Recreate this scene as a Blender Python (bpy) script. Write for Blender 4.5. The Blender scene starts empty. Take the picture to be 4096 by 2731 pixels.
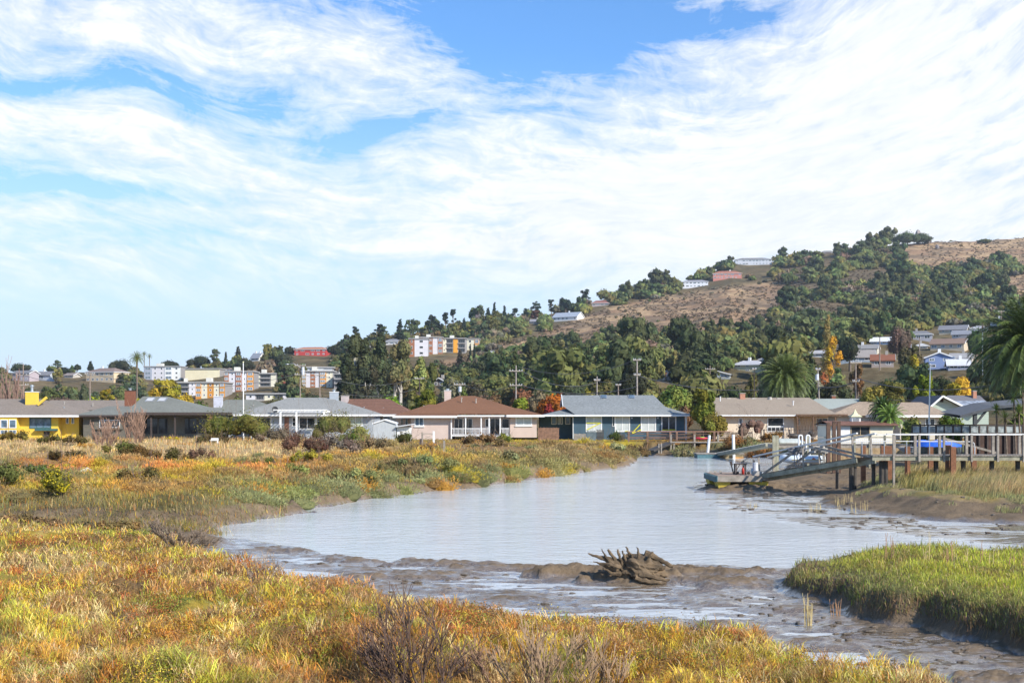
import bpy, math, random
import numpy as np
from mathutils import Vector, noise as mnoise
random.seed(7); np.random.seed(7)
R = math.radians
# ------------------------------------------------------------------ camera, sky, sun
CZ, F, HY, CX = 4.5, 5000.0, 1655.0, 2048.0
sc = bpy.context.scene
col = sc.collection
cam = bpy.data.cameras.new('camera'); co = bpy.data.objects.new('camera', cam); col.objects.link(co)
cam.sensor_width = 36; cam.lens = 36*F/4096; cam.shift_y = (HY-1365.5)/4096
cam.clip_start = .1; cam.clip_end = 9000
co.location = (0, 0, CZ); co.rotation_euler = (R(90), 0, 0)
sc.camera = co
sc.view_settings.view_transform = 'Standard'; sc.view_settings.look = 'None'
sc.view_settings.exposure = 0.40; sc.view_settings.gamma = 1
SUN_AZ, SUN_EL = R(133), R(33)          # azimuth from +y towards +x
sd = Vector((math.sin(SUN_AZ)*math.cos(SUN_EL), math.cos(SUN_AZ)*math.cos(SUN_EL), math.sin(SUN_EL)))
sl = bpy.data.lights.new('sun', 'SUN'); sl.energy = 5.0; sl.angle = R(.5); sl.color = (1, .93, .82)
so = bpy.data.objects.new('sun', sl); col.objects.link(so); so.rotation_euler = sd.to_track_quat('Z', 'Y').to_euler()

class NT:
    def __init__(s, tree): s.t = tree; s.n = tree.nodes; s.l = tree.links
    def node(s, typ, **k):
        n = s.n.new(typ)
        for a, b in k.items(): setattr(n, a, b)
        return n
    def put(s, sock, v):
        if isinstance(v, bpy.types.NodeSocket): s.l.new(v, sock)
        elif v is not None: sock.default_value = v
    def math(s, op, a, b=None, c=None, clamp=False):
        n = s.node('ShaderNodeMath', operation=op, use_clamp=clamp)
        s.put(n.inputs[0], a)
        if b is not None: s.put(n.inputs[1], b)
        if c is not None: s.put(n.inputs[2], c)
        return n.outputs[0]
    def noise(s, vec, scale, detail=4, rough=.5, dist=0):
        n = s.node('ShaderNodeTexNoise'); s.put(n.inputs['Vector'], vec)
        n.inputs['Scale'].default_value = scale; n.inputs['Detail'].default_value = detail
        n.inputs['Roughness'].default_value = rough; n.inputs['Distortion'].default_value = dist
        return n.outputs['Fac']
    def mix(s, f, a, b, blend='MIX'):
        n = s.node('ShaderNodeMix', data_type='RGBA', blend_type=blend)
        s.put(n.inputs[0], f); s.put(n.inputs[6], a); s.put(n.inputs[7], b)
        return n.outputs[2]
    def ramp(s, f, a, b, smooth=True):
        n = s.node('ShaderNodeMapRange', interpolation_type='SMOOTHSTEP' if smooth else 'LINEAR')
        s.put(n.inputs[0], f); n.inputs[1].default_value = a; n.inputs[2].default_value = b
        return n.outputs[0]

def build_world():
    w = bpy.data.worlds.new('World'); sc.world = w; w.use_nodes = True
    t = NT(w.node_tree); t.n.clear()
    sky = t.node('ShaderNodeTexSky', sky_type='NISHITA'); sky.sun_disc = False
    sky.sun_elevation = SUN_EL; sky.sun_rotation = SUN_AZ
    sky.air_density = 1.0; sky.dust_density = .6; sky.ozone_density = 2.2
    tc = t.node('ShaderNodeTexCoord')
    sep = t.node('ShaderNodeSeparateXYZ'); t.put(sep.inputs[0], tc.outputs['Generated'])
    x, y, z = sep.outputs
    az = t.math('ARCTAN2', x, y)
    ln = t.math('SQRT', t.math('ADD', t.math('MULTIPLY', x, x), t.math('MULTIPLY', y, y)))
    el = t.math('DIVIDE', z, t.math('MAXIMUM', ln, .001))
    def comb(a, b, c=0.0):
        n = t.node('ShaderNodeCombineXYZ'); t.put(n.inputs[0], a); t.put(n.inputs[1], b); t.put(n.inputs[2], c)
        return n.outputs[0]
    # wind-combed cirrus: a domain rotated and stretched, then bent by a broad noise
    base = comb(az, el)
    wob = t.noise(base, 3.0, 2, .5)
    wob2 = t.noise(comb(az, el, 5.0), 3.0, 2, .5)
    azw = t.math('ADD', az, t.math('MULTIPLY', t.math('SUBTRACT', wob, .5), .22))
    elw = t.math('ADD', el, t.math('MULTIPLY', t.math('SUBTRACT', wob2, .5), .16))
    # streak direction turns from falling (left) to rising (right)
    tilt = t.math('MULTIPLY', t.math('SUBTRACT', az, -.06), t.math('SUBTRACT', az, -.06))
    side = t.math('MULTIPLY', t.math('SUBTRACT', az, -.04), t.math('SUBTRACT', .0, t.math('MULTIPLY', az, .55)))
    es = t.math('ADD', elw, side)
    n1 = t.noise(comb(t.math('MULTIPLY', azw, 5.5), t.math('MULTIPLY', es, 15)), 1.0, 9, .62, .25)
    n2 = t.noise(comb(t.math('MULTIPLY', azw, 13), t.math('MULTIPLY', es, 62), 3.3), 1.0, 8, .66, .5)
    n3 = t.noise(comb(t.math('MULTIPLY', az, 30), t.math('MULTIPLY', es, 55), 9.1), 1.0, 8, .7, .6)
    cov = t.math('ADD', t.math('MULTIPLY', t.math('SUBTRACT', n1, .5), 1.35), t.math('MULTIPLY', t.math('SUBTRACT', n2, .5), 1.75))
    cov = t.math('ADD', cov, t.math('MULTIPLY', t.math('SUBTRACT', n3, .5), 1.7))
    cov = t.math('ADD', cov, .46); cov = t.math('SUBTRACT', cov, t.math('MULTIPLY', t.ramp(t.math('ABSOLUTE', az), .75, 1.3), 1.1)); cov = t.math('SUBTRACT', cov, t.math('MULTIPLY', t.ramp(el, .6, 1.2), .9))  # cloud cleared from the unseen sky behind and overhead to darken ambient light
    # (pixel-of-sky) gaps and banks given as directions: centre, half sizes, turn, weight
    G = [(2350, 80, 620, 130, -4, -1.15), (2080, 380, 460, 170, 16, -.42), (2560, 210, 520, 90, 10, -.38), (2900, 30, 500, 60, -4, -.5), (1990, 330, 330, 150, 12, -.55), (2300, 270, 420, 80, 8, -.45), (1560, 590, 260, 60, -8, -.62),
         (1080, 420, 150, 170, 10, -.55), (430, 300, 430, 36, 12, -.8), (720, 345, 200, 55, 22, -.5), (120, 250, 200, 40, 8, -.45),
         (150, 690, 480, 42, 4, -.8), (620, 770, 380, 38, 6, -.55), (1450, 800, 340, 36, 14, -.35), (560, 985, 900, 60, 3, -.28), (1750, 960, 430, 30, 2, -.35),
         (1350, 640, 120, 70, 0, -.35), (60, 600, 200, 30, 0, -.3),
         (3300, 500, 1100, 360, -10, .75), (3500, 120, 600, 130, -12, .4), (800, 130, 750, 90, 4, .45), (300, 480, 420, 90, 6, .4), (1000, 760, 460, 90, 10, .35), (2600, 820, 800, 130, 0, .35),
         (1300, 250, 300, 120, 0, .25), (2900, 1000, 1200, 120, 0, .25), (3600, 900, 900, 160, 0, .3)]
    for (px, py, sx, sy, rot, wt) in G:
        a0 = math.atan((px-CX)/F); e0 = (HY-py)/F*math.cos(a0)
        da = t.math('SUBTRACT', azw if wt < 0 else az, a0); de = t.math('SUBTRACT', elw if wt < 0 else el, e0)
        c, s_ = math.cos(R(rot)), math.sin(R(rot))
        u = t.math('MULTIPLY', t.math('SUBTRACT', t.math('MULTIPLY', da, c), t.math('MULTIPLY', de, s_)), F/sx)
        v = t.math('MULTIPLY', t.math('ADD', t.math('MULTIPLY', da, s_), t.math('MULTIPLY', de, c)), F/sy)
        r2 = t.math('ADD', t.math('MULTIPLY', u, u), t.math('MULTIPLY', v, v))
        g = t.math('EXPONENT', t.math('MULTIPLY', r2, -.6))
        cov = t.math('MULTIPLY_ADD', g, wt*(.85 if wt < 0 else 1), cov)
    # clouds thin out towards the horizon
    low = t.ramp(el, .06, .135)
    thin = t.ramp(el, .03, .2)
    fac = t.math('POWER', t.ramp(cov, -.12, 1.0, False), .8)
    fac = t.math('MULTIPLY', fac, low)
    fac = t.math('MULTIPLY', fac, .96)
    shade = t.ramp(t.math('ADD', n2, t.math('MULTIPLY', n3, .6)), .5, 1.1)
    ccol = t.mix(shade, (7.3, 7.75, 8.3, 1), (9.3, 9.35, 9.35, 1))
    ssat = t.mix(1.0, sky.outputs[0], (.82, 1.28, 1.74, 1), 'MULTIPLY')
    pale = t.mix(t.ramp(el, -.02, .30), (5.9, 7.15, 8.7, 1), ssat)
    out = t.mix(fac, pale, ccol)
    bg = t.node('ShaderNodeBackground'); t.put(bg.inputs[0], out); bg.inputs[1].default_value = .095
    o = t.node('ShaderNodeOutputWorld'); t.l.new(bg.outputs[0], o.inputs[0])
build_world()

# ------------------------------------------------------------------ maths
def X(px, D): return (px-CX)/F*D
def Z(py, D): return CZ+(HY-py)/F*D
def W(px, py, z=0.0):
    D = (CZ-z)*F/(py-HY); return (X(px, D), D)
def hsh(ix, iy, s):
    n = (ix*374761393 + iy*668265263 + s*144269504) & 0xffffffff
    n = ((n ^ (n >> 13))*1274126177) & 0xffffffff
    return ((n ^ (n >> 16)) & 0xffff)/65535.0
def vn(x, y, s=0):
    x = np.asarray(x, float); y = np.asarray(y, float)
    ix = np.floor(x).astype(np.int64); iy = np.floor(y).astype(np.int64)
    fx = x-ix; fy = y-iy; fx = fx*fx*(3-2*fx); fy = fy*fy*(3-2*fy)
    a = hsh(ix, iy, s); b = hsh(ix+1, iy, s); c = hsh(ix, iy+1, s); d = hsh(ix+1, iy+1, s)
    return (a*(1-fx)+b*fx)*(1-fy)+(c*(1-fx)+d*fx)*fy
def fbm(x, y, s=0, o=4, g=.5):
    r = 0; a = 1; t = 0
    for k in range(o):
        r = r+a*vn(x*(2**k)+k*17.3, y*(2**k)-k*9.1, s+k); t += a; a *= g
    return r/t
def sst(a, b, x):
    t = np.clip((x-a)/(b-a), 0, 1); return t*t*(3-2*t)
def sdpoly(x, y, P):
    x = np.asarray(x, float); y = np.asarray(y, float)
    d = np.full(x.shape, 1e9); ins = np.zeros(x.shape, bool)
    n = len(P)
    for i in range(n):
        ax, ay = P[i]; bx, by = P[(i+1) % n]
        ex, ey = bx-ax, by-ay
        t = np.clip(((x-ax)*ex+(y-ay)*ey)/(ex*ex+ey*ey+1e-12), 0, 1)
        d = np.minimum(d, (x-ax-t*ex)**2+(y-ay-t*ey)**2)
        c = ((ay > y) != (by > y)) & (x < ex*(y-ay)/(ey if abs(ey) > 1e-9 else 1e-9)+ax)
        ins ^= c
    return np.where(ins, 1, -1)*np.sqrt(d)

# ------------------------------------------------------------------ terrain
def WP(L, z=0.0): return [W(a, b, z) for a, b in L]
P_NEAR = WP([(-2500, 2050), (0, 2058), (435, 2070), (700, 2105), (836, 2150), (960, 2185), (1115, 2235), (1300, 2262), (1480, 2290), (1567, 2345), (1741, 2350),
             (2000, 2385), (2264, 2425), (2612, 2445), (2786, 2460), (3040, 2470), (3160, 2520), (3300, 2580), (3560, 2610), (3800, 2665), (3950, 2800), (4150, 3200), (4300, 7000), (-9000, 7000)], 1.35)
P_LAND = WP([(-4000, 2085), (0, 2095), (300, 2108), (600, 2116), (836, 2112), (1097, 2072), (1200, 2040), (1289, 2029), (1480, 1994), (1741, 1964), (1900, 1950), (2090, 1924), (2316, 1889), (2400, 1882),
             (2508, 1864), (2545, 1846), (2515, 1828), (2530, 1821), (2700, 1823), (3000, 1829), (3150, 1835), (3300, 1860), (3500, 1882), (9000, 1882), (9000, 1702), (-4000, 1702)])
P_GREEN = WP([(3085, 2350), (3200, 2392), (3330, 2410), (3380, 2440), (3400, 2480), (3540, 2512), (3657, 2522), (3831, 2560), (4096, 2640), (5200, 2760), (6200, 2400), (5200, 2295), (4096, 2290), (3700, 2290), (3400, 2300), (3180, 2320)], .05)
P_FLAT = WP([(700, 2130), (975, 2152), (1115, 2177), (1376, 2229), (1567, 2258), (1620, 2241), (1741, 2236), (1880, 2248), (2177, 2266), (2334, 2266), (2612, 2257), (2873, 2252), (3065, 2278), (3300, 2265), (7200, 2262), (9000, 8000), (-3000, 8000), (-2000, 2130)])
P_WET = WP([(2770, 2003), (3048, 2088), (3309, 2118), (4096, 2195), (7000, 2200), (7000, 1880), (3000, 1880), (2810, 1965)])
P_DITCH = WP([(-4000, 2020), (0, 2060), (600, 2090), (780, 2108), (850, 2135), (930, 2165), (800, 2400), (-4000, 2400)])
P_RB = WP([(2800, 1962), (3080, 1978), (3300, 2005), (3450, 2035), (3700, 2052), (4096, 2068), (7000, 2075), (7000, 1850), (3180, 1850), (3100, 1905), (2820, 1930)])
P_GT = WP([(3500, 1975), (3640, 1992), (3800, 2012), (4096, 2020), (6500, 2035), (6500, 1880), (3560, 1895), (3480, 1940)], .6)
PX_R = [-3000, 0, 200, 500, 700, 900, 1100, 1300, 1400, 1500, 1700, 1900, 2177, 2438, 2612, 2760, 2925, 3135, 3309, 3483, 3588, 3744, 3918, 4096, 4600, 7500]
PY_R = [1500, 1490, 1488, 1490, 1484, 1458, 1418, 1408, 1380, 1355, 1325, 1300, 1262, 1190, 1152, 1120, 1058, 1045, 1014, 988, 977, 967, 963, 950, 940, 1200]
def hill_z(x, y):
    px = CX+F*x/y
    D0 = np.interp(px, [-1000, 1000, 1700, 2400, 3200, 5000], [470, 460, 400, 300, 240, 220])
    Dr = np.interp(px, [0, 1000, 1700, 2400, 3000, 4096], [850, 850, 950, 1150, 1350, 1450])
    pr = np.interp(px, PX_R, PY_R)
    t = (y-D0)/(Dr-D0); s = np.clip(t, 0, 1)**(1/1.2)
    z = CZ+(HY-(1650-(1650-pr)*s))/F*np.minimum(y, Dr)
    nz = (fbm(x/95, y/130, 31, 3)-.5)*26+(fbm(x/30, y/40, 37, 3)-.5)*5
    amp = np.clip(s*4, 0, 1)*np.clip((1-s)*2.5+.06, 0, 1)*np.clip((1650-pr)/500, .25, 1)
    z = z+nz*amp
    z = z-np.clip(y-Dr, 0, None)*.16
    return z, s, t
NPX, NPY = W(1960, 2262)
def height(x, y):
    x = np.asarray(x, float); y = np.asarray(y, float)
    n1 = fbm(x/2.6, y/2.6, 1, 3); n2 = fbm(x/.7, y/.7, 5, 3); n3 = fbm(x/9, y/9, 11, 2)
    nf = fbm(x/.9, y/.55, 15, 4, .6); nf2 = fbm(x/1.5, y/.5, 16, 4, .55); n5 = fbm(x/.28, y/.16, 19, 3, .6)
    wv = (fbm(x/1.3, y/1.3, 21, 3)-.5)*1.1
    bed = -.4+0*x
    a = sdpoly(x, y, P_NEAR)+wv; near = bed+(1.4+.1)*sst(-.7, .35, a)*1.0; near = near+sst(0, 2.5, a)*((n1-.5)*.8+(n2-.5)*.5)-.05
    b = sdpoly(x, y, P_LAND)+wv*1.3
    bw = np.where(x/y < -.2, 1.2, .8)
    land = bed+(1.12+(n1-.5)*.9)*sst(-.7, 1.1+(n1-.5)*1.2, b)+sst(1, 5, b)*((n3-.5)*.6+(n1-.5)*.35+(n2-.5)*.3+.42)+sst(10, 40, b)*.14
    flatten = sst(120, 141, y); land = np.where(b > 3, land*(1-flatten)+1.42*flatten, land)
    land = np.where((x/y > .25) & (y > 98) & (b > 0), .25+.9*sst(3, 14, b)+(n2-.5)*.1+sst(125, 150, y)*.3, land)
    c = sdpoly(x, y, P_GREEN)+wv*.55; tp_ = .5+.5*sst(3060, 3620, CX+F*x/np.maximum(y, 1)); gr = bed+.4+(.76)*tp_*sst(-.05, .55, c)+sst(.2, 2.2, c)*((n1-.5)*.45+.12)+(n2-.5)*.22*sst(0, .5, c)
    d = sdpoly(x, y, P_FLAT)+wv*.5
    flat = bed+(.405)*sst(-.8, .25, d)+sst(-.3, 1, d)*((nf2-.5)*.27+(n1-.5)*.15+(n5-.5)*.06+.026)
    e = sdpoly(x, y, P_WET)+wv*2
    n4 = fbm(x/2.6, y/1.1, 41, 4, .6)
    wet = bed+.4*sst(-3.5, 1.5, e)+sst(-2, 2, e)*((n4-.5)*.20+(nf2-.5)*.06+.008)
    f = sdpoly(x, y, P_RB)+wv*1.2
    rb = bed+.42*sst(-2, -.2, f)+sst(-.5, 1.4, f)*.24+sst(1, 9, f)*.16+(n4-.5)*.34*sst(-1, 1, f)+(n2-.5)*.14*sst(-1, 1, f)
    dt = sdpoly(x, y, P_DITCH)+wv; ditch = bed+.58*sst(-1.2, .8, dt)+(nf-.5)*.2*sst(-.5, .5, dt)
    g = sdpoly(x, y, P_GT)+wv; gt = bed+.7*sst(-4, -1.4, g)+.58*sst(-1.4, .8, g)+(n1-.5)*.25*sst(-2, 0, g)
    z = np.maximum.reduce([bed, near, land, np.where(c > -.6, gr, -1), flat, wet, rb, gt, ditch])
    # mud spit and the stump's mound
    def mound(px, py, rx, ry, h):
        mx, my = W(px, py); r = ((x-mx)/rx)**2+((y-my)/ry)**2
        e_ = 1-np.sqrt(r)*.8+(nf-.5)*.9+(n5-.5)*.3
        return .85*h*sst(.0, .3, e_)*(.55+.45*sst(.2, 1, e_)+.35*(n5-.5)+.5*(nf-.5))*(r < 5)
    def mounds(L): return np.maximum.reduce([mound(*m) for m in L])
    z = z+np.where(y < 60, mounds([(1480, 2240, 1.5, .9, .2), (1800, 2258, 2.2, .4, .16), (2140, 2278, 1.9, .35, .13), (2260, 2305, 1.1, .5, .34), (2500, 2322, 1.3, .7, .34), (2830, 2296, 1.4, .55, .26), (2980, 2345, 1.5, .45, .2), (2850, 2332, 1.0, .4, .16), (3980, 2735, .6, .45, .2), (1620, 2310, 1.6, .5, .12), (1250, 2200, 1.6, .8, .14)]), 0)
    z = z+np.where((y < 62) & (y > 40), mound(1225, 2052, 1.3, 1.1, .45), 0)
    z = z+np.where((y > 60) & (y < 90), mounds([(2960, 1965, 2.4, 1.6, .3), (3200, 1955, 2.5, 2, .24), (3600, 1930, 3, 2, .24)]), 0)
    hz, s, t = hill_z(x, np.maximum(y, 30))
    D0 = np.interp(CX+F*x/np.maximum(y, 30), [-1000, 1000, 1700, 2400, 3200, 5000], [470, 460, 400, 300, 240, 220])
    zf = 1.42+(4.9-1.42)*np.clip((y-155)/(D0-155), 0, 1)**1.3
    return np.where(t > 0, np.maximum(hz, 0) if False else hz, np.where(y > 150, zf, z))
def hz1(x, y):
    if y > 160: return float(far_z(np.array([x]), np.array([float(y)]))[0])
    return float(height(np.array([x]), np.array([y]))[0])
_Ds = np.geomspace(175, 1500, 700)
def far_z(x, y):
    hz, s, t = hill_z(x, y); D0 = np.interp(CX+F*x/y, [-1000, 1000, 1700, 2400, 3200, 5000], [470, 460, 400, 300, 240, 220])
    return np.where(t > 0, hz, 1.42+(4.9-1.42)*np.clip((y-155)/(D0-155), 0, 1)**1.3)
_oh = {}
def on_hill(px, py):
    """where the line of sight through a direction first meets the terrain behind the houses"""
    k0 = round(px/4)
    if k0 not in _oh: _oh[k0] = far_z(X(k0*4, _Ds), _Ds)
    x = X(px, _Ds); z = _oh[k0]
    pp = HY-(z-CZ)/_Ds*F
    k = np.where(pp <= py)[0]
    i = k[0] if len(k) else int(np.argmin(pp))
    return float(x[i]), float(_Ds[i]), float(z[i])

# ------------------------------------------------------------------ materials
MAT = {}
def newmat(name):
    m = bpy.data.materials.new(name); m.use_nodes = True; MAT[name] = m
    t = NT(m.node_tree); t.n.clear()
    o = t.node('ShaderNodeOutputMaterial'); b = t.node('ShaderNodeBsdfPrincipled')
    t.l.new(b.outputs[0], o.inputs[0])
    return m, t, b, o
def M(name, c=None, rough=.7, var=.12, scale=2.0, bump=0, bscale=20, metal=0, stretch=(1, 1, 1), siding=0, spec=.5, dirt=0):
    if name in MAT: return MAT[name]
    m, t, b, o = newmat(name)
    tc = t.node('ShaderNodeTexCoord'); mp = t.node('ShaderNodeMapping'); t.put(mp.inputs[0], tc.outputs['Object']); mp.inputs['Scale'].default_value = stretch
    n = t.noise(mp.outputs[0], scale, 6, .65)
    lo = tuple(v*(1-var) for v in c)+(1,); hi = tuple(min(1, v*(1+var)) for v in c)+(1,)
    cc = t.mix(t.ramp(n, .3, .7), lo, hi)
    if dirt:
        n2 = t.noise(mp.outputs[0], scale*3.1, 5, .7)
        cc = t.mix(t.math('MULTIPLY', t.ramp(n2, .5, .75), dirt), cc, (.12, .1, .07, 1))
    t.put(b.inputs['Base Color'], cc); b.inputs['Roughness'].default_value = rough; b.inputs['Metallic'].default_value = metal
    b.inputs['Specular IOR Level'].default_value = spec
    if bump or siding:
        h = t.noise(tc.outputs['Object'], bscale, 4, .6)
        bn = t.node('ShaderNodeBump'); bn.inputs['Strength'].default_value = max(bump, .01); bn.inputs['Distance'].default_value = .03
        if siding:
            sp = t.node('ShaderNodeSeparateXYZ'); t.put(sp.inputs[0], tc.outputs['Object'])
            fr = t.math('FRACT', t.math('MULTIPLY', sp.outputs[2], 1/siding))
            h = t.math('ADD', t.math('MULTIPLY', h, .2), fr); bn.inputs['Strength'].default_value = .8
            line = t.ramp(fr, .0, .12, False)
            t.put(b.inputs['Base Color'], t.mix(line, tuple(v*.55 for v in c)+(1,), cc))
        t.put(bn.inputs['Height'], h); t.l.new(bn.outputs[0], b.inputs['Normal'])
    return m
def roof_mat(name, c, var=.25, row=.0):
    if name in MAT: return MAT[name]
    m, t, b, o = newmat(name)
    tc = t.node('ShaderNodeTexCoord'); ob = tc.outputs['Object']
    mp = t.node('ShaderNodeMapping'); t.put(mp.inputs[0], ob); mp.inputs['Scale'].default_value = (1.6, 1.6, 7)
    n = t.noise(mp.outputs[0], 2.2, 5, .8); n2 = t.noise(ob, .35, 3, .5)
    cc = t.mix(t.ramp(n, .3, .7), tuple(v*(1-var) for v in c)+(1,), tuple(v*(1+var) for v in c)+(1,))
    cc = t.mix(t.math('MULTIPLY', t.ramp(n2, .4, .7), .35), cc, tuple(v*.7 for v in c)+(1,))
    sp = t.node('ShaderNodeSeparateXYZ'); t.put(sp.inputs[0], ob)
    k = 1/row if row else 1/.11
    fr = t.math('FRACT', t.math('MULTIPLY', sp.outputs[2], k))
    cc = t.mix(t.ramp(fr, .0, .35, False), tuple(v*(.35 if row else .75) for v in c)+(1,), cc)
    t.put(b.inputs['Base Color'], cc); b.inputs['Roughness'].default_value = .9; b.inputs['Specular IOR Level'].default_value = .2
    bn = t.node('ShaderNodeBump'); bn.inputs['Strength'].default_value = .6; bn.inputs['Distance'].default_value = .04
    t.put(bn.inputs['Height'], t.math('ADD', fr, n)); t.l.new(bn.outputs[0], b.inputs['Normal'])
    return m
def glass_mat(name, c, rough=.06):
    if name in MAT: return MAT[name]
    m, t, b, o = newmat(name)
    tc = t.node('ShaderNodeTexCoord')
    n = t.noise(tc.outputs['Object'], 1.7, 3, .6)
    t.put(b.inputs['Base Color'], t.mix(t.ramp(n, .35, .65), tuple(v*.55 for v in c)+(1,), tuple(v*1.3 for v in c)+(1,)))
    b.inputs['Roughness'].default_value = rough; b.inputs['IOR'].default_value = 1.45
    return m
def col_mat(name, rough=.85, transl=.3, rnd=.25, spec=.15):
    """foliage / soil: colour from the mesh's own colour attribute, a little light through the leaf"""
    m, t, b, o = newmat(name)
    at = t.node('ShaderNodeAttribute', attribute_name='Col')
    oi = t.node('ShaderNodeObjectInfo')
    f = t.math('MULTIPLY_ADD', oi.outputs['Random'], rnd*2, 1-rnd)
    hs = t.node('ShaderNodeHueSaturation'); t.put(hs.inputs['Color'], at.outputs['Color']); t.put(hs.inputs['Value'], f)
    t.put(hs.inputs['Hue'], t.math('MULTIPLY_ADD', t.math('FRACT', t.math('MULTIPLY', oi.outputs['Random'], 7.31)), rnd*.14, .5-rnd*.07))
    t.put(b.inputs['Base Color'], hs.outputs[0]); b.inputs['Roughness'].default_value = rough; b.inputs['Specular IOR Level'].default_value = spec
    if transl:
        tr = t.node('ShaderNodeBsdfTranslucent'); t.put(tr.inputs[0], hs.outputs[0])
        mx = t.node('ShaderNodeMixShader'); mx.inputs[0].default_value = transl
        t.l.new(b.outputs[0], mx.inputs[1]); t.l.new(tr.outputs[0], mx.inputs[2]); t.l.new(mx.outputs[0], o.inputs[0])
    return m
M_LEAF = col_mat('foliage', transl=.22, rnd=.22)
M_BLADE = col_mat('blade', transl=.35, rnd=0)
M_BARK = M('bark', (.16, .12, .09), .9, .35, 6, .6, 14)
M_PALEBARK = M('pale_bark', (.42, .38, .33), .85, .3, 3)
M_TWIG = M('twig', (.15, .105, .08), .9, .3, 5)
M_PTWIG = M('pale_twig', (.30, .23, .17), .9, .25, 5)

# ------------------------------------------------------------------ object helpers
ORG = {}
def link(o): col.objects.link(o); return o
def thing(name, label, cat, loc=(0, 0, 0), rz=None, group=None):
    local = rz is not None; rz = rz or 0
    o = link(bpy.data.objects.new(name, None)); o.empty_display_size = .3
    o.location = loc; o.rotation_euler = (0, 0, rz); o['label'] = label; o['category'] = cat
    if group: o['group'] = group
    ORG[o.name] = (0, 0, 0) if local else tuple(loc)
    return o
def tag(o, label, cat, group=None, kind=None):
    o['label'] = label; o['category'] = cat
    if group: o['group'] = group
    if kind: o['kind'] = kind
    return o
def npmesh(name, V, Q=None, T=None, colr=None, mat=None, smooth=False):
    """mesh from numpy arrays: V (n,3), Q (m,4) quads, T (k,3) tris, colr per-vertex rgb"""
    me = bpy.data.meshes.new(name)
    Q = np.zeros((0, 4), np.int32) if Q is None else np.asarray(Q, np.int32)
    T = np.zeros((0, 3), np.int32) if T is None else np.asarray(T, np.int32)
    me.vertices.add(len(V)); me.vertices.foreach_set('co', np.ascontiguousarray(V, np.float32).ravel())
    nl = Q.size+T.size; me.loops.add(nl)
    me.loops.foreach_set('vertex_index', np.concatenate([Q.ravel(), T.ravel()]).astype(np.int32))
    npoly = len(Q)+len(T); me.polygons.add(npoly)
    st = np.concatenate([np.arange(len(Q))*4, Q.size+np.arange(len(T))*3]).astype(np.int32)
    me.polygons.foreach_set('loop_start', st)
    me.polygons.foreach_set('loop_total', np.concatenate([np.full(len(Q), 4), np.full(len(T), 3)]).astype(np.int32))
    me.polygons.foreach_set('use_smooth', np.full(npoly, smooth))
    me.update(calc_edges=True)
    if colr is not None:
        a = me.color_attributes.new('Col', 'FLOAT_COLOR', 'POINT')
        c = np.ones((len(V), 4), np.float32); c[:, :3] = colr; a.data.foreach_set('color', c.ravel())
    if mat: me.materials.append(mat)
    return me
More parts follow.
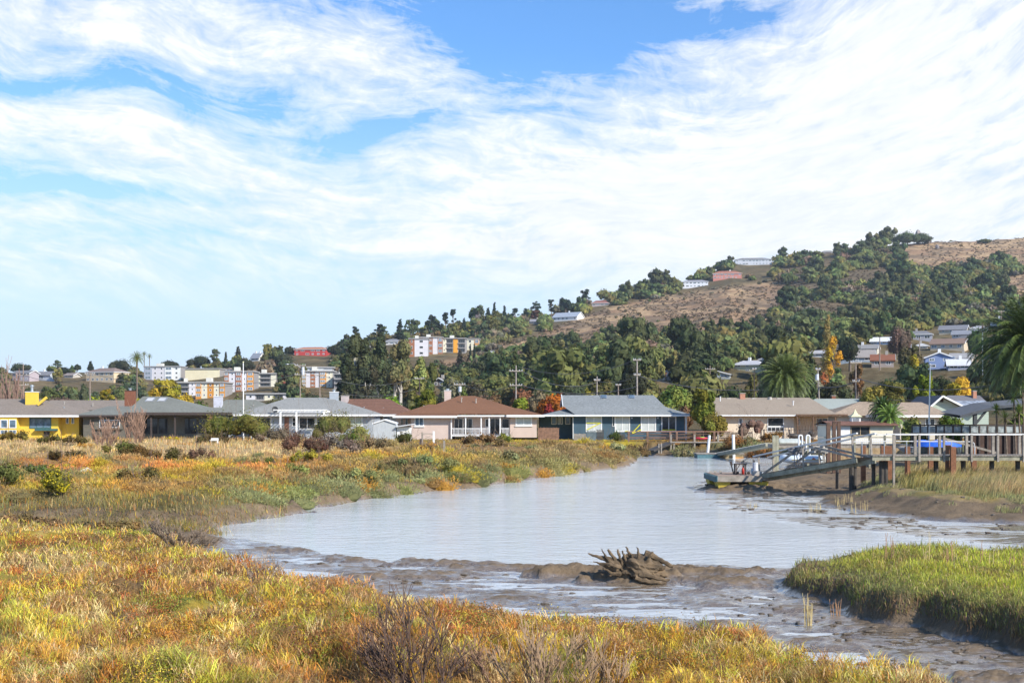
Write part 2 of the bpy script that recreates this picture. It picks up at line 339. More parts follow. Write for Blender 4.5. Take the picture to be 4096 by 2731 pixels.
class MB:
    def __init__(s): s.v = []; s.f = []
    def poly(s, pts):
        k = len(s.v); s.v += [tuple(p) for p in pts]; s.f.append(tuple(range(k, k+len(pts)))); return s
    def box(s, x0, x1, y0, y1, z0, z1):
        k = len(s.v)
        s.v += [(x0, y0, z0), (x1, y0, z0), (x1, y1, z0), (x0, y1, z0), (x0, y0, z1), (x1, y0, z1), (x1, y1, z1), (x0, y1, z1)]
        s.f += [tuple(k+i for i in q) for q in ((0, 3, 2, 1), (4, 5, 6, 7), (0, 1, 5, 4), (1, 2, 6, 5), (2, 3, 7, 6), (3, 0, 4, 7))]
        return s
    def beam(s, a, b, w, h=None):
        """rectangular bar from a to b, w across, h tall"""
        h = h or w; a = Vector(a); b = Vector(b); d = (b-a).normalized()
        up = Vector((0, 0, 1)) if abs(d.z) < .95 else Vector((0, 1, 0))
        r = d.cross(up).normalized()*w/2; u = r.cross(d).normalized()*h/2
        k = len(s.v)
        for p in (a, b): s.v += [tuple(p+r+u), tuple(p-r+u), tuple(p-r-u), tuple(p+r-u)]
        s.f += [tuple(k+i for i in q) for q in ((3, 2, 1, 0), (4, 5, 6, 7), (0, 1, 5, 4), (1, 2, 6, 5), (2, 3, 7, 6), (3, 0, 4, 7))]
        return s
    def tube(s, pts, rad, n=6, cap=True):
        pts = [Vector(p) for p in pts]; rad = rad if hasattr(rad, '__len__') else [rad]*len(pts)
        base = len(s.v); ref = None
        for i, p in enumerate(pts):
            d = (pts[min(i+1, len(pts)-1)]-pts[max(i-1, 0)])
            d = d.normalized() if d.length > 1e-9 else Vector((0, 0, 1))
            if ref is None: ref = Vector((1, 0, 0)) if abs(d.x) < .8 else Vector((0, 1, 0))
            r = (ref-d*ref.dot(d)).normalized(); ref = r; q = d.cross(r)
            for k in range(n):
                a = 2*math.pi*k/n; s.v.append(tuple(p+(r*math.cos(a)+q*math.sin(a))*rad[i]))
        for i in range(len(pts)-1):
            for k in range(n):
                a = base+i*n+k; b = base+i*n+(k+1) % n; s.f.append((a, b, b+n, a+n))
        if cap:
            s.f.append(tuple(base+k for k in reversed(range(n)))); s.f.append(tuple(base+(len(pts)-1)*n+k for k in range(n)))
        return s
    def ell(s, c, r, nu=10, nv=6, jit=0, rnd=random):
        base = len(s.v)
        s.v.append((c[0], c[1], c[2]-r[2]))
        for j in range(1, nv):
            th = math.pi*j/nv
            for i in range(nu):
                a = 2*math.pi*i/nu; q = 1+jit*(rnd.random()-.5)
                s.v.append((c[0]+r[0]*math.sin(th)*math.cos(a)*q, c[1]+r[1]*math.sin(th)*math.sin(a)*q, c[2]-r[2]*math.cos(th)*q))
        s.v.append((c[0], c[1], c[2]+r[2])); top = len(s.v)-1
        for i in range(nu):
            s.f.append((base, base+1+(i+1) % nu, base+1+i))
            s.f.append((top, base+1+(nv-2)*nu+i, base+1+(nv-2)*nu+(i+1) % nu))
        for j in range(nv-2):
            for i in range(nu):
                a = base+1+j*nu+i; b = base+1+j*nu+(i+1) % nu; s.f.append((a, b, b+nu, a+nu))
        return s
    def build(s, name, mat, parent=None, smooth=False):
        o3 = (0, 0, 0)
        if parent is not None: o3 = ORG.get(parent.name, (0, 0, 0))
        me = bpy.data.meshes.new(name)
        me.from_pydata([(x-o3[0], y-o3[1], z-o3[2]) for x, y, z in s.v], [], s.f); me.update()
        if smooth: me.polygons.foreach_set('use_smooth', [True]*len(me.polygons))
        if mat: me.materials.append(mat)
        o = link(bpy.data.objects.new(name, me))
        if parent is not None: o.parent = parent
        ORG[o.name] = o3
        return o
def meshobj(name, me, parent=None):
    o = link(bpy.data.objects.new(name, me))
    if parent is not None: o.parent = parent; ORG[o.name] = ORG.get(parent.name, (0, 0, 0))
    return o
def dup(root, loc, rz=0, scale=None, label=None):
    def cp(o, par):
        c = o.copy(); link(c); c.parent = par
        for ch in KIDS.get(o.name, []): cp(ch, c)
        return c
    r = cp(root, None); r.location = loc; r.rotation_euler = (0, 0, rz)
    if scale is not None: r.scale = scale if hasattr(scale, '__len__') else (scale,)*3
    if label: r['label'] = label
    return r
KIDS = {}
def reg(root):
    def f(o):
        KIDS[o.name] = list(o.children)
        for c in o.children: f(c)
    f(root); return root

# ------------------------------------------------------------------ ground sheets
def pal(c): return np.array(c, float)
C_STRAW = pal((.68, .49, .25)); C_ORANGE = pal((.55, .25, .055)); C_RED = pal((.46, .15, .06)); C_YEL = pal((.64, .45, .06)); C_GRN = pal((.26, .29, .05))
C_LIME = pal((.49, .46, .07)); C_GREY = pal((.27, .27, .12)); C_BRN = pal((.26, .17, .085)); C_RUST = pal((.36, .19, .075)); C_DK = pal((.10, .085, .04))
def mixc(a, b, t): return a*(1-t[:, None])+b*t[:, None]
def veg_color(x, y):
    """(n,3) plant colour by place: what grows where on the marsh"""
    px = CX+F*x/y
    n = lambda s, k, o=3, m=0: fbm(x/s+m, y/(s*.9)+m, k, o, .6)
    c = np.tile(C_YEL, (len(x), 1))
    # near marsh
    c = mixc(c, C_LIME, sst(.5, .62, n(1.7, 51)))
    c = mixc(c, C_GRN, sst(.52, .64, n(1.3, 53))*.8)
    c = mixc(c, C_ORANGE, sst(.5, .64, n(1.6, 57))*.7)
    c = mixc(c, C_STRAW, sst(.52, .66, n(1.1, 59))*.8)
    rus = sst(.54, .66, n(2.4, 61)+np.clip(.12-abs(px-1750)/6000, -.1, .12)+np.where(y > 26, .06, 0))
    c = mixc(c, C_RUST*1.1, rus*.95)
    c = mixc(c, C_RED, sst(.62, .72, n(.8, 63))*.45)
    c = mixc(c, C_BRN, sst(.56, .7, n(1.2, 67))*.7)
    far = y > 45
    f = np.tile(C_YEL*.9, (len(x), 1))
    f = mixc(f, C_ORANGE*1.05, sst(.36, .54, n(7, 71))); f = mixc(f, C_RUST*1.1, sst(.5, .62, n(4.4, 72))*.7)
    f = mixc(f, C_GREY*1.1, sst(.5, .62, n(5, 73))*.7)
    f = mixc(f, C_BRN*1.25, sst(.48, .62, n(4, 75))*.75)
    red = sst(62, 68, y)*(1-sst(80, 90, y))*(1-sst(900, 1500, px))
    f = mixc(f, C_RED*1.1+C_ORANGE*.35, red*sst(.35, .55, n(5, 77)))
    st = sst(88, 98, y+6*(n(9, 79)-.5)*2)*(1-sst(1480, 1700, px))*(1-sst(136, 142, y)*.5)
    f = mixc(f, C_STRAW*1.06, st*sst(.3, .5, n(6, 81)+.1))
    b = sdpoly(x, y, P_LAND)
    sh = (1-sst(1.2, 4.2+.02*y, b+2.5*(n(3, 83)-.5)))
    f = mixc(f, C_GREY, sh*.9)
    f = mixc(f, C_GRN*.8+C_BRN*.25, sh*sst(.5, .65, n(3, 85))*.5)
    mid = sst(1500, 1750, px)*sst(80, 100, y)*(1-sst(130, 138, y))
    f = mixc(f, C_BRN*1.3+C_STRAW*.12, mid*.65)
    yl = sst(133, 137, y)*sst(1980, 2060, px)*(1-sst(2500, 2600, px))
    f = mixc(f, pal((.62, .47, .03)), yl*sst(.35, .5, n(1.6, 87)))
    fr = sst(2500, 2600, px)*(y > 95)
    f = mixc(f, C_ORANGE*.75, fr*sst(.45, .55, n(3, 89)))
    f = mixc(f, C_GREY*.9, fr*(1-sst(133, 137, y)))
    f = mixc(f, C_BRN*.75, ((y < 52) & (px < 1000))*.45)
    c = np.where(far[:, None], f, c)
    g = sdpoly(x, y, P_GREEN) > -.6
    gc = np.tile(C_LIME*.95, (len(x), 1)); gc = mixc(gc, pal((.47, .50, .065)), sst(.45, .6, n(1.2, 91))*.9); gc = mixc(gc, C_GREY*.8, (1-sst(.3, 2.2, sdpoly(x, y, P_GREEN)+(n(.8, 92)-.5)*1.5))*.85)
    gc = mixc(gc, C_BRN, sst(.55, .68, n(.9, 93))*.6)
    c = np.where((g & (y < 45))[:, None], gc, c)
    r = (sdpoly(x, y, P_GT) > -1.5) & (y > 45)
    rc = np.tile(C_STRAW*.85, (len(x), 1)); rc = mixc(rc, C_GREY*1.1, sst(.4, .6, n(2, 95))*.7); rc = mixc(rc, pal((.5, .38, .08)), sst(.45, .6, n(1.5, 97))*.6)
    c = np.where(r[:, None], rc, c)
    return c
TAN = [[(1130, 800), (1230, 778), (1330, 735), (1400, 712), (1500, 690), (1620, 672), (1790, 650), (1825, 685), (1770, 715), (1755, 762), (1650, 752), (1600, 782), (1500, 765), (1400, 768), (1330, 800), (1290, 795), (1150, 815)],
       [(2050, 560), (2352, 540), (2600, 545), (2600, 610), (2352, 610), (2290, 600), (2240, 618), (2190, 612), (2120, 618), (2060, 590)],
       [(2300, 645), (2400, 625), (2600, 700), (2400, 710), (2330, 690)], [(1010, 835), (1140, 815), (1150, 838), (1020, 850)], [(575, 855), (650, 850), (660, 872), (560, 875)]]
TAN = [[(a*1.7415, b*1.7415) for a, b in p] for p in TAN]
SCRUB = [(a*1.7415, b*1.7415) for a, b in [(1750, 700), (1800, 640), (1760, 620), (1850, 590), (1960, 575), (2060, 580), (2090, 620), (2060, 680), (2030, 720), (1900, 745), (1800, 730)]]
def hill_cover(px, py):
    """0 bare dry grass .. 1 closed woodland"""
    t = np.max([sst(-25, 12, sdpoly(px, py, p)) for p in TAN], axis=0)
    s = sst(-30, 20, sdpoly(px, py, SCRUB))
    c = np.where(px < 1900, .82, .92)
    c = c*(1-s)+.66*s
    r = py-np.interp(px, PX_R, PY_R); c = c*(1-t)+.10*t
    return np.where((r < 26) & (px > 1950) & (px < 3480), np.maximum(c, .9), c)
def build_ground():
    def grid(us, ds, name, hill):
        U, D = np.meshgrid(us, ds); x = (U*D).ravel(); y = D.ravel()
        z = height(x, y)
        nu, nd = len(us), len(ds)
        i = np.arange(nu*nd).reshape(nd, nu)
        Q = np.stack([i[:-1, :-1], i[:-1, 1:], i[1:, 1:], i[1:, :-1]], -1).reshape(-1, 4)
        if hill:
            px = CX+F*x/y; py = HY-(z-CZ)/y*F
            cv = np.clip(hill_cover(px, py), 0, 1)
            g = mixc(np.tile(pal((.52, .36, .205)), (len(x), 1)), pal((.38, .245, .145)), sst(.4, .6, fbm(x/25, y/25, 101, 4))); g = mixc(g, pal((.17, .125, .095)), sst(-20, 30, sdpoly(px, py, SCRUB))*.6)
            g = mixc(g, pal((.20, .15, .10)), sst(.5, .62, fbm(x/11, y/11, 103, 4))*.8)
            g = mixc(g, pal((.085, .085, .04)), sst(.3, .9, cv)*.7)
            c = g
        else:
            v = veg_color(x, y)
            mud = mixc(np.tile(pal((.28, .205, .13)), (len(x), 1)), pal((.14, .105, .07)), fbm(x/.6, y/.4, 111, 4))
            k = sst(.55, .8, z+.25*(fbm(x/.5, y/.5, 113, 3)-.5))
            rb = (sdpoly(x, y, P_GT) < 0) & (sdpoly(x, y, P_RB) > -2) & (y > 45) & (y < 95)
            k = np.where(rb, 0, k)
            k = np.where((y < 45) & (sdpoly(x, y, P_NEAR) < -1) & (sdpoly(x, y, P_GREEN) < -.1), 0, k); c = mixc(mud, v*.55+C_DK*.35, k)
        return npmesh(name, np.stack([x, y, z], 1), Q, colr=c, smooth=True)
    us = np.concatenate([np.linspace(-1.7, -.5, 90), np.linspace(-.495, .56, 760), np.linspace(.57, 1.7, 90)])
    m1 = grid(us, np.concatenate([np.geomspace(3, 14, 60), np.geomspace(14.1, 170, 1150)]), 'ground', False)
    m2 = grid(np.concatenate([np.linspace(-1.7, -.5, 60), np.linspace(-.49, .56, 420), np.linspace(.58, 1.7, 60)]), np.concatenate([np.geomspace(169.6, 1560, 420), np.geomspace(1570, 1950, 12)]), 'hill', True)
    # mud is wet and shiny low down, soil is dull
    m, t, b, o = newmat('ground')
    at = t.node('ShaderNodeAttribute', attribute_name='Col')
    tc = t.node('ShaderNodeTexCoord'); sp = t.node('ShaderNodeSeparateXYZ'); t.put(sp.inputs[0], tc.outputs['Object'])
    mp = t.node('ShaderNodeMapping'); t.put(mp.inputs[0], tc.outputs['Object']); mp.inputs['Scale'].default_value = (1, 1.6, 1)
    n = t.noise(mp.outputs[0], 3.2, 6, .65); nb = t.noise(mp.outputs[0], 9, 8, .7)
    wet = t.math('SUBTRACT', 1, t.ramp(t.math('ADD', sp.outputs[2], t.math('MULTIPLY', t.math('SUBTRACT', n, .5), .35)), .03, .19))
    t.put(b.inputs['Base Color'], t.mix(t.ramp(nb, .3, .7), at.outputs['Color'], t.mix(1.0, at.outputs['Color'], (.72, .7, .68, 1), 'MULTIPLY')))
    t.put(b.inputs['Roughness'], t.math('MULTIPLY_ADD', wet, -.63, .86))
    t.put(b.inputs['Specular IOR Level'], t.math('MULTIPLY_ADD', wet, .75, .15)); t.put(b.inputs['Coat Weight'], wet); b.inputs['Coat Roughness'].default_value = .13; b.inputs['Coat IOR'].default_value = 2.0
    bn = t.node('ShaderNodeBump'); bn.inputs['Strength'].default_value = .9; bn.inputs['Distance'].default_value = .09
    t.put(bn.inputs['Height'], nb); t.l.new(bn.outputs[0], b.inputs['Normal'])
    m1.materials.append(m)
    o1 = meshobj('ground', m1); o1['kind'] = 'structure'
    m, t, b, o = newmat('hill_grass')
    at = t.node('ShaderNodeAttribute', attribute_name='Col'); tc = t.node('ShaderNodeTexCoord')
    n = t.noise(tc.outputs['Object'], .25, 8, .75)
    t.put(b.inputs['Base Color'], t.mix(t.ramp(n, .35, .65), at.outputs['Color'], t.mix(1.0, at.outputs['Color'], (.55, .52, .5, 1), 'MULTIPLY')))
    b.inputs['Roughness'].default_value = .95; b.inputs['Specular IOR Level'].default_value = .05
    bn = t.node('ShaderNodeBump'); bn.inputs['Strength'].default_value = .6; bn.inputs['Distance'].default_value = 1.2; t.put(bn.inputs['Height'], n); t.l.new(bn.outputs[0], b.inputs['Normal'])
    m2.materials.append(m); o2 = meshobj('hill', m2); o2['kind'] = 'structure'
    # water sheet
    mb = MB().poly([(-400, 4, 0), (400, 4, 0), (400, 165, 0), (-400, 165, 0)])
    m, t, b, o = newmat('water')
    tc = t.node('ShaderNodeTexCoord'); mp = t.node('ShaderNodeMapping'); t.put(mp.inputs[0], tc.outputs['Object']); mp.inputs['Scale'].default_value = (.6, 1.1, 1); mp.inputs['Rotation'].default_value = (0, 0, R(8))
    n1 = t.noise(mp.outputs[0], 2.6, 5, .6); n2 = t.noise(mp.outputs[0], .16, 3, .5)
    n0 = t.noise(mp.outputs[0], 9, 4, .6)
    t.put(b.inputs['Base Color'], t.mix(n2, (.50, .54, .55, 1), (.62, .65, .66, 1)))
    b.inputs['Roughness'].default_value = .09; b.inputs['IOR'].default_value = 1.36; b.inputs['Specular IOR Level'].default_value = .8
    bn = t.node('ShaderNodeBump'); bn.inputs['Distance'].default_value = .12
    t.put(bn.inputs['Strength'], t.math('MULTIPLY_ADD', t.ramp(n2, .35, .65), .3, .22)); n6 = t.noise(mp.outputs[0], .8, 4, .7); t.put(bn.inputs['Height'], t.math('ADD', t.math('MULTIPLY', n6, 1.1), t.math('ADD', n1, t.math('MULTIPLY', n0, .3)))); t.l.new(bn.outputs[0], b.inputs['Normal'])
    w = mb.build('water', m); w['kind'] = 'structure'
build_ground()
# ------------------------------------------------------------------ marsh plants
rng = np.random.default_rng(11)
def scatter(n, px0, px1, py0, py1, zp):
    px = rng.uniform(px0, px1, n); py = rng.uniform(py0, py1, n)
    D = (CZ-zp)*F/(py-HY); return X(px, D), D
def blades(name, x, y, z0, h, w, lean, c, label, cat='plants', droop=.5, wind=(0, 0)):
    """ribbon stems: 5 points each, bent over by their lean"""
    n = len(x); yaw = rng.uniform(0, 2*np.pi, n); la = rng.uniform(0, 2*np.pi, n)
    dx = np.cos(yaw)*w/2; dy = np.sin(yaw)*w/2
    lx = np.cos(la)*lean*h+wind[0]*h; ly = np.sin(la)*lean*h+wind[1]*h
    V = np.zeros((n, 5, 3)); 
    V[:, 0] = np.stack([x-dx, y-dy, z0], 1); V[:, 1] = np.stack([x+dx, y+dy, z0], 1)
    mx, my = x+lx*.35, y+ly*.35; mz = z0+h*.58
    V[:, 2] = np.stack([mx+dx*.85, my+dy*.85, mz], 1); V[:, 3] = np.stack([mx-dx*.85, my-dy*.85, mz], 1)
    V[:, 4] = np.stack([x+lx, y+ly, z0+h*(1-droop*np.clip(lean, 0, 1)*.6)], 1)
    k = np.arange(n)*5
    Q = np.stack([k, k+1, k+2, k+3], 1); T = np.stack([k+3, k+2, k+4], 1)
    cc = np.repeat(c[:, None, :], 5, 1).reshape(-1, 3)
    o = meshobj(name, npmesh(name, V.reshape(-1, 3), Q, T, colr=cc, mat=M_BLADE))
    return tag(o, label, cat, kind='stuff')
def jit(c, s=.22):
    n = len(c); v = rng.uniform(1-s*1.5, 1+s*1.2, n)[:, None]
    return np.clip(c*v*(1+rng.uniform(-.09, .09, (n, 3))), 0, 1)
def pick(c, P, w, frac):
    k = rng.random(len(c)) < frac; c = c.copy(); c[k] = np.array(P)[rng.choice(len(P), k.sum(), p=np.array(w)/sum(w))]; return c
def marsh():
    # near marsh
    x, y = scatter(620000, -500, 4300, 2060, 2960, 1.15)
    s = sdpoly(x, y, P_NEAR)+(fbm(x/1.3, y/1.3, 21, 3)-.5)*1.1
    k = (s > -.25) & (x < .36*y+1.5); x, y, s = x[k], y[k], s[k]
    z = height(x, y); c = veg_color(x, y); n = len(x)
    bare = fbm(x/.9, y/.9, 131, 3); tall = fbm(x/1.4, y/1.4, 133, 3)
    k = (bare > .40) | (rng.random(n) < .25); x, y, z, c, tall, bare = x[k], y[k], z[k], c[k], tall[k], bare[k]; n = len(x)
    bit = rng.random(n) < .62
    h = np.where(bit, rng.uniform(.05, .13, n), rng.uniform(.07, .18, n))*(.45+tall*1.15)
    z0 = z-.02+np.where(bit, rng.uniform(0, .16, n)*(.4+tall*1.3), 0)
    w = (.0085+.004*rng.random(n))*(y/18)
    lean = np.where(bit, rng.uniform(.3, 1.7, n), rng.uniform(.15, .95, n))
    cs = .17; ux = x/cs+2*fbm(x/.3, y/.3, 171, 2); uy = y/cs+2*fbm(x/.3, y/.3, 172, 2); qx, qy = np.floor(ux).astype(np.int64), np.floor(uy).astype(np.int64)
    hc, hh, hk = hsh(qx, qy, 5), hsh(qx, qy, 6), hsh(qx, qy, 7); PL = np.array((C_STRAW, C_YEL*1.1, C_LIME*1.1, C_BRN, C_ORANGE, C_GRN*1.1, C_RUST, C_RED)); cw = np.cumsum((.11, .16, .09, .16, .19, .07, .18, .04))
    c = c*(.8+.5*sst(.35, .65, fbm(x/2.4, y/2.0, 211, 3)))[:, None]
    c = np.where((hk < .42)[:, None], PL[np.searchsorted(cw, hc*.999)], c)*(.85+.65*hh)[:, None]; h = h*(.5+1.1*hh); z0 = z0+.07*(hh-.4)
    c = pick(c, (C_STRAW, C_YEL, C_LIME, C_BRN, C_ORANGE, C_RUST*.8), (.2, .2, .08, .22, .12, .18), .25)
    blades('marsh_plants', x, y, z0, h, w, lean, jit(c, .3), 'low yellow, orange and green marsh plants covering the near bank')
    # across the slough
    x, y = scatter(330000, -500, 3500, 1722, 2120, 1.2)
    s = sdpoly(x, y, P_LAND)+(fbm(x/1.3, y/1.3, 21, 3)-.5)*1.4; px = CX+F*x/y
    k = ((s > .35) | ((px < 1150) & (y < 60) & (s > -3.5))) & (y < 150) & ((px < 3020) | (y > 98)); x, y, s = x[k], y[k], s[k]; z = height(x, y)
    c = veg_color(x, y); n = len(x); px = CX+F*x/y
    straw = sst(90, 100, y)*(1-sst(1480, 1750, px)); tall = fbm(x/3, y/3, 141, 3); cl = fbm(x/1.2, y/1.2, 143, 3)
    bit = rng.random(n) < .6*(1-straw)
    sh = 1-sst(2.5, 7, s)
    h = rng.uniform(.12, .30, n)*(.4+tall*1.2)+straw*rng.uniform(.05, .42, n)*sst(.3, .7, tall+.1)+sh*.22*rng.random(n)
    reed = sst(104, 110, y)*(1-sst(124, 132, y))*sst(820, 950, px)*(1-sst(1480, 1580, px))*sst(.35, .6, fbm(x/5, y/5, 145, 3)); h = h+reed*rng.uniform(.1, .95, n); c = mixc(c, C_STRAW, reed*.6)
    h = np.where((y > 133) & (px > 1800), h*.55, h)
    z0 = z-.03+np.where(bit, rng.uniform(0, .3, n)*cl, 0)
    h = np.where(bit, h*.5, h)*(.6+.8*cl)
    w = (.012+.008*rng.random(n))*(y/40)
    c = pick(c, (C_STRAW*.9, C_YEL, C_BRN, C_GREY, C_ORANGE, C_RUST), (.2, .18, .18, .1, .2, .14), .33)
    blades('far_marsh_plants', x, y, z0, h, w, np.where(bit, rng.uniform(.3, 1.3, n), rng.uniform(.05, .5, n)), jit(c), 'orange, straw and grey-green marsh plants across the channel', droop=.4)
    # green cut bank on the right
    x, y = scatter(150000, 2950, 4700, 2190, 2640, .85)
    s = sdpoly(x, y, P_GREEN)+(fbm(x/1.3, y/1.3, 21, 3)-.5)*.6; k = s > .22; x, y, s = x[k], y[k], s[k]
    z = height(x, y); c = veg_color(x, y); n = len(x); tall = fbm(x/.8, y/.8, 151, 3)
    edge = s < .7
    hq = hsh(np.floor(x/.16+2*fbm(x/.3, y/.3, 181, 2)).astype(np.int64), np.floor(y/.16).astype(np.int64), 9); h = rng.uniform(.05, .17, n)*(.35+tall*1.2)*(.6+.8*hq)*np.where(edge, 1.2, 1); c = c*(.7+.6*hq)[:, None]; w = (.009+.004*rng.random(n))*(y/24)
    z0 = z-.02+np.where(rng.random(n) < .35, rng.uniform(0, .1, n), 0)
    c = pick(c, (C_STRAW, C_GREY, C_BRN, pal((.4, .46, .07))), (.2, .25, .25, .3), .3)
    blades('bank_grass', x, y, z0, h, w, rng.uniform(.1, .9, n), jit(c), 'short bright green grass on top of the cut bank at right')
    # hanging dead stems over its edge
    k = np.where((s < .5) & (rng.random(n) < .7))[0]; x2, y2, z2 = x[k], y[k]-.05, z[k]+.05; m = len(k)
    blades('dead_stems', x2, y2, z2, -rng.uniform(.12, .42, m), (.008+.004*rng.random(m)), rng.uniform(.1, .9, m), jit(np.tile(C_BRN*1.2, (m, 1)), .3), 'dry brown stems hanging over the edge of the cut bank', droop=.2)
    # tall grass by the dock
    x, y = scatter(90000, 3420, 4600, 1855, 2045, .75)
    s = sdpoly(x, y, P_GT)+(fbm(x/1.2, y/1.2, 21, 3)-.5)*2; k = s > -.6; x, y, s = x[k], y[k], s[k]; z = height(x, y); n = len(x); c = veg_color(x, y)
    full = sst(1.0, 2.6, s); cl = fbm(x/1.1, y/1.1, 161, 3)
    k = (full > .3) | (cl > .52); x, y, z, c, full, cl, s = x[k], y[k], z[k], c[k], full[k], cl[k], s[k]; n = len(x)
    h = (.22+.6*full*(.55+cl*.9))*rng.uniform(.6, 1.15, n)
    c = mixc(C_GREY*1.35+0*c, c, np.clip(full+.1, 0, 1))
    blades('tall_grass', x, y, z-.03, h, (.014+.012*rng.random(n))*(y/60), rng.uniform(.02, .3, n), jit(c, .3), 'tall straw-coloured grass on the mud below the boardwalk', wind=(.28, .02), droop=.2)
marsh()

def twiggy(root_pts, rnd, length, rad, spread=.55, lv=4, up=.25, kids=3, bend=.18, minr=.0035, mb=None, n=4, tips=None):
    """branching bare stems"""
    mb = mb or MB()
    def grow(p, d, L, r, l):
        pts = [p]; dd = d.copy(); seg = 3 if l > 1 else 2
        for i in range(seg):
            dd = (dd+Vector((rnd.uniform(-bend, bend), rnd.uniform(-bend, bend), rnd.uniform(-bend, bend)+up*.12))).normalized()
            pts.append(pts[-1]+dd*L/seg)
        rr = [max(minr, r*(1-.45*i/seg)) for i in range(seg+1)]
        mb.tube(pts, rr, n if l > 1 else 3, cap=False)
        if l <= 0:
            if tips is not None: tips.append(pts[-1])
            return
        for k in range(kids):
            i = rnd.randint(1, seg); a = Vector((rnd.uniform(-1, 1), rnd.uniform(-1, 1), rnd.uniform(-.5, 1)))
            nd = (dd+a*spread).normalized()
            grow(pts[i], nd, L*rnd.uniform(.5, .8), rr[i]*.62, l-1)
    for p, d, L in root_pts: grow(Vector(p), Vector(d).normalized(), L*length, rad*L, lv)
    return mb
def bare_shrub(name, px, py, z, D, roots, label, mat, length, rad, seed, leaves=None, group=None, **k):
    rnd = random.Random(seed); x = X(px, D); g = hz1(x, D)
    t = thing(name, label, 'shrub', (x, D, g), group=group)
    tips = []
    rp = [((x+rnd.uniform(-.12, .12), D+rnd.uniform(-.12, .12), g-.03), d, s) for d, s in roots]
    mb = twiggy(rp, rnd, length, rad, tips=tips, **k); mb.build('stems', mat, t)
    if leaves:
        c, sz, per = leaves; V = []; C = []
        P = np.array([tuple(p) for p in tips for _ in range(per)])+rng.normal(0, sz*1.5, (len(tips)*per, 3))
        leafcloud(t, P, sz, c)
    return t
def leafcloud(parent, P, size, c, name='leaves', nrm=None, mat=None, ax=None):
    n = len(P); a = rng.normal(size=(n, 3)); 
    if nrm is not None: a = a*.38+nrm
    a /= np.linalg.norm(a, axis=1)[:, None]+1e-9
    b = rng.normal(size=(n, 3)); b -= a*(a*b).sum(1)[:, None]; b /= np.linalg.norm(b, axis=1)[:, None]+1e-9
    q = np.cross(a, b); s = (size*rng.uniform(.6, 1.3, n))[:, None]
    if ax is not None:
        b = ax+rng.normal(0, .45, (n, 3)); b /= np.linalg.norm(b, axis=1)[:, None]+1e-9; q = np.cross(a, b); q /= np.linalg.norm(q, axis=1)[:, None]+1e-9
        V = np.stack([P+b*s*3.2, P+q*s*.45, P-b*s*2, P-q*s*.45], 1).reshape(-1, 3)
    else: V = np.stack([P+b*s, P+q*s*.6, P-b*s, P-q*s*.6], 1).reshape(-1, 3)
    k = np.arange(n)*4; Q = np.stack([k, k+1, k+2, k+3], 1)
    cc = c if getattr(c, 'ndim', 1) == 2 else np.tile(np.array(c, float), (n, 1)); cc = np.repeat(jit(cc, .25)[:, None], 4, 1).reshape(-1, 3)
    if parent is None: return V, Q, cc
    o3 = np.array(ORG.get(parent.name, (0, 0, 0)))
    return meshobj(name, npmesh(name, V-o3, Q, colr=cc, mat=mat or M_LEAF), parent)

def sph(n):
    v = rng.normal(size=(n, 3)); return v/np.linalg.norm(v, axis=1)[:, None]
def crown_arrays(lobes, nleaf, size, c, shell=(.72, 1.06), under=.35, core=.78, seed=0, cvar=.3):
    """leaf clumps on every lobe's skin plus a solid heart; returns V,Q,T,colour"""
    L = np.array(lobes, float); area = L[:, 3]*L[:, 5]; cnt = np.maximum(3, (nleaf*area/area.sum()).astype(int))
    Vs = []; Qs = []; Ts = []; Cs = []; off = 0
    for li, (cx, cy, cz, rx, ry, rz) in enumerate(L):
        d = sph(cnt[li]); d = d[(d[:, 2] > -under) | (rng.random(len(d)) < .35)]
        r = rng.uniform(shell[0], shell[1], len(d))[:, None]
        lump = 1+.22*np.sin(d[:, :1]*7+li)*np.cos(d[:, 1:2]*6+li*2)
        P = d*r*lump*np.array([rx, ry, rz])+np.array([cx, cy, cz])
        lc = np.array(c)*(1+cvar*rng.uniform(-1, 1))*np.array([1+rng.uniform(-.15, .2), 1, 1])
        V, Q, cc = leafcloud(None, P, size, np.tile(lc, (len(P), 1)), nrm=d)
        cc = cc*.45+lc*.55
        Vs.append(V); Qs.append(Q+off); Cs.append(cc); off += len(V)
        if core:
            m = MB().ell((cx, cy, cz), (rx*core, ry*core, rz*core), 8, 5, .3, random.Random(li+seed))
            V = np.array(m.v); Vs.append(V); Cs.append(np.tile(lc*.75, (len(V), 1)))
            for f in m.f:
                (Ts if len(f) == 3 else Qs).append(np.array([f])+off)
            off += len(V)
    return np.concatenate(Vs), np.concatenate(Qs), (np.concatenate(Ts) if Ts else None), np.concatenate(Cs)
def lobes_oak(rnd, n=9, flat=.62):
    L = [(0, 0, .55, .62, .62, .45)]
    for i in range(n):
        a = rnd.uniform(0, 6.28); r = rnd.uniform(.35, .72); rr = rnd.uniform(.24, .42)
        L.append((math.cos(a)*r, math.sin(a)*r, .42+rnd.uniform(-.12, .42)*(1.1-r), rr, rr, rr*.8))
    return [(a, b, c*flat/.62, d, e, f*flat/.62) for a, b, c, d, e, f in L]
def lobes_round(rnd, n=12):
    L = [(0, 0, .95, .5, .5, .6)]
    for i in range(n):
        a = rnd.uniform(0, 6.28); z = rnd.uniform(.4, 1.6); r = .55*math.sqrt(max(.05, 1-((z-1)/.85)**2)); rr = rnd.uniform(.22, .4)
        L.append((math.cos(a)*r, math.sin(a)*r, z, rr, rr, rr*.85))
    return L
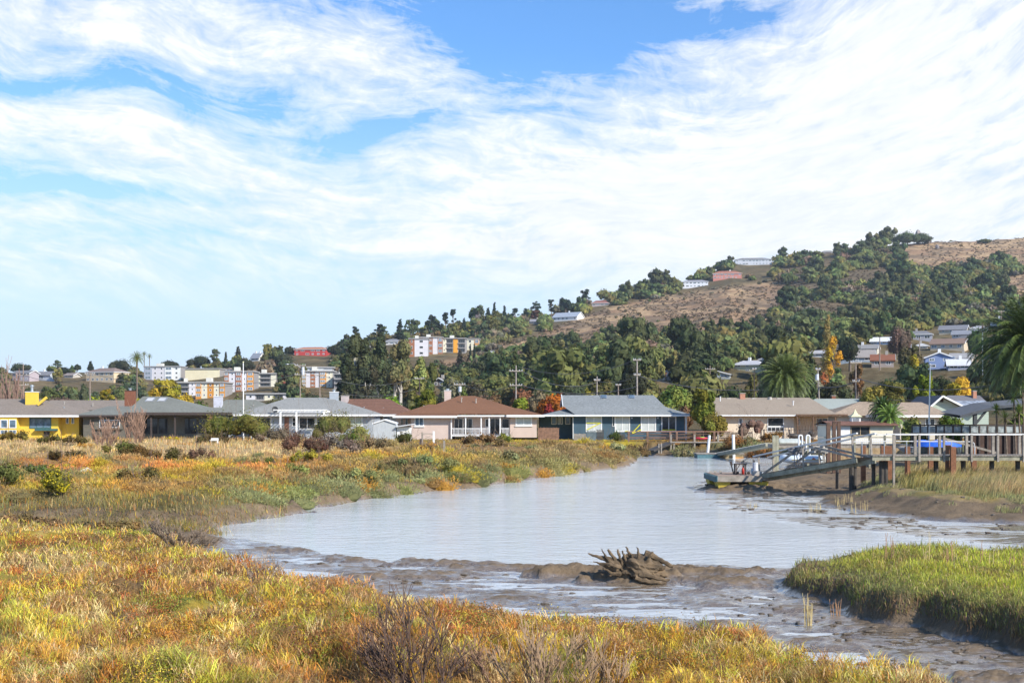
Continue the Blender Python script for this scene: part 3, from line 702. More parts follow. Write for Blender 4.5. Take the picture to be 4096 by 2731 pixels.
def lobes_spire(rnd, n=16, w=.85, h=2.2):
    L = []
    for i in range(n):
        z = .15+i/(n-1)*(h-.3); r = w*(1-(z/h)**1.6*.85)*rnd.uniform(.8, 1.15); a = rnd.uniform(0, 6.28)
        L.append((math.cos(a)*r*.35, math.sin(a)*r*.35, z, r, r, h/n*1.1))
    return L
def lobes_conifer(rnd, n=22, h=2.2, w=.62):
    L = []
    for i in range(n):
        z = .3+(i/(n-1))*(h-.4); R_ = w*(1-(z-.3)/(h-.15))**.8+.05; a = i*2.4+rnd.uniform(-.5, .5)
        L.append((math.cos(a)*R_*.6, math.sin(a)*R_*.6, z-R_*.15, R_*.5, R_*.5, .09+R_*.12))
    return L
def lobes_pine(rnd, n=15):
    L = []
    for i in range(n):
        z = rnd.uniform(.75, 1.9); r = rnd.uniform(.1, .55)*(1 if z < 1.5 else .6); a = rnd.uniform(0, 6.28); s = rnd.uniform(.14, .3)
        L.append((math.cos(a)*r*1.25, math.sin(a)*r*1.25, z, s, s, s*.5))
    return L
def lobes_euc(rnd, n=16):
    L = []
    for i in range(n):
        z = rnd.uniform(.55, 1.95); r = rnd.uniform(.15, .62)*(1 if z < 1.5 else .7); a = rnd.uniform(0, 6.28); s = rnd.uniform(.16, .3)
        L.append((math.cos(a)*r, math.sin(a)*r, z, s, s, s*1.15))
    return L
KINDS = {'oak': lobes_oak, 'round': lobes_round, 'spire': lobes_spire, 'conifer': lobes_conifer, 'pine': lobes_pine, 'euc': lobes_euc, 'bush': lambda r: lobes_oak(r, 7, .75)}
def make_tree(name, label, cat, loc, rad, kind, c, nleaf, seed, size=None, htrunk=None, group=None, hscale=1.0, core=None, bark=None, multi=1):
    """crown built to a unit radius then scaled to rad; trunk with limbs reaching into the lobes"""
    rnd = random.Random(seed); L = KINDS[kind](rnd)
    x, y, g = loc
    base = 0 if kind in ('spire', 'bush') else (htrunk if htrunk is not None else .35*rad)
    S = lambda a, b, c_, d, e, f: (x+a*rad, y+b*rad, g+base+c_*rad*hscale, d*rad, e*rad, f*rad*hscale)
    LL = [S(*l) for l in L]
    size = size or rad*.09
    core = core if core is not None else (.8 if kind in ('oak', 'round', 'spire', 'bush') else .45)
    t = thing(name, label, cat, (x, y, g), group=group)
    V, Q, T, C = crown_arrays(LL, nleaf, size, c, core=core, seed=seed)
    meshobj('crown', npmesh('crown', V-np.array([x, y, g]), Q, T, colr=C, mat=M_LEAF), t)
    mb = MB(); r0 = rad*(.09 if kind != 'bush' else .04)
    if kind in ('conifer', 'pine', 'spire'):
        top = max(l[2] for l in LL); mb.tube([(x, y, g-.3), (x+rad*.03, y, g+(top-g)*.5), (x, y, top)], [r0, r0*.7, r0*.15], 7)
        if kind == 'pine':
            for l in LL: mb.tube([(x, y, g+(l[2]-g)*.72), (l[0], l[1], l[2])], [r0*.4, r0*.12], 5)
    else:
        for m in range(multi):
            ox = (m-(multi-1)/2)*rad*.3; fork = (x+ox*.9+rnd.uniform(-.05, .05)*rad, y, g+base+(.35 if kind != 'euc' else .5)*rad*hscale)
            mb.tube([(x+ox*.6, y, g-.3), (x+ox*.8, y, g+(fork[2]-g)*.5), fork], [r0*1.15, r0*.9, r0*.7], 7)
            for l in LL[m::multi]:
                mid = ((fork[0]+l[0])/2, (fork[1]+l[1])/2, fork[2]+(l[2]-fork[2])*.6); mb.tube([fork, mid, (l[0], l[1], l[2]+l[5]*.3)], [r0*.55, r0*.3, r0*.1], 5)
    mb.build('trunk', bark or M_BARK, t)
    return t
# tree colours
G_OAK = (.12, .14, .045); G_DARK = (.08, .105, .042); G_PINE = (.085, .115, .055); G_EUC = (.105, .115, .052); G_YG = (.26, .25, .03); G_GOLD = (.50, .34, .03)
G_BRT = (.16, .26, .03); G_ORG = (.46, .18, .02); G_RED = (.24, .055, .03); G_OLV = (.13, .13, .045); G_BRN = (.15, .10, .06); G_SAGE = (.17, .17, .10)

def hillside_trees():
    rnd = random.Random(5)
    protos = []
    KD = [('oak', G_OAK, 'live_oak', 'live oak', 'rounded dark green live oak on the hillside', 'live oaks on the hillside'),
          ('oak', (.17, .175, .058), 'live_oak', 'live oak', 'olive green spreading oak on the hillside', 'olive green oaks on the hillside'),
          ('round', G_DARK, 'bay_tree', 'tree', 'tall rounded blackish green tree on the hillside', 'tall dark trees on the hillside'),
          ('pine', G_PINE, 'pine_tree', 'pine', 'open-crowned dark pine among the hillside houses', 'pines on the hillside'),
          ('bush', (.15, .135, .06), 'hill_shrub', 'shrub', 'brownish green shrub on the dry hillside', 'shrubs on the dry hillside'),
          ('oak', (.20, .165, .11), 'grey_oak', 'tree', 'greyish brown half-bare tree on the hillside', 'half-bare trees on the hillside'),
          ('round', (.16, .165, .05), 'leafy_tree', 'tree', 'yellowish green garden tree on the lower hillside', 'yellow-green trees on the lower hillside')]
    for i, (k, c, nm, cat, lb, gr) in enumerate(KD):
        for v in range(2):
            t = make_tree(nm, lb, cat, (0, 0, 0), 1.0, k, c, 700, 100+i*7+v, size=.12, group=gr, htrunk=.12)
            reg(t); protos.append([t, i, False])
    used = {i: 0 for i in range(len(protos))}
    def place(pi, x, y, z, s, hs):
        t = protos[pi][0]
        if not protos[pi][2]:
            protos[pi][2] = True; t.location = (x, y, z-.25*s); t.scale = (s, s, s*hs); t.rotation_euler = (0, 0, rnd.uniform(0, 6.28)); return t
        return dup(t, (x, y, z-.25*s), rnd.uniform(0, 6.28), (s, s, s*hs))
    cand = []
    N = 26000
    px = rng.uniform(-250, 4500, N); py = rng.uniform(930, 1640, N)
    top = np.interp(px, PX_R, PY_R); ok = py > top-2
    cov = hill_cover(px, py)
    cells = {}
    for i in range(N):
        if not ok[i]: continue
        if rnd.random() > cov[i]**1.5: continue
        x, y, z = on_hill(px[i], py[i])
        if cov[i] < .8 and vn(x/28, y/34, 88) < .43+.12*(rnd.random()-.5) and px[i] > 1900 and py[i] > np.interp(px[i], PX_R, PY_R)+26: continue
        bare = cov[i] < .3; scr = cov[i] < .6 and px[i] > 1900
        s = rnd.uniform(1.0, 2.6) if bare else (rnd.uniform(1.3, 3.6) if scr else rnd.uniform(3.8, 8.6))
        if px[i] < 1900: s = rnd.uniform(2.0, 5.6)
        if y > 1100 and not bare: s *= 1.25
        # keep crowns from piling up: one per cell of their own size on the picture-independent ground
        q_ = 2.0 if s < 3 else 3.6 if s < 5 else 5.6; key = (q_, round(x/(q_*1.25)), round(y/(q_*2.1)))
        if key in cells: continue
        bad = False
        for (qx0, qx1, qy0, qy1) in KEEP:
            if qx0-10 < px[i] < qx1+10 and qy0+4 < py[i] < qy1+ (s*2.5/y*F): bad = True; break
        if bad: continue
        cells[key] = 1
        u = rnd.random()
        if scr: kind = 5 if u < .5 else (4 if u < .8 else 0)
        elif bare: kind = 4 if u < .6 else (0 if u < .85 else 5)
        elif px[i] < 2000: kind = 0 if u < .3 else 1 if u < .5 else 2 if u < .6 else 3 if u < .7 else 4 if u < .85 else 5 if u < .93 else 6
        else: kind = 0 if u < .42 else 1 if u < .68 else 2 if u < .83 else 5 if u < .92 else (6 if py[i] > 1510 else 1)
        cand.append((s/y, x, y, z, s, kind))
    cand.sort(reverse=True)
    placed = []
    lim = {}
    rest = []
    for q, x, y, z, s, kind in cand:
        lim[kind] = lim.get(kind, 0)+1
        if lim[kind] <= (120 if kind in (0, 1) else 60): placed.append((place(kind*2+rnd.randint(0, 1), x, y, z, s, rnd.uniform(.85, 1.25)), kind, CX+F*x/y, HY-(z+s*.7-CZ)/y*F))
        else: rest.append((x, y, z, s, kind))
    WORD = ['dark live oak', 'olive oak', 'tall blackish tree', 'open-crowned pine', 'brownish green shrub', 'greyish half-bare tree', 'yellow-green tree']
    ORD = ['nearest', 'second nearest', 'third nearest', 'fourth nearest', 'fifth nearest', 'sixth nearest', 'seventh nearest', 'eighth nearest', 'ninth nearest', 'tenth nearest', 'eleventh nearest', 'twelfth nearest', 'thirteenth nearest', 'fourteenth nearest', 'fifteenth nearest', 'sixteenth nearest', 'seventeenth nearest', 'eighteenth nearest', 'nineteenth nearest', 'twentieth nearest', 'twenty-first nearest', 'twenty-second nearest', 'twenty-third nearest', 'twenty-fourth nearest', 'twenty-fifth nearest', 'twenty-sixth nearest', 'twenty-seventh nearest', 'twenty-eighth nearest', 'twenty-ninth nearest', 'thirtieth nearest', 'thirty-first nearest']
    grp = {}
    for o, k, px_, py_ in placed:
        best = min(MARKS, key=lambda m: (m[0]-px_)**2+((m[1]-py_)*1.6)**2); dx, dy = px_-best[0], (py_-best[1])*1.6
        w = ('right of' if dx > 0 else 'left of') if abs(dx) > abs(dy) else ('below' if dy > 0 else 'above')
        grp.setdefault((k, best[2], w), []).append((dx*dx+dy*dy, o))
    for (k, mk, w), L_ in grp.items():
        L_.sort(key=lambda q: q[0])
        for i, (_, o) in enumerate(L_): o['label'] = '%s, %s %s the %s' % (WORD[k], ORD[min(i, 30)], w, mk)
    # the far wood that reads as one mass
    Vs = []; Qs = []; Ts = []; Cs = []; off = 0
    arr = {}
    for k in range(7):
        for v in range(2):
            r2 = random.Random(900+k*3+v); arr[(k, v)] = crown_arrays(KINDS[KD[k][0]](r2), 170, .2, KD[k][1], core=.8)
    for x, y, z, s, kind in rest:
        V, Q, T, C = arr[(kind, rnd.randint(0, 1))]; a = rnd.uniform(0, 6.28); ca, sa = math.cos(a), math.sin(a)
        Rm = np.array([[ca, -sa, 0], [sa, ca, 0], [0, 0, 1]]); V2 = (V@Rm.T)*np.array([s, s, s*rnd.uniform(.85, 1.3)])+np.array([x, y, z-.2*s])
        Vs.append(V2); Qs.append(Q+off); Ts.append(T+off); Cs.append(C*rnd.uniform(.75, 1.25)*np.array([rnd.uniform(.85, 1.25), 1, rnd.uniform(.9, 1.1)])); off += len(V2)
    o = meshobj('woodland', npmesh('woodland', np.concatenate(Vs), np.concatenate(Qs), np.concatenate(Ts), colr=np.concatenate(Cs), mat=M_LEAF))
    tag(o, 'dense dark oak woodland covering the upper hillside', 'woodland', kind='stuff')
    # knee-high scrub speckled over the dry slopes
    N = 22000; px = rng.uniform(1000, 4500, N); py = rng.uniform(930, 1500, N); cov = hill_cover(px, py)
    P = []; sc_ = []
    for i in np.where((cov < .7) & (py > np.interp(px, PX_R, PY_R)))[0]:
        if vn(px[i]/60, py[i]/30, 77) < .30: continue
        if len(P) > 6000: break
        x, y, z = on_hill(px[i], py[i]); P.append((x, y, z)); sc_.append(rnd.uniform(.4, 1.5))
    P = np.array(P); sc_ = np.array(sc_); m = 26
    d = sph(len(P)*m).reshape(len(P), m, 3); d[:, :, 2] = abs(d[:, :, 2])*.8
    Q_ = (P[:, None]+d*sc_[:, None, None]).reshape(-1, 3)
    c = np.repeat(np.array([.13, .10, .055])*rng.uniform(.5, 1.3, (len(P), 1)), m, 0)
    V, Q, cc = leafcloud(None, Q_, .42, c, nrm=d.reshape(-1, 3))
    o = meshobj('scrub', npmesh('scrub', V, Q, colr=cc, mat=M_LEAF)); tag(o, 'low brown scrub speckling the dry grass slopes', 'scrub', kind='stuff')

def mound_plants():
    """hummocks of marsh plants: uneven leafy domes that give the far bank its lumps and dark undersides"""
    n0 = 2600; px = rng.uniform(-300, 3000, n0); D = np.where(rng.random(n0) < .5, rng.uniform(54, 140, n0), rng.uniform(54, 100, n0)); x = X(px, D)
    s = sdpoly(x, D, P_LAND); k = ((s > .2) | ((X(1, 1) < 0) & (x/D < -.2) & (D < 62) & (s > -3))) & (D < 134) & ((s < 9) | (rng.random(n0) < .38)); k &= ~((D > 92) & (px < 1500) & (rng.random(n0) < .75))
    for o in (k,): x, D, s = x[o], D[o], s[o]
    z = height(x, D); c = veg_color(x, D)*rng.uniform(.7, 1.35, (len(x), 1)); c = pick(c, (C_BRN*1.2, C_RUST, C_YEL*.8, C_GREY, C_ORANGE), (.25, .2, .2, .2, .15), .3); Vs = []; Qs = []; Ts = []; Cs = []; off = 0
    for i in range(len(x)):
        r = rng.uniform(.4, 1.25)*(1.15 if s[i] < 5 else .85); h = r*rng.uniform(.42, .7); m = int(260+270*r)
        d = sph(m); d[:, 2] = np.abs(d[:, 2])*1.0-.1; P = d*np.array([r, r*.9, h])*rng.uniform(.5, 1.08, (m, 1))*(1+.3*np.sin(d[:, :1]*5+i)*np.cos(d[:, 1:2]*4+i*2))+np.array([x[i], D[i], z[i]-.02])
        V, Q, cc = leafcloud(None, P, .012+.00036*D[i], np.tile(c[i], (m, 1)), ax=d+np.array([0, 0, .55])); Vs.append(V); Qs.append(Q+off); Cs.append(cc); off += len(V)
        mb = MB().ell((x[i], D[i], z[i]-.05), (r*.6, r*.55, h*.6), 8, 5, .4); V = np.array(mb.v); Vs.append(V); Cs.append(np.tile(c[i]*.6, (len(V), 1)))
        for f in mb.f: (Ts if len(f) == 3 else Qs).append(np.array([f])+off)
        off += len(V)
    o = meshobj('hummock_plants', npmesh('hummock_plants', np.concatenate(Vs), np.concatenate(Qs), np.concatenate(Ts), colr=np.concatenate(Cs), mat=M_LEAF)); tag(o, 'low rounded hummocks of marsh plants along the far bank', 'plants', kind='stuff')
    # sprawling rust and olive cushions on the near bank
    n0 = 2000; x, y = scatter(n0, -300, 3900, 2080, 2900, 1.1); s = sdpoly(x, y, P_NEAR); k = s > .2; x, y, s = x[k], y[k], s[k]; z = height(x, y)
    PL = np.array((C_RUST, C_ORANGE, C_BRN, C_YEL, C_GRN, C_BRN*.8, C_RUST*1.2, C_RED)); Vs = []; Qs = []; Cs = []; off = 0
    gate = fbm(x/2.2, y/2.2, 201, 3)
    for i in range(len(x)):
        if gate[i] < .5: continue
        r = rng.uniform(.15, .48); h = r*rng.uniform(.5, .85); m = int(120+420*r); d = sph(m); d[:, 2] = np.abs(d[:, 2])
        P = d*np.array([r, r, h])*rng.uniform(.35, 1.15, (m, 1))+np.array([x[i], y[i], z[i]]); c = PL[rng.integers(len(PL))]*rng.uniform(.8, 1.25)
        V, Q, cc = leafcloud(None, P, .011*y[i]/20+.006, np.tile(c, (m, 1)), nrm=d*.4+np.array([0, 0, .3])); Vs.append(V); Qs.append(Q+off); Cs.append(cc); off += len(V)
    o = meshobj('cushion_plants', npmesh('cushion_plants', np.concatenate(Vs), np.concatenate(Qs), colr=np.concatenate(Cs), mat=M_BLADE)); tag(o, 'sprawling rust and olive cushion plants among the near marsh', 'plants', kind='stuff')
    # wrack and clods strewn on the mud
    n0 = 1500; x, y = scatter(n0, 850, 4300, 2235, 2700, .05); f = sdpoly(x, y, P_FLAT); k = (f > .3) & (sdpoly(x, y, P_NEAR) < -.3) & (sdpoly(x, y, P_GREEN) < 0); x, y = x[k], y[k]
    x2, y2 = scatter(900, 2750, 4400, 1905, 2150, .15); k = (sdpoly(x2, y2, P_WET) > 0) | (sdpoly(x2, y2, P_RB) > 0); x = np.concatenate([x, x2[k]]); y = np.concatenate([y, y2[k]]); z = height(x, y); mb = MB(); rnd = random.Random(2)
    for i in range(len(x)):
        if fbm(x[i]/1.5, y[i]/.8, 191, 3) < .54: continue
        r = rnd.uniform(.02, .07)*(y[i]/30)**.5; mb.ell((x[i], y[i], z[i]+r*.15), (r*rnd.uniform(1, 2.4), r, r*.55), 6, 4, .7, rnd)
    o = mb.build('mud_clods', M('mud_clod', (.11, .085, .06), .5, .4, 9, .8, 40)); tag(o, 'small dark clods and wrack strewn over the wet mud', 'mud clods', kind='stuff')
mound_plants()
# ------------------------------------------------------------------ building pieces
G_DARKGL = glass_mat('dark_glass', (.035, .04, .045)); G_BLUEGL = glass_mat('sky_glass', (.10, .15, .20)); G_CURT = M('curtained_glass', (.50, .53, .52), .25, .12, 1.2); G_CURTG = M('green_curtain_glass', (.42, .46, .36), .3, .15, 1.2)
M_WHITE = M('white_paint', (.74, .74, .73), .55, .06, 3, dirt=.12); M_TRIMG = M('teal_trim', (.04, .12, .12), .6, .1)
M_CONC = M('concrete', (.38, .35, .31), .9, .15, 3, .3)
M_METAL = M('galvanised_metal', (.5, .52, .53), .35, .1, 3, metal=.7)
M_BRICK = M('brick', (.20, .075, .04), .9, .35, 9, .5, 30)
M_DARKW = M('dark_wood', (.055, .04, .035), .8, .3, 5, dirt=.3)
def roof(mb, x0, x1, y0, y1, ze, rx0, rx1, ry, zr, th=.2):
    """hipped or gabled roof: eave rectangle, ridge from rx0 to rx1 at depth ry"""
    a, b, c, d = (x0, y0, ze), (x1, y0, ze), (x1, y1, ze), (x0, y1, ze); r0, r1 = (rx0, ry, zr), (rx1, ry, zr)
    lo = [(p[0], p[1], p[2]-th) for p in (a, b, c, d)]
    if rx1-rx0 < .02: mb.poly([a, b, r0]); mb.poly([c, d, r0]); mb.poly([b, c, r0]); mb.poly([d, a, r0])
    else:
        mb.poly([a, b, r1, r0]); mb.poly([c, d, r0, r1]); mb.poly([b, c, r1]); mb.poly([d, a, r0])
    return mb
def fascia(x0, x1, y0, y1, ze, th=.2):
    mb = MB(); t = .05
    mb.box(x0-t, x1+t, y0-t, y0, ze-th, ze+.02); mb.box(x0-t, x1+t, y1, y1+t, ze-th, ze+.02)
    mb.box(x0-t, x0, y0, y1, ze-th, ze+.02); mb.box(x1, x1+t, y0, y1, ze-th, ze+.02)
    mb.box(x0, x1, y0, y1, ze-th+.02, ze-.02)
    return mb
def window(par, x0, x1, z0, z1, y, frame=M_WHITE, glass=G_DARKGL, nx=2, nz=1, fw=.09, name='window', sill=False, pan=None):
    """frame standing proud of the wall at depth y, glass set back in it"""
    mb = MB(); p = y-.07; q = y-.005
    mb.box(x0, x1, p, q, z1-fw, z1); mb.box(x0, x1, p, q, z0, z0+fw)
    mb.box(x0, x0+fw, p, q, z0+fw, z1-fw); mb.box(x1-fw, x1, p, q, z0+fw, z1-fw)
    for i in range(1, nx): xm = x0+(x1-x0)*i/nx; mb.box(xm-fw*.35, xm+fw*.35, p+.015, q, z0+fw, z1-fw)
    for i in range(1, nz): zm = z0+(z1-z0)*i/nz; mb.box(x0+fw, x1-fw, p+.02, q, zm-fw*.3, zm+fw*.3)
    w = mb.build(name, frame, par)
    MB().box(x0+fw, x1-fw, y-.03, y-.012, z0+fw, z1-fw).build('pane', glass, w)
    if sill: MB().box(x0-.06, x1+.06, y-.13, y-.002, z0-.08, z0-.004).build('sill', frame, w)
    return w
def wpx(par, a, b, c, d, D, **k):   # window by the direction of its corners, on a facade D away
    return window(par, X(a, D), X(b, D), Z(d, D), Z(c, D), D, **k)
def box_part(name, mat, par, x0, x1, y0, y1, z0, z1): return MB().box(x0, x1, y0, y1, z0, z1).build(name, mat, par)
def chimney(par, a, b, c, d, D, mat, dep=.7, cap=M_CONC, pot=None):
    x0, x1, z0, z1 = X(a, D), X(b, D), Z(d, D), Z(c, D)
    ch = MB().box(x0, x1, D, D+dep, z0-.6, z1).build('chimney', mat, par)
    MB().box(x0-.05, x1+.05, D-.05, D+dep+.05, z1+.003, z1+.08).build('chimney_cap', cap, ch)
    if pot:
        xm = (x0+x1)/2; MB().tube([(xm, D+dep/2, z1+.08), (xm, D+dep/2, z1+pot)], .16, 10).tube([(xm, D+dep/2, z1+pot*.75), (xm, D+dep/2, z1+pot*.95)], .25, 10).build('flue', M_METAL, ch)
    return ch
def vents(par, L, D, mat=M_METAL):
    for (px, py) in L:
        x, z = X(px, D), Z(py, D); MB().tube([(x, D, z-.5), (x, D, z)], .06, 7).tube([(x, D, z), (x, D, z+.08)], .11, 7).build('roof_vent', mat, par)
def skylight(par, a, b, c, d, D, slope, mat=G_BLUEGL):
    x0, x1 = X(a, D), X(b, D); z0, z1 = Z(d, D), Z(c, D)
    dy = (z1-z0)/slope; f = MB()
    pts = [(x0, D, z0), (x1, D, z0), (x1, D+dy, z1), (x0, D+dy, z1)]; up = .14
    hi = [(p[0], p[1]-.03, p[2]+up) for p in pts]
    f.poly(hi)
    for i in range(4): f.poly([pts[i], pts[(i+1) % 4], hi[(i+1) % 4], hi[i]])
    o = f.build('skylight', M_METAL, par)
    g = [(x0+.12, D+.02, z0+up+.06), (x1-.12, D+.02, z0+up+.06), (x1-.12, D+dy-.08, z1+up-.0), (x0+.12, D+dy-.08, z1+up-.0)]
    MB().poly([(p[0], p[1]-.02, p[2]+.01) for p in g]).build('pane', mat, o)

# ------------------------------------------------------------------ the row of houses on the far bank
R_TAUPE = roof_mat('taupe_shingles', (.24, .20, .165)); R_GREEN = roof_mat('grey_green_shingles', (.195, .20, .175)); R_GREY = roof_mat('grey_shingles', (.27, .27, .255))
R_BROWN = roof_mat('brown_shingles', (.20, .10, .058), .14); R_BLUEG = roof_mat('mottled_blue_grey_shingles', (.225, .24, .24), .35); R_TAN = roof_mat('tan_shingles', (.30, .245, .19), .15)
R_TILE = roof_mat('brown_roof_tiles', (.19, .10, .07), .3, .19); R_SHAKE = roof_mat('weathered_shake', (.38, .29, .21), .35, .16); R_SLATE = roof_mat('dark_grey_shingles', (.17, .165, .175), .15); R_PGREEN = roof_mat('pale_green_grey_roof', (.33, .36, .33), .08)
HG = 1.42
def house(name, label, D, x0, x1, wmat, ztop, depth=9, cat='house'):
    g = thing(name, label, cat, ((x0+x1)/2, D, HG)); return g
def row_houses():
    D = 150
    # 1 yellow
    Y = M('yellow_stucco', (.72, .50, .06), .8, .05, 1.2, .1, dirt=.06); h = thing('yellow_house', 'bright yellow stucco house with taupe roof at the left edge', 'house', (X(110, D), D, HG))
    W_ = MB(); W_.box(X(-260, D), X(233, D), D, D+9, HG-.2, Z(1664, D)); W_.box(X(233, D), X(302, D), D+1.2, D+8, HG-.2, Z(1664, D)+.02).build('wall', Y, h)
    MB().box(X(-260, D), X(80, D), D-1, D-.002, HG-.2, Z(1667, D)).build('bay', Y, h)
    rm = MB(); roof(rm, X(-300, D), X(325, D), D-1.1, D+10, Z(1660, D), X(-200, D+5), X(165, D+5), D+4.6, Z(1595, D+4.6)); rm.build('roof', R_TAUPE, h)
    fascia(X(-300, D), X(325, D), D-1.1, D+10, Z(1660, D)-.01, .22).build('fascia', M_WHITE, h)
    wpx(h, 118, 205, 1670, 1713, D, frame=M_TRIMG, glass=G_BLUEGL, nx=3)
    for a in (-40, 2, 36): wpx(h, a, a+30, 1677, 1712, D-1, frame=M_WHITE, glass=G_BLUEGL, nx=1, nz=1, fw=.1)
    for a in (-40, 2, 36): wpx(h, a, a+30, 1719, 1735, D-1, frame=M_WHITE, glass=G_BLUEGL, nx=2, fw=.06)
    for a, b in ((264, 276), (286, 297)): wpx(h, a, b, 1670, 1694, D+1.2, frame=M_WHITE, glass=G_BLUEGL, nx=1, fw=.07)
    box_part('awning', M_TRIMG, h, X(146, D), X(232, D), D-.6, D-.003, Z(1722, D), Z(1714, D))
    box_part('door', M_DARKW, h, X(175, D), X(199, D), D-.06, D-.004, HG, Z(1725, D))
    chimney(h, 101, 143, 1568, 1614, D+2.5, Y, 1.0, M_WHITE, .9)
    MB().beam((X(151, D+2), D+2, Z(1619, D+2)), (X(187, D+2), D+2, Z(1589, D+2)), .25, .3).build('roof_strut', Y, h)
    vents(h, [(224, 1633), (256, 1628)], D+2)
    # 2 dark brown
    O = M('olive_grey_board', (.135, .125, .10), .85, .12, 3, siding=.3); h = thing('dark_house', 'dark olive-brown house with deep shaded porch and two roof skylights', 'house', (X(580, D), D, HG))
    wb = MB(); wb.box(X(333, D), X(520, D), D, D+9, HG-.2, Z(1660, D)); wb.box(X(520, D), X(846, D), D+2.8, D+9, HG-.2, Z(1655, D)); wb.build('wall', O, h)
    rm = MB(); roof(rm, X(509, D), X(852, D), D-.9, D+10, Z(1649, D), X(572, D+5), X(668, D+5), D+5, Z(1585, D+5)); rm.build('roof', R_GREEN, h)
    rm = MB(); roof(rm, X(313, D), X(524, D), D-.95, D+9.3, Z(1660, D)+.01, X(425, D+3), X(640, D+3), D+3.6, Z(1624, D+3.6)); rm.build('side_roof', R_GREEN, h)
    fascia(X(509, D), X(852, D), D-.9, D+10, Z(1649, D)-.01, .3).build('fascia', M_DARKW, h)
    fascia(X(313, D), X(521, D), D-.95, D+2.7, Z(1660, D), .2).build('fascia', M_DARKW, h)
    wpx(h, 398, 480, 1679, 1710, D-.35, frame=M_WHITE, glass=G_DARKGL, nx=4, fw=.07)
    box_part('bay', O, h, X(380, D), X(494, D), D-.35, D-.003, Z(1716, D), Z(1671, D))
    for a, b in ((575, 632), (634, 672), (738, 790), (792, 835)): wpx(h, a, b, 1672, 1736, D+2.8, frame=M('bronze_frame', (.09, .08, .07), .5), glass=G_DARKGL, nx=1, fw=.08, name='sliding_door')
    for a in (524, 607, 702, 842):
        MB().box(X(a, D), X(a, D)+(.32 if a == 842 else .16), D-.6, D-.35, HG-.1, Z(1658, D)).build('porch_post', M('porch_post_wood', (.24, .12, .06), .8, .3, 4) if a == 842 else M_DARKW, h)
    box_part('porch_floor', M_CONC, h, X(520, D), X(852, D), D-.8, D+2.79, HG-.1, HG+.05)
    chimney(h, 498, 535, 1563, 1608, D+4, M_BRICK, .9, M_DARKW, .35)
    skylight(h, 578, 612, 1595, 1610, D+3.1, .36, M('pale_skylight', (.5, .5, .5), .4)); skylight(h, 626, 660, 1595, 1610, D+3.1, .36, M('pale_skylight', (.5, .5, .5), .4))
    # 2b long low roof behind
    D2 = 176; h = thing('low_house', 'low house with plain brown roof showing behind the dark house', 'house', (X(350, D2), D2, HG))
    box_part('wall', M('tan_stucco', (.38, .32, .24), .9), h, X(180, D2), X(540, D2), D2, D2+9, HG, Z(1640, D2))
    rm = MB(); roof(rm, X(170, D2), X(560, D2), D2-.8, D2+10, Z(1640, D2), X(203, D2+4), X(505, D2+4), D2+4, Z(1600, D2+4)); rm.build('roof', R_TAUPE, h)
    vents(h, [(257, 1608), (371, 1614), (371, 1630)], D2+1, M_CONC)
    # 3 grey-blue with white pergola
    B = M('pale_blue_grey_siding', (.37, .41, .45), .75, .06, 2, siding=.22); h = thing('pergola_house', 'pale blue-grey house with long grey roof and white pergola', 'house', (X(1230, D), D, HG))
    wb = MB(); wb.box(X(1003, D), X(1488, D), D, D+9.5, HG-.2, Z(1660, D)); wb.build('wall', B, h)
    rm = MB(); roof(rm, X(941, D), X(1500, D), D-.9, D+11, Z(1657, D), X(1155, D+5), X(1318, D+5), D+5, Z(1590, D+5)); rm.build('roof', R_GREY, h)
    fascia(X(941, D), X(1500, D), D-.9, D+11, Z(1657, D)-.01, .2).build('fascia', M_WHITE, h)
    wpx(h, 1004, 1086, 1667, 1722, D, nx=2, name='sliding_door', fw=.1)
    wpx(h, 1168, 1190, 1668, 1705, D, nx=1, nz=2); wpx(h, 1196, 1262, 1668, 1716, D, nx=2, name='sliding_door', fw=.08)
    wpx(h, 1266, 1294, 1667, 1700, D, nx=1, nz=2); wpx(h, 1364, 1450, 1662, 1705, D, glass=G_CURTG, nx=3, fw=.11)
    box_part('door', M('red_brown_door', (.22, .10, .06), .6), h, X(1138, D), X(1156, D), D-.06, D-.004, HG, Z(1668, D))
    pg = MB(); z = Z(1650, D-2.6)
    for a in (1122, 1186, 1296): pg.box(X(a, D-2.6)-.1, X(a, D-2.6)+.1, D-2.7, D-2.5, HG, z)
    pg.box(X(1110, D-2.6), X(1320, D-2.6), D-2.66, D-2.54, z+.002, z+.26)
    for i in range(14): xx = X(1112, D)+i*.45; pg.box(xx, xx+.07, D-3.0, D-.05, z+.262, z+.38)
    pg.build('pergola', M_WHITE, h)
    chimney(h, 1318, 1351, 1569, 1606, D+4.5, B, .9, M_WHITE, .4); vents(h, [(1177, 1596), (1278, 1596)], D+4.4)
    dd = thing('satellite_dish', 'dark grey satellite dish on the pergola house roof edge', 'satellite dish', (X(1100, D), D-.9, Z(1650, D)))
    dm = MB(); c = (X(1100, D-1.1), D-1.1, Z(1638, D)); pts = []
    for rr, yy in ((.02, .14), (.2, .1), (.34, .03), (.4, -.03)): pts.append([(c[0]+rr*math.cos(a*.5236), c[1]+yy, c[2]+rr*math.sin(a*.5236)*.95) for a in range(12)])
    for i in range(3):
        for k in range(12): dm.poly([pts[i][k], pts[i][(k+1) % 12], pts[i+1][(k+1) % 12], pts[i+1][k]])
    dm.build('dish', M('dark_dish', (.08, .085, .09), .5), dd); MB().tube([(c[0], c[1]+.14, c[2]), (c[0]+.1, c[1]+.2, c[2]-.4), (c[0]+.1, D-.9, Z(1652, D))], .035, 6).build('bracket', M_METAL, dd)
    # 3a house behind, between 2 and 3
    D2 = 162; h = thing('grey_roof_house', 'grey hip-roofed house between the dark house and the pergola house', 'house', (X(960, D2), D2, HG))
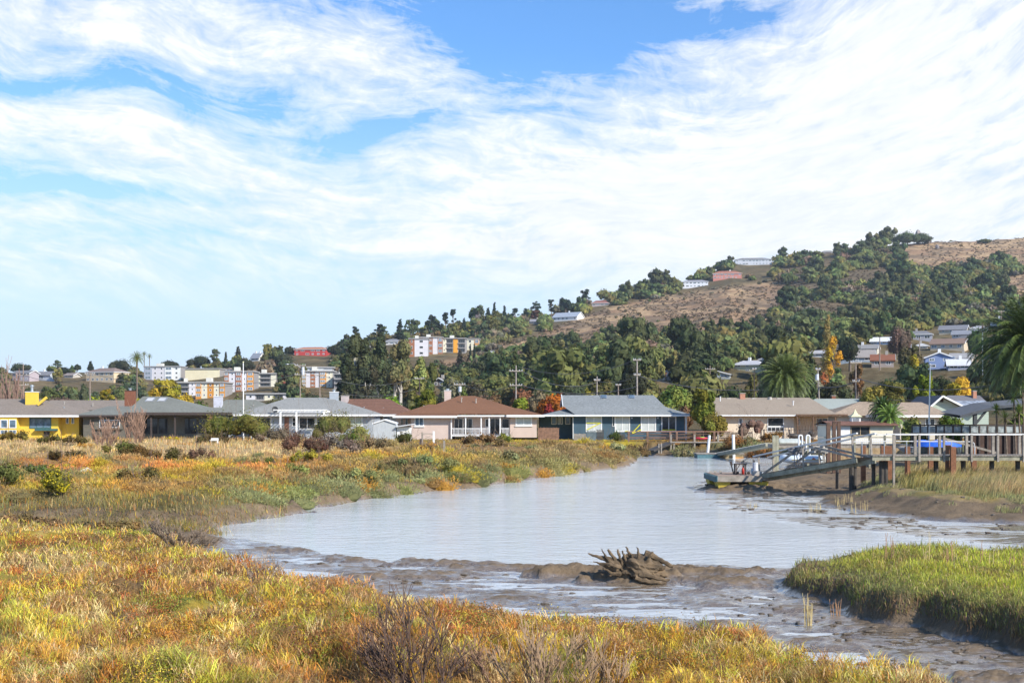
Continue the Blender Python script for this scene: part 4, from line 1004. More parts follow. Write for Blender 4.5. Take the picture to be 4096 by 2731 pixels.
    box_part('wall', B, h, X(850, D2), X(1080, D2), D2, D2+8, HG, Z(1660, D2)); rm = MB(); roof(rm, X(800, D2), X(1130, D2), D2-.8, D2+9, Z(1659, D2), X(905, D2+4), X(1020, D2+4), D2+4, Z(1598, D2+4)); rm.build('roof', R_GREEN, h)
    chimney(h, 854, 886, 1586, 1625, D2+1.5, M('pale_lilac_board', (.5, .5, .55), .8), .9, M_WHITE); vents(h, [(1013, 1622), (890, 1630)], D2+2, M_CONC)
    # 3b brown tile roof behind, right of 3
    D2 = 160; h = thing('tile_roof_house', 'house with ribbed brown tile roof right of the pergola house', 'house', (X(1510, D2), D2, HG)); C1 = M('cream_stucco', (.52, .46, .38), .85, .05, 1)
    box_part('wall', C1, h, X(1400, D2), X(1620, D2), D2, D2+8, HG, Z(1660, D2)); rm = MB(); roof(rm, X(1385, D2), X(1655, D2), D2-.8, D2+9, Z(1657, D2), X(1393, D2+4), X(1556, D2+4), D2+4, Z(1595, D2+4)); rm.build('roof', R_TILE, h)
    fascia(X(1385, D2), X(1655, D2), D2-.8, D2+9, Z(1657, D2)-.01, .24).build('fascia', M_WHITE, h); wpx(h, 1534, 1562, 1665, 1690, D2, nx=1, glass=G_BLUEGL)
    chimney(h, 1364, 1393, 1583, 1609, D2+3, M('mauve_stucco', (.45, .38, .36), .9), .9); vents(h, [(1456, 1630), (1434, 1628), (1598, 1648), (1534, 1632)], D2+1.3)
    # 4 pink
    P = M('pink_beige_siding', (.60, .475, .415), .8, .04, 1.5, siding=.24); h = thing('pink_house', 'pinkish beige house with brown hip roof and white railed porch', 'house', (X(1890, D), D, HG))
    wb = MB(); wb.box(X(1644, D), X(1804, D), D, D+10, HG-.2, Z(1663, D)); wb.box(X(1804, D), X(2040, D), D+2.6, D+10, HG+.3, Z(1661, D)); wb.box(X(2040, D), X(2147, D), D, D+10, HG+.25, Z(1663, D)); wb.box(X(1583, D+3), X(1644, D+3), D+3, D+9, HG-.2, Z(1664, D+3)); wb.build('wall', P, h)
    rm = MB(); roof(rm, X(1640, D), X(2140, D), D-.4, D+11, Z(1656, D), X(1835, D+5.3), X(1900, D+5.3), D+5.3, Z(1583, D+5.3)); rm.build('roof', R_BROWN, h)
    rm = MB(); roof(rm, X(1573, D), X(1828, D), D-.85, D+10.4, Z(1663, D)+.03, X(1715, D+3.2), X(1900, D+3.2), D+3.4, Z(1617, D+3.4)); rm.build('left_roof', R_BROWN, h)
    rm = MB(); roof(rm, X(2026, D), X(2178, D), D-.85, D+10.4, Z(1660, D)+.02, X(1960, D+3), X(2072, D+3), D+3.2, Z(1632, D+3.2)); rm.build('right_roof', R_BROWN, h)
    for (a, b, q, e) in ((1573, 1828, 1663, .85), (2026, 2178, 1660, .85)): MB().box(X(a, D), X(b, D), D-e-.08, D-e, Z(q, D)-.22, Z(q, D)+.04).box(X(a, D), X(b, D), D-e, D+2.5, Z(q, D)-.2, Z(q, D)-.04).build('fascia', M_WHITE, h)
    MB().box(X(1828, D), X(2026, D), D-.5, D-.42, Z(1666, D), Z(1660, D)).box(X(1804, D), X(2040, D), D-.42, D+2.6, Z(1664, D)-.03, Z(1663, D)).build('fascia', M_WHITE, h)
    wpx(h, 1658, 1696, 1667, 1705, D, glass=G_BLUEGL, nx=2, fw=.13, sill=True); wpx(h, 2062, 2128, 1666, 1703, D, glass=G_CURT, nx=2, fw=.14, sill=True)
    wpx(h, 1604, 1612, 1673, 1702, D+3, nx=1, glass=G_BLUEGL, fw=.05); wpx(h, 1621, 1632, 1673, 1702, D+3, nx=1, glass=G_BLUEGL, fw=.05)
    for a, b in ((1816, 1852), (1854, 1890), (1960, 2000)): wpx(h, a, b, 1672, 1738, D+2.6, nx=2, name='sliding_door', fw=.07)
    wpx(h, 2006, 2038, 1672, 1712, D+2.6, nx=1); wpx(h, 1940, 1956, 1674, 1708, D+2.6, nx=1)
    for a in (1806, 1863, 1925, 1957, 2001): MB().box(X(a, D)-.07, X(a, D)+.07, D-.3, D-.16, HG+.1, Z(1666, D)).build('porch_post', M_WHITE, h)
    for a, b in ((1806, 1863), (1863, 1957), (2001, 2040)):
        r = MB(); zt, zb = Z(1712, D), Z(1739, D); r.box(X(a, D)+.08, X(b, D)-.08, D-.27, D-.19, zt-.08, zt); r.box(X(a, D)+.08, X(b, D)-.08, D-.26, D-.2, zb, zb+.07)
        n = int((X(b, D)-X(a, D))/.155)
        for i in range(1, n): xx = X(a, D)+.08+i*.155; r.box(xx, xx+.045, D-.25, D-.21, zb+.07, zt-.08)
        r.build('railing', M_WHITE, h)
    box_part('porch_floor', M_WHITE, h, X(1804, D), X(2040, D), D-.32, D+2.59, Z(1744, D), Z(1741, D))
    for k in range(3): box_part('step', M_CONC, h, X(1958, D), X(2000, D), D-.33-.28*(k+1), D-.335-.28*k, HG-.2, HG+.33-.12*k)
    chimney(h, 1777, 1803, 1563, 1604, D+5, P, .9, M_WHITE, .3); vents(h, [(1695, 1624), (1904, 1596), (1846, 1592)], D+3, M_CONC)
    # 5 blue
    Bl = M('slate_blue_siding', (.055, .105, .145), .75, .08, 2, siding=.24); h = thing('blue_house', 'slate blue house with mottled grey roof and white sliding doors', 'house', (X(2480, D), D, HG))
    zb = HG+.45
    wb = MB(); wb.box(X(2292, D), X(2738, D), D, D+10, HG-.1, Z(1661, D)); wb.box(X(2160, D+3), X(2292, D+3), D+3, D+9, HG-.1, Z(1662, D+3)); wb.build('wall', Bl, h)
    rx0, rx1 = X(2258, D+5.5), X(2614, D+5.5); ry, zr = D+5.5, Z(1580, D+5.5); ze = Z(1659, D)
    rm = MB(); roof(rm, X(2170, D), X(2765, D), D-.9, D+11.5, ze, X(2330, D+4), X(2640, D+4), ry, Z(1618, ry)); rm.build('lower_roof', R_BLUEG, h)
    f = .53; yA = ry-(ry-(D-.9))*f; zA = zr-(zr-ze)*f+.03
    rm = MB(); gx = rx0-.35
    e = (X(2634, D+2)-rx1)
    rm.poly([(gx, D-.85, ze+.05), (X(2668, D), D-.85, ze+.05), (rx1, ry, zr), (gx, ry, zr)]) if False else None
    # steep upper gable riding on the hip
    A0 = (gx, D+1.6, ze+(zr-ze)*.44); A1 = (rx1+.9, D+1.6, ze+(zr-ze)*.44)
    rm.poly([A0, A1, (rx1, ry, zr), (gx, ry, zr)]); rm.poly([(A1[0], 2*ry-A1[1], A1[2]), (gx, 2*ry-A1[1], A1[2]), (gx, ry, zr), (rx1, ry, zr)]); rm.poly([A1, (A1[0], 2*ry-A1[1], A1[2]), (rx1, ry, zr)])
    rm.poly([(X(2300, D), D-.88, ze+.012), (X(2700, D), D-.88, ze+.012), A1, A0])
    rm.build('roof', R_BLUEG, h)
    MB().poly([(gx+.4, D+1.8, A0[2]), (gx+.4, 2*ry-D-1.8, A0[2]), (gx+.4, ry, zr-.12)]).build('gable_end', Bl, h)
    MB().beam((gx-.03, D+1.5, A0[2]-.05), (gx-.03, ry, zr), .08, .22).beam((gx-.03, 2*ry-D-1.5, A0[2]-.05), (gx-.03, ry, zr), .08, .22).build('bargeboard', M_WHITE, h)
    fascia(X(2170, D), X(2765, D), D-.9, D+11.5, ze-.01, .16).build('fascia', M_WHITE, h)
    for a, b, gl, n in ((2343, 2408, G_CURT, 2), (2459, 2520, G_CURT, 2), (2563, 2624, G_CURT, 2), (2645, 2705, G_DARKGL, 2)): wpx(h, a, b, 1663, 1727, D, glass=gl, nx=n, fw=.13, name='sliding_door')
    wpx(h, 2449, 2459, 1664, 1705, D, nx=1, fw=.05)
    for a, b in ((2205, 2226), (2231, 2240), (2242, 2251), (2261, 2281)): wpx(h, a, b, 1666, 1697, D+3, nx=1, nz=1, fw=.08, glass=G_BLUEGL)
    skylight(h, 2403, 2430, 1583, 1598, D+4.2, .42); skylight(h, 2515, 2542, 1583, 1598, D+4.2, .42)
    MB().tube([(X(2276, D+3), D+2.9, Z(1664, D)), (X(2292, D), D-.06, Z(1668, D)), (X(2292, D), D-.06, HG+.1)], .05, 6).build('downpipe', M_WHITE, h)
    for a in (2525, 2629): box_part('wall_lamp', M_METAL, h, X(a, D), X(a, D)+.14, D-.16, D-.003, Z(1674, D), Z(1668, D))
    MB().box(X(2738, D), X(2745, D), D-.6, D-.4, HG, Z(1661, D)).build('porch_post', M_WHITE, h)
    tp = M('yellow_tape', (.75, .70, .02), .5, .05)
    for L in ([(2345, 1691), (2404, 1690), (2347, 1718)], [(2528, 1731), (2560, 1697)], [(2530, 1732), (2564, 1718)], [(2647, 1719), (2704, 1718)], [(2500, 1724), (2514, 1724)]):
        t = MB()
        for (a, b), (c_, d_) in zip(L, L[1:]): t.beam((X(a, D), D-.14, Z(b, D)), (X(c_, D), D-.14, Z(d_, D)), .01, .085)
        lab = {2345: 'yellow caution tape zigzagging over the leftmost sliding door of the blue house', 2528: 'upper yellow tape slanting beside the third door of the blue house', 2530: 'lower yellow tape crumpled beside the third door of the blue house', 2647: 'yellow tape strung low across the dark open door of the blue house', 2500: 'short scrap of yellow tape at the second door of the blue house'}[L[0][0]]
        tag(t.build('caution_tape', tp), lab, 'tape')
    # 6 beige
    C2 = M('warm_beige_stucco', (.66, .55, .42), .85, .04, .8, .1); h = thing('beige_house', 'cream beige house with long tan roof and picture window', 'house', (X(3120, D), D, HG))
    wb = MB(); wb.box(X(2850, D), X(3176, D), D, D+9, HG, Z(1661, D)); wb.box(X(3176, D), X(3330, D), D+2, D+9, HG, Z(1661, D)); wb.build('wall', C2, h)
    rm = MB(); roof(rm, X(2790, D), X(3345, D), D-.9, D+10, Z(1659, D), X(2852, D+4.5), X(3238, D+4.5), D+4.5, Z(1590, D+4.5)); rm.build('roof', R_TAN, h)
    fascia(X(2790, D), X(3345, D), D-.9, D+10, Z(1659, D)-.01, .14).build('fascia', M_WHITE, h)
    wpx(h, 2954, 2970, 1672, 1698, D, nx=1, glass=G_BLUEGL, fw=.08); wpx(h, 3069, 3135, 1669, 1706, D, nx=1, fw=.1); wpx(h, 3069, 3135, 1707, 1726, D, nx=4, fw=.07)
    wpx(h, 3190, 3200, 1674, 1702, D+2, nx=1); wpx(h, 3264, 3312, 1671, 1722, D+2, nx=2, name='sliding_door')
    pm = M('brown_timber', (.13, .075, .045), .85, .3, 5)
    pg = MB()
    for a in (3180, 3242, 3330): pg.box(X(a, D)-.07, X(a, D)+.07, D-1.4, D-1.26, HG, Z(1664, D))
    pg.box(X(3174, D), X(3378, D), D-1.5, D-1.3, Z(1663, D), Z(1656, D)); pg.beam((X(3242, D), D-1.33, Z(1682, D)), (X(3262, D), D-1.33, Z(1664, D)), .08); pg.box(X(3176, D), X(3376, D), D-1.3, D+1.9, Z(1659, D)-.04, Z(1659, D)); pg.build('veranda', pm, h)
    lt = MB()
    for i in range(7):
        xx = X(3182, D)+i*.33; lt.beam((xx, D-1.2, HG), (xx+.5, D-1.2, Z(1668, D)), .03); lt.beam((xx+.5, D-1.17, HG), (xx, D-1.17, Z(1668, D)), .03)
    lt.build('trellis', pm, h)
    chimney(h, 2961, 2981, 1574, 1594, D+4, M('pale_brick', (.42, .2, .13), .9, .25, 8, .4), .8); vents(h, [(2881, 1588), (3173, 1605), (2899, 1636), (2937, 1636)], D+1.5, M_WHITE)
    ch = MB().tube([(X(3080, D+4), D+4, Z(1604, D)), (X(3080, D+4), D+4, Z(1586, D))], [.3, .2], 10).build('flue', M_CONC, h)
    for a in (2930, 3035, 3138): box_part('ridge_vent', M_CONC, h, X(a, D), X(a, D)+.5, D+4.1, D+4.5, Z(1596, D), Z(1589, D))
    # roofs further back at right
    D2 = 172; h = thing('green_roof_house', 'house with plain pale green-grey roof behind the beige house', 'house', (X(3350, D2), D2, HG))
    box_part('wall', C1, h, X(3270, D2), X(3440, D2), D2, D2+8, HG, Z(1640, D2)); rm = MB(); roof(rm, X(3200, D2), X(3470, D2), D2-.8, D2+9, Z(1636, D2), X(3262, D2+4), X(3436, D2+4), D2+4, Z(1594, D2+4)); rm.build('roof', R_PGREEN, h); chimney(h, 3328, 3343, 1583, 1597, D2+4, M_BRICK, .7)
    D2 = 160; h = thing('shake_roof_house', 'house with weathered ribbed shake roof sloping behind the boathouse', 'house', (X(3430, D2), D2, HG))
    box_part('wall', C1, h, X(3350, D2), X(3520, D2), D2, D2+8, HG, Z(1664, D2)); rm = MB(); roof(rm, X(3310, D2), X(3560, D2), D2-.8, D2+10, Z(1662, D2), X(3440, D2+4), X(3520, D2+4), D2+4.4, Z(1606, D2+4)); rm.build('roof', R_SHAKE, h)
    h = thing('shake_roof_house', 'house with weathered ribbed shake roof left of the green gabled house', 'house', (X(3700, 148), 148, HG)); D2 = 148
    box_part('wall', C1, h, X(3600, D2), X(3790, D2), D2, D2+8, HG, Z(1664, D2)); rm = MB(); roof(rm, X(3560, D2), X(3800, D2), D2-.8, D2+10, Z(1660, D2), X(3610, D2+4), X(3690, D2+4), D2+4.4, Z(1608, D2+4)); rm.build('roof', R_SHAKE, h); fascia(X(3560, D2), X(3800, D2), D2-.8, D2+10, Z(1660, D2)-.01, .25).build('fascia', M_WHITE, h)
    wpx(h, 3700, 3740, 1672, 1705, D2, nx=2)
    # 8 green gable, solar panels
    D2 = 158; Gr = M('pale_green_board', (.40, .47, .40), .8, .05, 2, siding=.3); h = thing('gabled_house', 'pale green gabled house with dark roof and solar panels', 'house', (X(3800, D2), D2, HG))
    ax, az = X(3763, D2), Z(1581, D2); x0, x1 = X(3690, D2), X(3860, D2); ze_ = Z(1640, D2)
    MB().poly([(x0, D2, HG), (x1, D2, HG), (x1, D2, ze_), (ax, D2, az-.15), (x0, D2, ze_-.2)]).box(x0+.01, x1+3, D2+.02, D2+9, HG, ze_-.2).build('wall', Gr, h)
    rm = MB(); t_ = .22
    for (px_, pz_) in (((x0-.7), ze_-.75), ((X(3900, D2)), Z(1650, D2))):
        A = Vector((ax, D2-.8, az)); Bp = Vector((px_, D2-.8, pz_)); n_ = Vector((0, 0, t_))
        rm.poly([A, Bp, Bp+Vector((0, 10, 0)), A+Vector((0, 10, 0))]); rm.poly([A-n_, Bp-n_, Bp+Vector((0, 10, 0))-n_, A+Vector((0, 10, 0))-n_]); rm.poly([A, Bp, Bp-n_, A-n_])
    rm.build('roof', R_SLATE, h)
    rm = MB(); roof(rm, X(3790, D2), X(4010, D2), D2+2, D2+12, Z(1640, D2), X(3800, D2+6), X(3930, D2+6), D2+7, Z(1581, D2+7)); rm.build('rear_roof', R_SLATE, h)
    MB().beam((x0-.7, D2-.83, ze_-.85), (ax, D2-.83, az-.1), .05, .22).beam((X(3900, D2), D2-.83, Z(1650, D2)-.1), (ax, D2-.83, az-.1), .05, .22).build('bargeboard', M_WHITE, h)
    box_part('vent', M_DARKW, h, X(3767, D2)-.2, X(3767, D2)+.2, D2-.04, D2-.003, Z(1608, D2), Z(1594, D2))
    s0, s1, s2, s3 = (X(3824, D2), D2+1.2, Z(1604, D2+1)), (X(3862, D2), D2-1.0, Z(1628, D2)), (X(3975, D2), D2-1.0, Z(1624, D2)), (X(3950, D2), D2+1.2, Z(1600, D2))
    for k in range(3):
        a0 = Vector(s0).lerp(Vector(s3), k/3+.01); a1 = Vector(s1).lerp(Vector(s2), k/3+.01); b0 = Vector(s0).lerp(Vector(s3), (k+1)/3-.01); b1 = Vector(s1).lerp(Vector(s2), (k+1)/3-.01); n_ = Vector((0, .04, -.1))
        MB().poly([a1, b1, b0, a0]).poly([a1, b1, b1+n_, a1+n_]).poly([a0, a1, a1+n_, a0+n_]).poly([b0, b1, b1+n_, b0+n_]).build('solar_panel', glass_mat('solar_glass', (.30, .33, .38), .15), h)
    MB().tube([s1, s2], .08, 6).build('panel_edge', M_WHITE, h)
    chimney(h, 3893, 3907, 1564, 1584, D2+6, M('pale_brick', None) if False else MAT['pale_brick'], .7)
    # boathouse
    D2 = 118; h = thing('boathouse', 'cream boathouse with flat rust-brown roof, dark window and cupola', 'boathouse', (X(3455, D2), D2, 1.1)); Cw = M('cream_paint', (.70, .65, .52), .75, .05, 2)
    box_part('wall', Cw, h, X(3322, D2), X(3572, D2), D2, D2+5, 1.0, Z(1697, D2))
    rm = MB(); rm.poly([(X(3314, D2), D2-.5, Z(1699, D2)), (X(3592, D2), D2-.5, Z(1699, D2)), (X(3588, D2), D2+2.6, Z(1684, D2)), (X(3318, D2), D2+2.6, Z(1684, D2))]).poly([(X(3592, D2), D2+5.6, Z(1699, D2)), (X(3314, D2), D2+5.6, Z(1699, D2)), (X(3318, D2), D2+2.6, Z(1684, D2)), (X(3588, D2), D2+2.6, Z(1684, D2))])
    rm.box(X(3314, D2), X(3592, D2), D2-.5, D2+5.6, Z(1701, D2), Z(1699, D2)-.004); rm.build('roof', M('rusty_brown_roof', (.17, .075, .045), .8, .3, 1.5, .3), h)
    wpx(h, 3402, 3480, 1704, 1742, D2, frame=M('tan_frame', (.4, .3, .18), .7), nx=2, fw=.08); MB().box(X(3326, D2), X(3400, D2), D2-.05, D2-.004, Z(1741, D2), Z(1703, D2)).build('door', M_WHITE, h)
    cx_ = X(3451, D2); s_ = .42; cu = MB().box(cx_-s_, cx_+s_, D2+2.2, D2+3, Z(1690, D2), Z(1667, D2)).build('cupola', M_WHITE, h)
    lv = MB()
    for i in range(5): lv.box(cx_-s_*.72, cx_+s_*.72, D2+2.14, D2+2.198, Z(1683-i*3, D2), Z(1683-i*3, D2)+.035)
    lv.build('louvre', M_METAL, cu); pr = MB(); zb_ = Z(1667, D2)+.003
    for (q0, z0_, q1, z1_) in ((s_+.14, zb_, s_*.5, zb_+.28), (s_*.5, zb_+.28, s_*.12, zb_+.62), (s_*.12, zb_+.62, .01, zb_+.75)):
        for (ux, uy) in ((1, 0), (0, 1), (-1, 0), (0, -1)):
            vx, vy = -uy, ux; c0 = lambda q, z_, s: (cx_+ux*q+vx*q*s, D2+2.6+uy*q+vy*q*s, z_)
            pr.poly([c0(q0, z0_, -1), c0(q0, z0_, 1), c0(q1, z1_, 1), c0(q1, z1_, -1)])
    pr.build('cupola_roof', M('pale_yellow_paint', (.62, .6, .36), .7), cu)
    # open shelter under the big palm
    D2 = 104; h = thing('open_shelter', 'open shelter with dark sloping roof and posts under the right palm', 'shelter', (X(3950, D2), D2, 1.1))
    rm = MB(); a_, b_, c_, d_ = (X(3824, D2), D2-1, Z(1661, D2)), (X(3965, D2), D2-1, Z(1624, D2)), (X(4230, D2), D2-1, Z(1600, D2)), (X(4300, D2), D2-1, Z(1660, D2)); off = Vector((0, 5, .3)); th = Vector((0, 0, -.22))
    for p, q in ((a_, b_), (b_, c_)):
        p, q = Vector(p), Vector(q); rm.poly([p, q, q+off, p+off]); rm.poly([p, p+th, q+th, q]); rm.poly([p+th, p+off+th, q+off+th, q+th])
    rm.build('roof', M('dark_slate_roof', (.06, .065, .075), .5, .2, 2), h)
    for a in (3888, 4120): box_part('post', M('dark_post', (.05, .055, .06), .7), h, X(a, D2)-.14, X(a, D2)+.14, D2-.8, D2-.5, 1.0, Z(1648, D2))
    MB().beam((X(3895, D2), D2-.65, Z(1690, D2)), (X(3935, D2), D2-.65, Z(1640, D2)), .16).build('brace', MAT['dark_post'], h)
    # glass wind fence
    D2 = 100; f_ = thing('glass_fence', 'row of glass wind panels in dark frames beyond the boardwalk', 'fence', (X(3900, D2), D2, 1.1)); fr = MB()
    zt, zb = Z(1703, D2), Z(1731, D2); fr.box(X(3648, D2), X(4300, D2), D2-.06, D2+.06, zt, zt+.12); fr.box(X(3648, D2), X(4300, D2), D2-.05, D2+.05, zb-.08, zb)
    ps = [3648, 3681, 3712, 3744, 3777, 3812, 3846, 3880, 3917, 3950, 3985, 4020, 4055, 4090, 4125, 4160, 4200, 4240, 4280]
    for a in ps: fr.box(X(a, D2)-.06, X(a, D2)+.06, D2-.05, D2+.05, 1.0, zt-.002)
    fr.build('frame', M_DARKW, f_)
    for a, b in zip(ps, ps[1:]): MB().box(X(a, D2)+.07, X(b, D2)-.07, D2-.01, D2+.01, zb+.02, zt-.02).build('glass_panel', glass_mat('hazy_glass', (.30, .33, .33), .1), f_)
    box_part('skirting', M('red_brown_board', (.07, .04, .03), .85, .3, 3), f_, X(3860, D2), X(4300, D2), D2+.1, D2+.2, 1.0, zb-.1)
row_houses()

# ------------------------------------------------------------------ buildings on the hillside
HC = {}
def pm(c, k='wall'):
    n = k+'_%02d%02d%02d' % tuple(int(v*99) for v in c)
    if n not in HC: HC[n] = (roof_mat(n, c, .12) if k == 'roof' else M(n, c, .85, .06, .4))
    return HC[n]
# px0, px1, base, eave, ridge, turn, kind, wall, roof, storeys, label
HOUSES = [
 (3655, 3722, 1396, 1383, 1372, -20, 'hip', (.52, .48, .42), (.5, .5, .5), 1, 'low house with pale roof left of the long beige house'),
 (3852, 3905, 1400, 1386, 1373, -24, 'gx', (.5, .42, .34), (.24, .14, .10), 1, 'small brown-roofed house right of the long beige house'),
 (3590, 3650, 1402, 1388, 1376, -18, 'gx', (.56, .56, .58), (.34, .35, .37), 1, 'grey house tucked between the white roof and the long beige house'),
 (3320, 3392, 1400, 1388, 1377, -20, 'hip', (.58, .54, .46), (.3, .29, .28), 1, 'cream house just right of the yellow poplar top'),
 (3880, 3960, 1330, 1315, 1303, -20, 'hip', (.60, .58, .54), (.36, .36, .38), 1, 'pale house behind the shaggy hillside palm'),
 (244, 300, 1512, 1500, 1491, -20, 'gx', (.46, .42, .36), (.26, .22, .2), 1, 'small tan house between the bluish and the large beige houses'),
 (884, 930, 1492, 1479, 1470, -20, 'hip', (.5, .44, .36), (.26, .2, .17), 1, 'small tan house right of the cream terrace block'),
 (1440, 1486, 1398, 1386, 1377, -20, 'hip', (.5, .46, .4), (.3, .2, .15), 1, 'little tan house between the crimson mansion and the pines'),
 (2100, 2160, 1296, 1285, 1276, -24, 'gx', (.5, .5, .5), (.3, .3, .33), 1, 'small grey house below the reddish ridge tree'),
 (3700, 3822, 1478, 1428, 1408, -14, 'gy', (.20, .27, .46), (.5, .5, .52), 2, 'blue two-storey gabled house with white trimmed window on the right hillside'),
 (3790, 3888, 1482, 1457, 1434, -14, 'gx', (.3, .33, .42), (.62, .63, .66), 1, 'low wing with very pale roof right of the blue two-storey house'),
 (3795, 3898, 1450, 1429, 1410, -25, 'gx', (.5, .47, .42), (.36, .35, .35), 1, 'grey-roofed house just above the pale-roofed wing'),
 (3716, 3866, 1402, 1373, 1353, -32, 'gx', (.55, .46, .34), (.26, .18, .14), 1, 'long beige house with brown roof and bright cream gable'),
 (3621, 3735, 1366, 1339, 1324, -20, 'hip', (.34, .34, .38), (.2, .2, .21), 1, 'grey house with dark hip roof above the half-bare tree'),
 (3753, 3873, 1334, 1316, 1299, -28, 'gx', (.55, .48, .38), (.22, .22, .24), 1, 'beige house with slate roof, uppermost of the right cluster'),
 (3805, 3917, 1354, 1334, 1318, -28, 'gx', (.42, .42, .42), (.26, .27, .3), 1, 'grey house with bluish roof below the uppermost beige house'),
 (3822, 3926, 1372, 1357, 1341, -20, 'hip', (.25, .28, .36), (.14, .14, .15), 1, 'house with nearly black roof above the brown roof'),
 (3479, 3600, 1382, 1364, 1348, -22, 'gx', (.30, .42, .62), (.72, .73, .75), 1, 'house with brilliant white roof and blue wall'),
 (3398, 3517, 1412, 1393, 1378, -24, 'gx', (.5, .46, .38), (.28, .27, .26), 1, 'grey-roofed house with white gable right of the yellow poplar'),
 (3353, 3505, 1452, 1425, 1398, -8, 'gx', (.22, .27, .33), (.30, .27, .25), 1, 'wide house with grey-brown roof and bluish walls below the poplar'),
 (3482, 3586, 1470, 1437, 1415, -16, 'gx', (.34, .28, .25), (.24, .10, .06), 1, 'rust-roofed house with light blue window behind the utility pole'),
 (3917, 4001, 1394, 1376, 1357, -12, 'gy', (.42, .36, .36), (.24, .24, .27), 1, 'mauve gabled house left of the big palm crown'),
 (3967, 4024, 1303, 1282, 1271, -20, 'flat', (.72, .70, .66), (.6, .6, .6), 1, 'white flat-topped house high at the right edge'),
 (2922, 3060, 1492, 1461, 1444, -30, 'hip', (.58, .54, .36), (.50, .50, .52), 2, 'pale yellow two-storey house with silvery roof left of the central palm'),
 (2815, 2930, 1520, 1498, 1485, -18, 'gy', (.36, .40, .42), (.55, .57, .58), 1, 'small grey gabled cottage below the pale yellow house'),
 (3029, 3105, 1454, 1438, 1424, -20, 'hip', (.4, .4, .42), (.28, .29, .3), 1, 'grey house partly hidden above the central palm'),
 (3197, 3312, 1428, 1411, 1399, -20, 'gx', (.68, .67, .64), (.42, .42, .43), 1, 'white-gabled house left of the yellow poplar'),
 (2625, 2732, 1522, 1501, 1482, -14, 'gx', (.4, .4, .42), (.33, .35, .38), 1, 'grey-roofed house with white gable trim behind the dark cypress'),
 (2590, 2670, 1524, 1502, 1486, -14, 'gx', (.52, .40, .30), (.50, .22, .10), 1, 'house with terracotta roof right of the tall utility pole'),
 (1722, 1790, 1548, 1524, 1510, -16, 'gy', (.13, .10, .08), (.16, .14, .13), 1, 'small brown cottage with porch behind the round yellow-green tree'),
 (2940, 3090, 1062, 1038, 1028, -6, 'hip', (.5, .52, .56), (.16, .16, .17), 2, 'long white mansion with chimneys on the ridge top'),
 (2850, 2970, 1117, 1095, 1082, -8, 'hip', (.50, .20, .16), (.36, .15, .10), 2, 'salmon red mansion below the white ridge-top mansion'),
 (2724, 2836, 1150, 1126, 1117, -8, 'hip', (.66, .67, .70), (.30, .30, .33), 2, 'white villa with tall windows below the salmon mansion'),
 (2365, 2437, 1226, 1213, 1201, -10, 'hip', (.36, .30, .30), (.26, .12, .10), 1, 'small brownish house on the skyline behind the leaning pine'),
 (2196, 2322, 1284, 1266, 1247, -30, 'gx', (.70, .70, .70), (.34, .38, .44), 1, 'white house with bluish roofs among ridge trees'),
 (3289, 3338, 1012, 1004, 999, -5, 'hip', (.16, .13, .12), (.12, .11, .11), 1, 'tiny dark brown house on the skyline'),
 (30, 132, 1524, 1491, 1480, -24, 'gx', (.40, .34, .36), (.2, .2, .21), 2, 'mauve house with grey roof and white gable at far left'),
 (118, 214, 1524, 1499, 1485, -24, 'gx', (.50, .54, .62), (.22, .22, .23), 1, 'bluish house with white gable second from the left on the hill'),
 (312, 482, 1528, 1487, 1470, -26, 'hip', (.60, .47, .31), (.24, .18, .155), 2, 'large beige two-storey house with brown hip roof'),
 (1168, 1312, 1424, 1397, 1387, -10, 'hip', (.45, .05, .045), (.42, .17, .09), 2, 'crimson mansion with orange roof on the left ridge'),
 (1228, 1320, 1398, 1386, 1380, -10, 'hip', (.42, .28, .18), (.36, .2, .12), 1, 'tan house with three chimneys just above the crimson mansion'),
 (992, 1044, 1446, 1430, 1411, -24, 'gx', (.6, .6, .58), (.24, .26, .30), 1, 'steep blue-grey roofed house with two chimneys on the left ridge'),
 (1533, 1600, 1380, 1366, 1355, -12, 'hip', (.62, .6, .58), (.22, .22, .23), 1, 'pale house with grey hip roof above the eucalyptus'),
 (1612, 1640, 1378, 1372, 1366, -12, 'gx', (.5, .34, .26), (.5, .26, .17), 1, 'sliver of a pink-roofed house left of the upper apartment block'),
]
OR = (.56, .24, .035); GW = (.60, .58, .60); CR = (.68, .64, .50); RB = (.30, .12, .06)
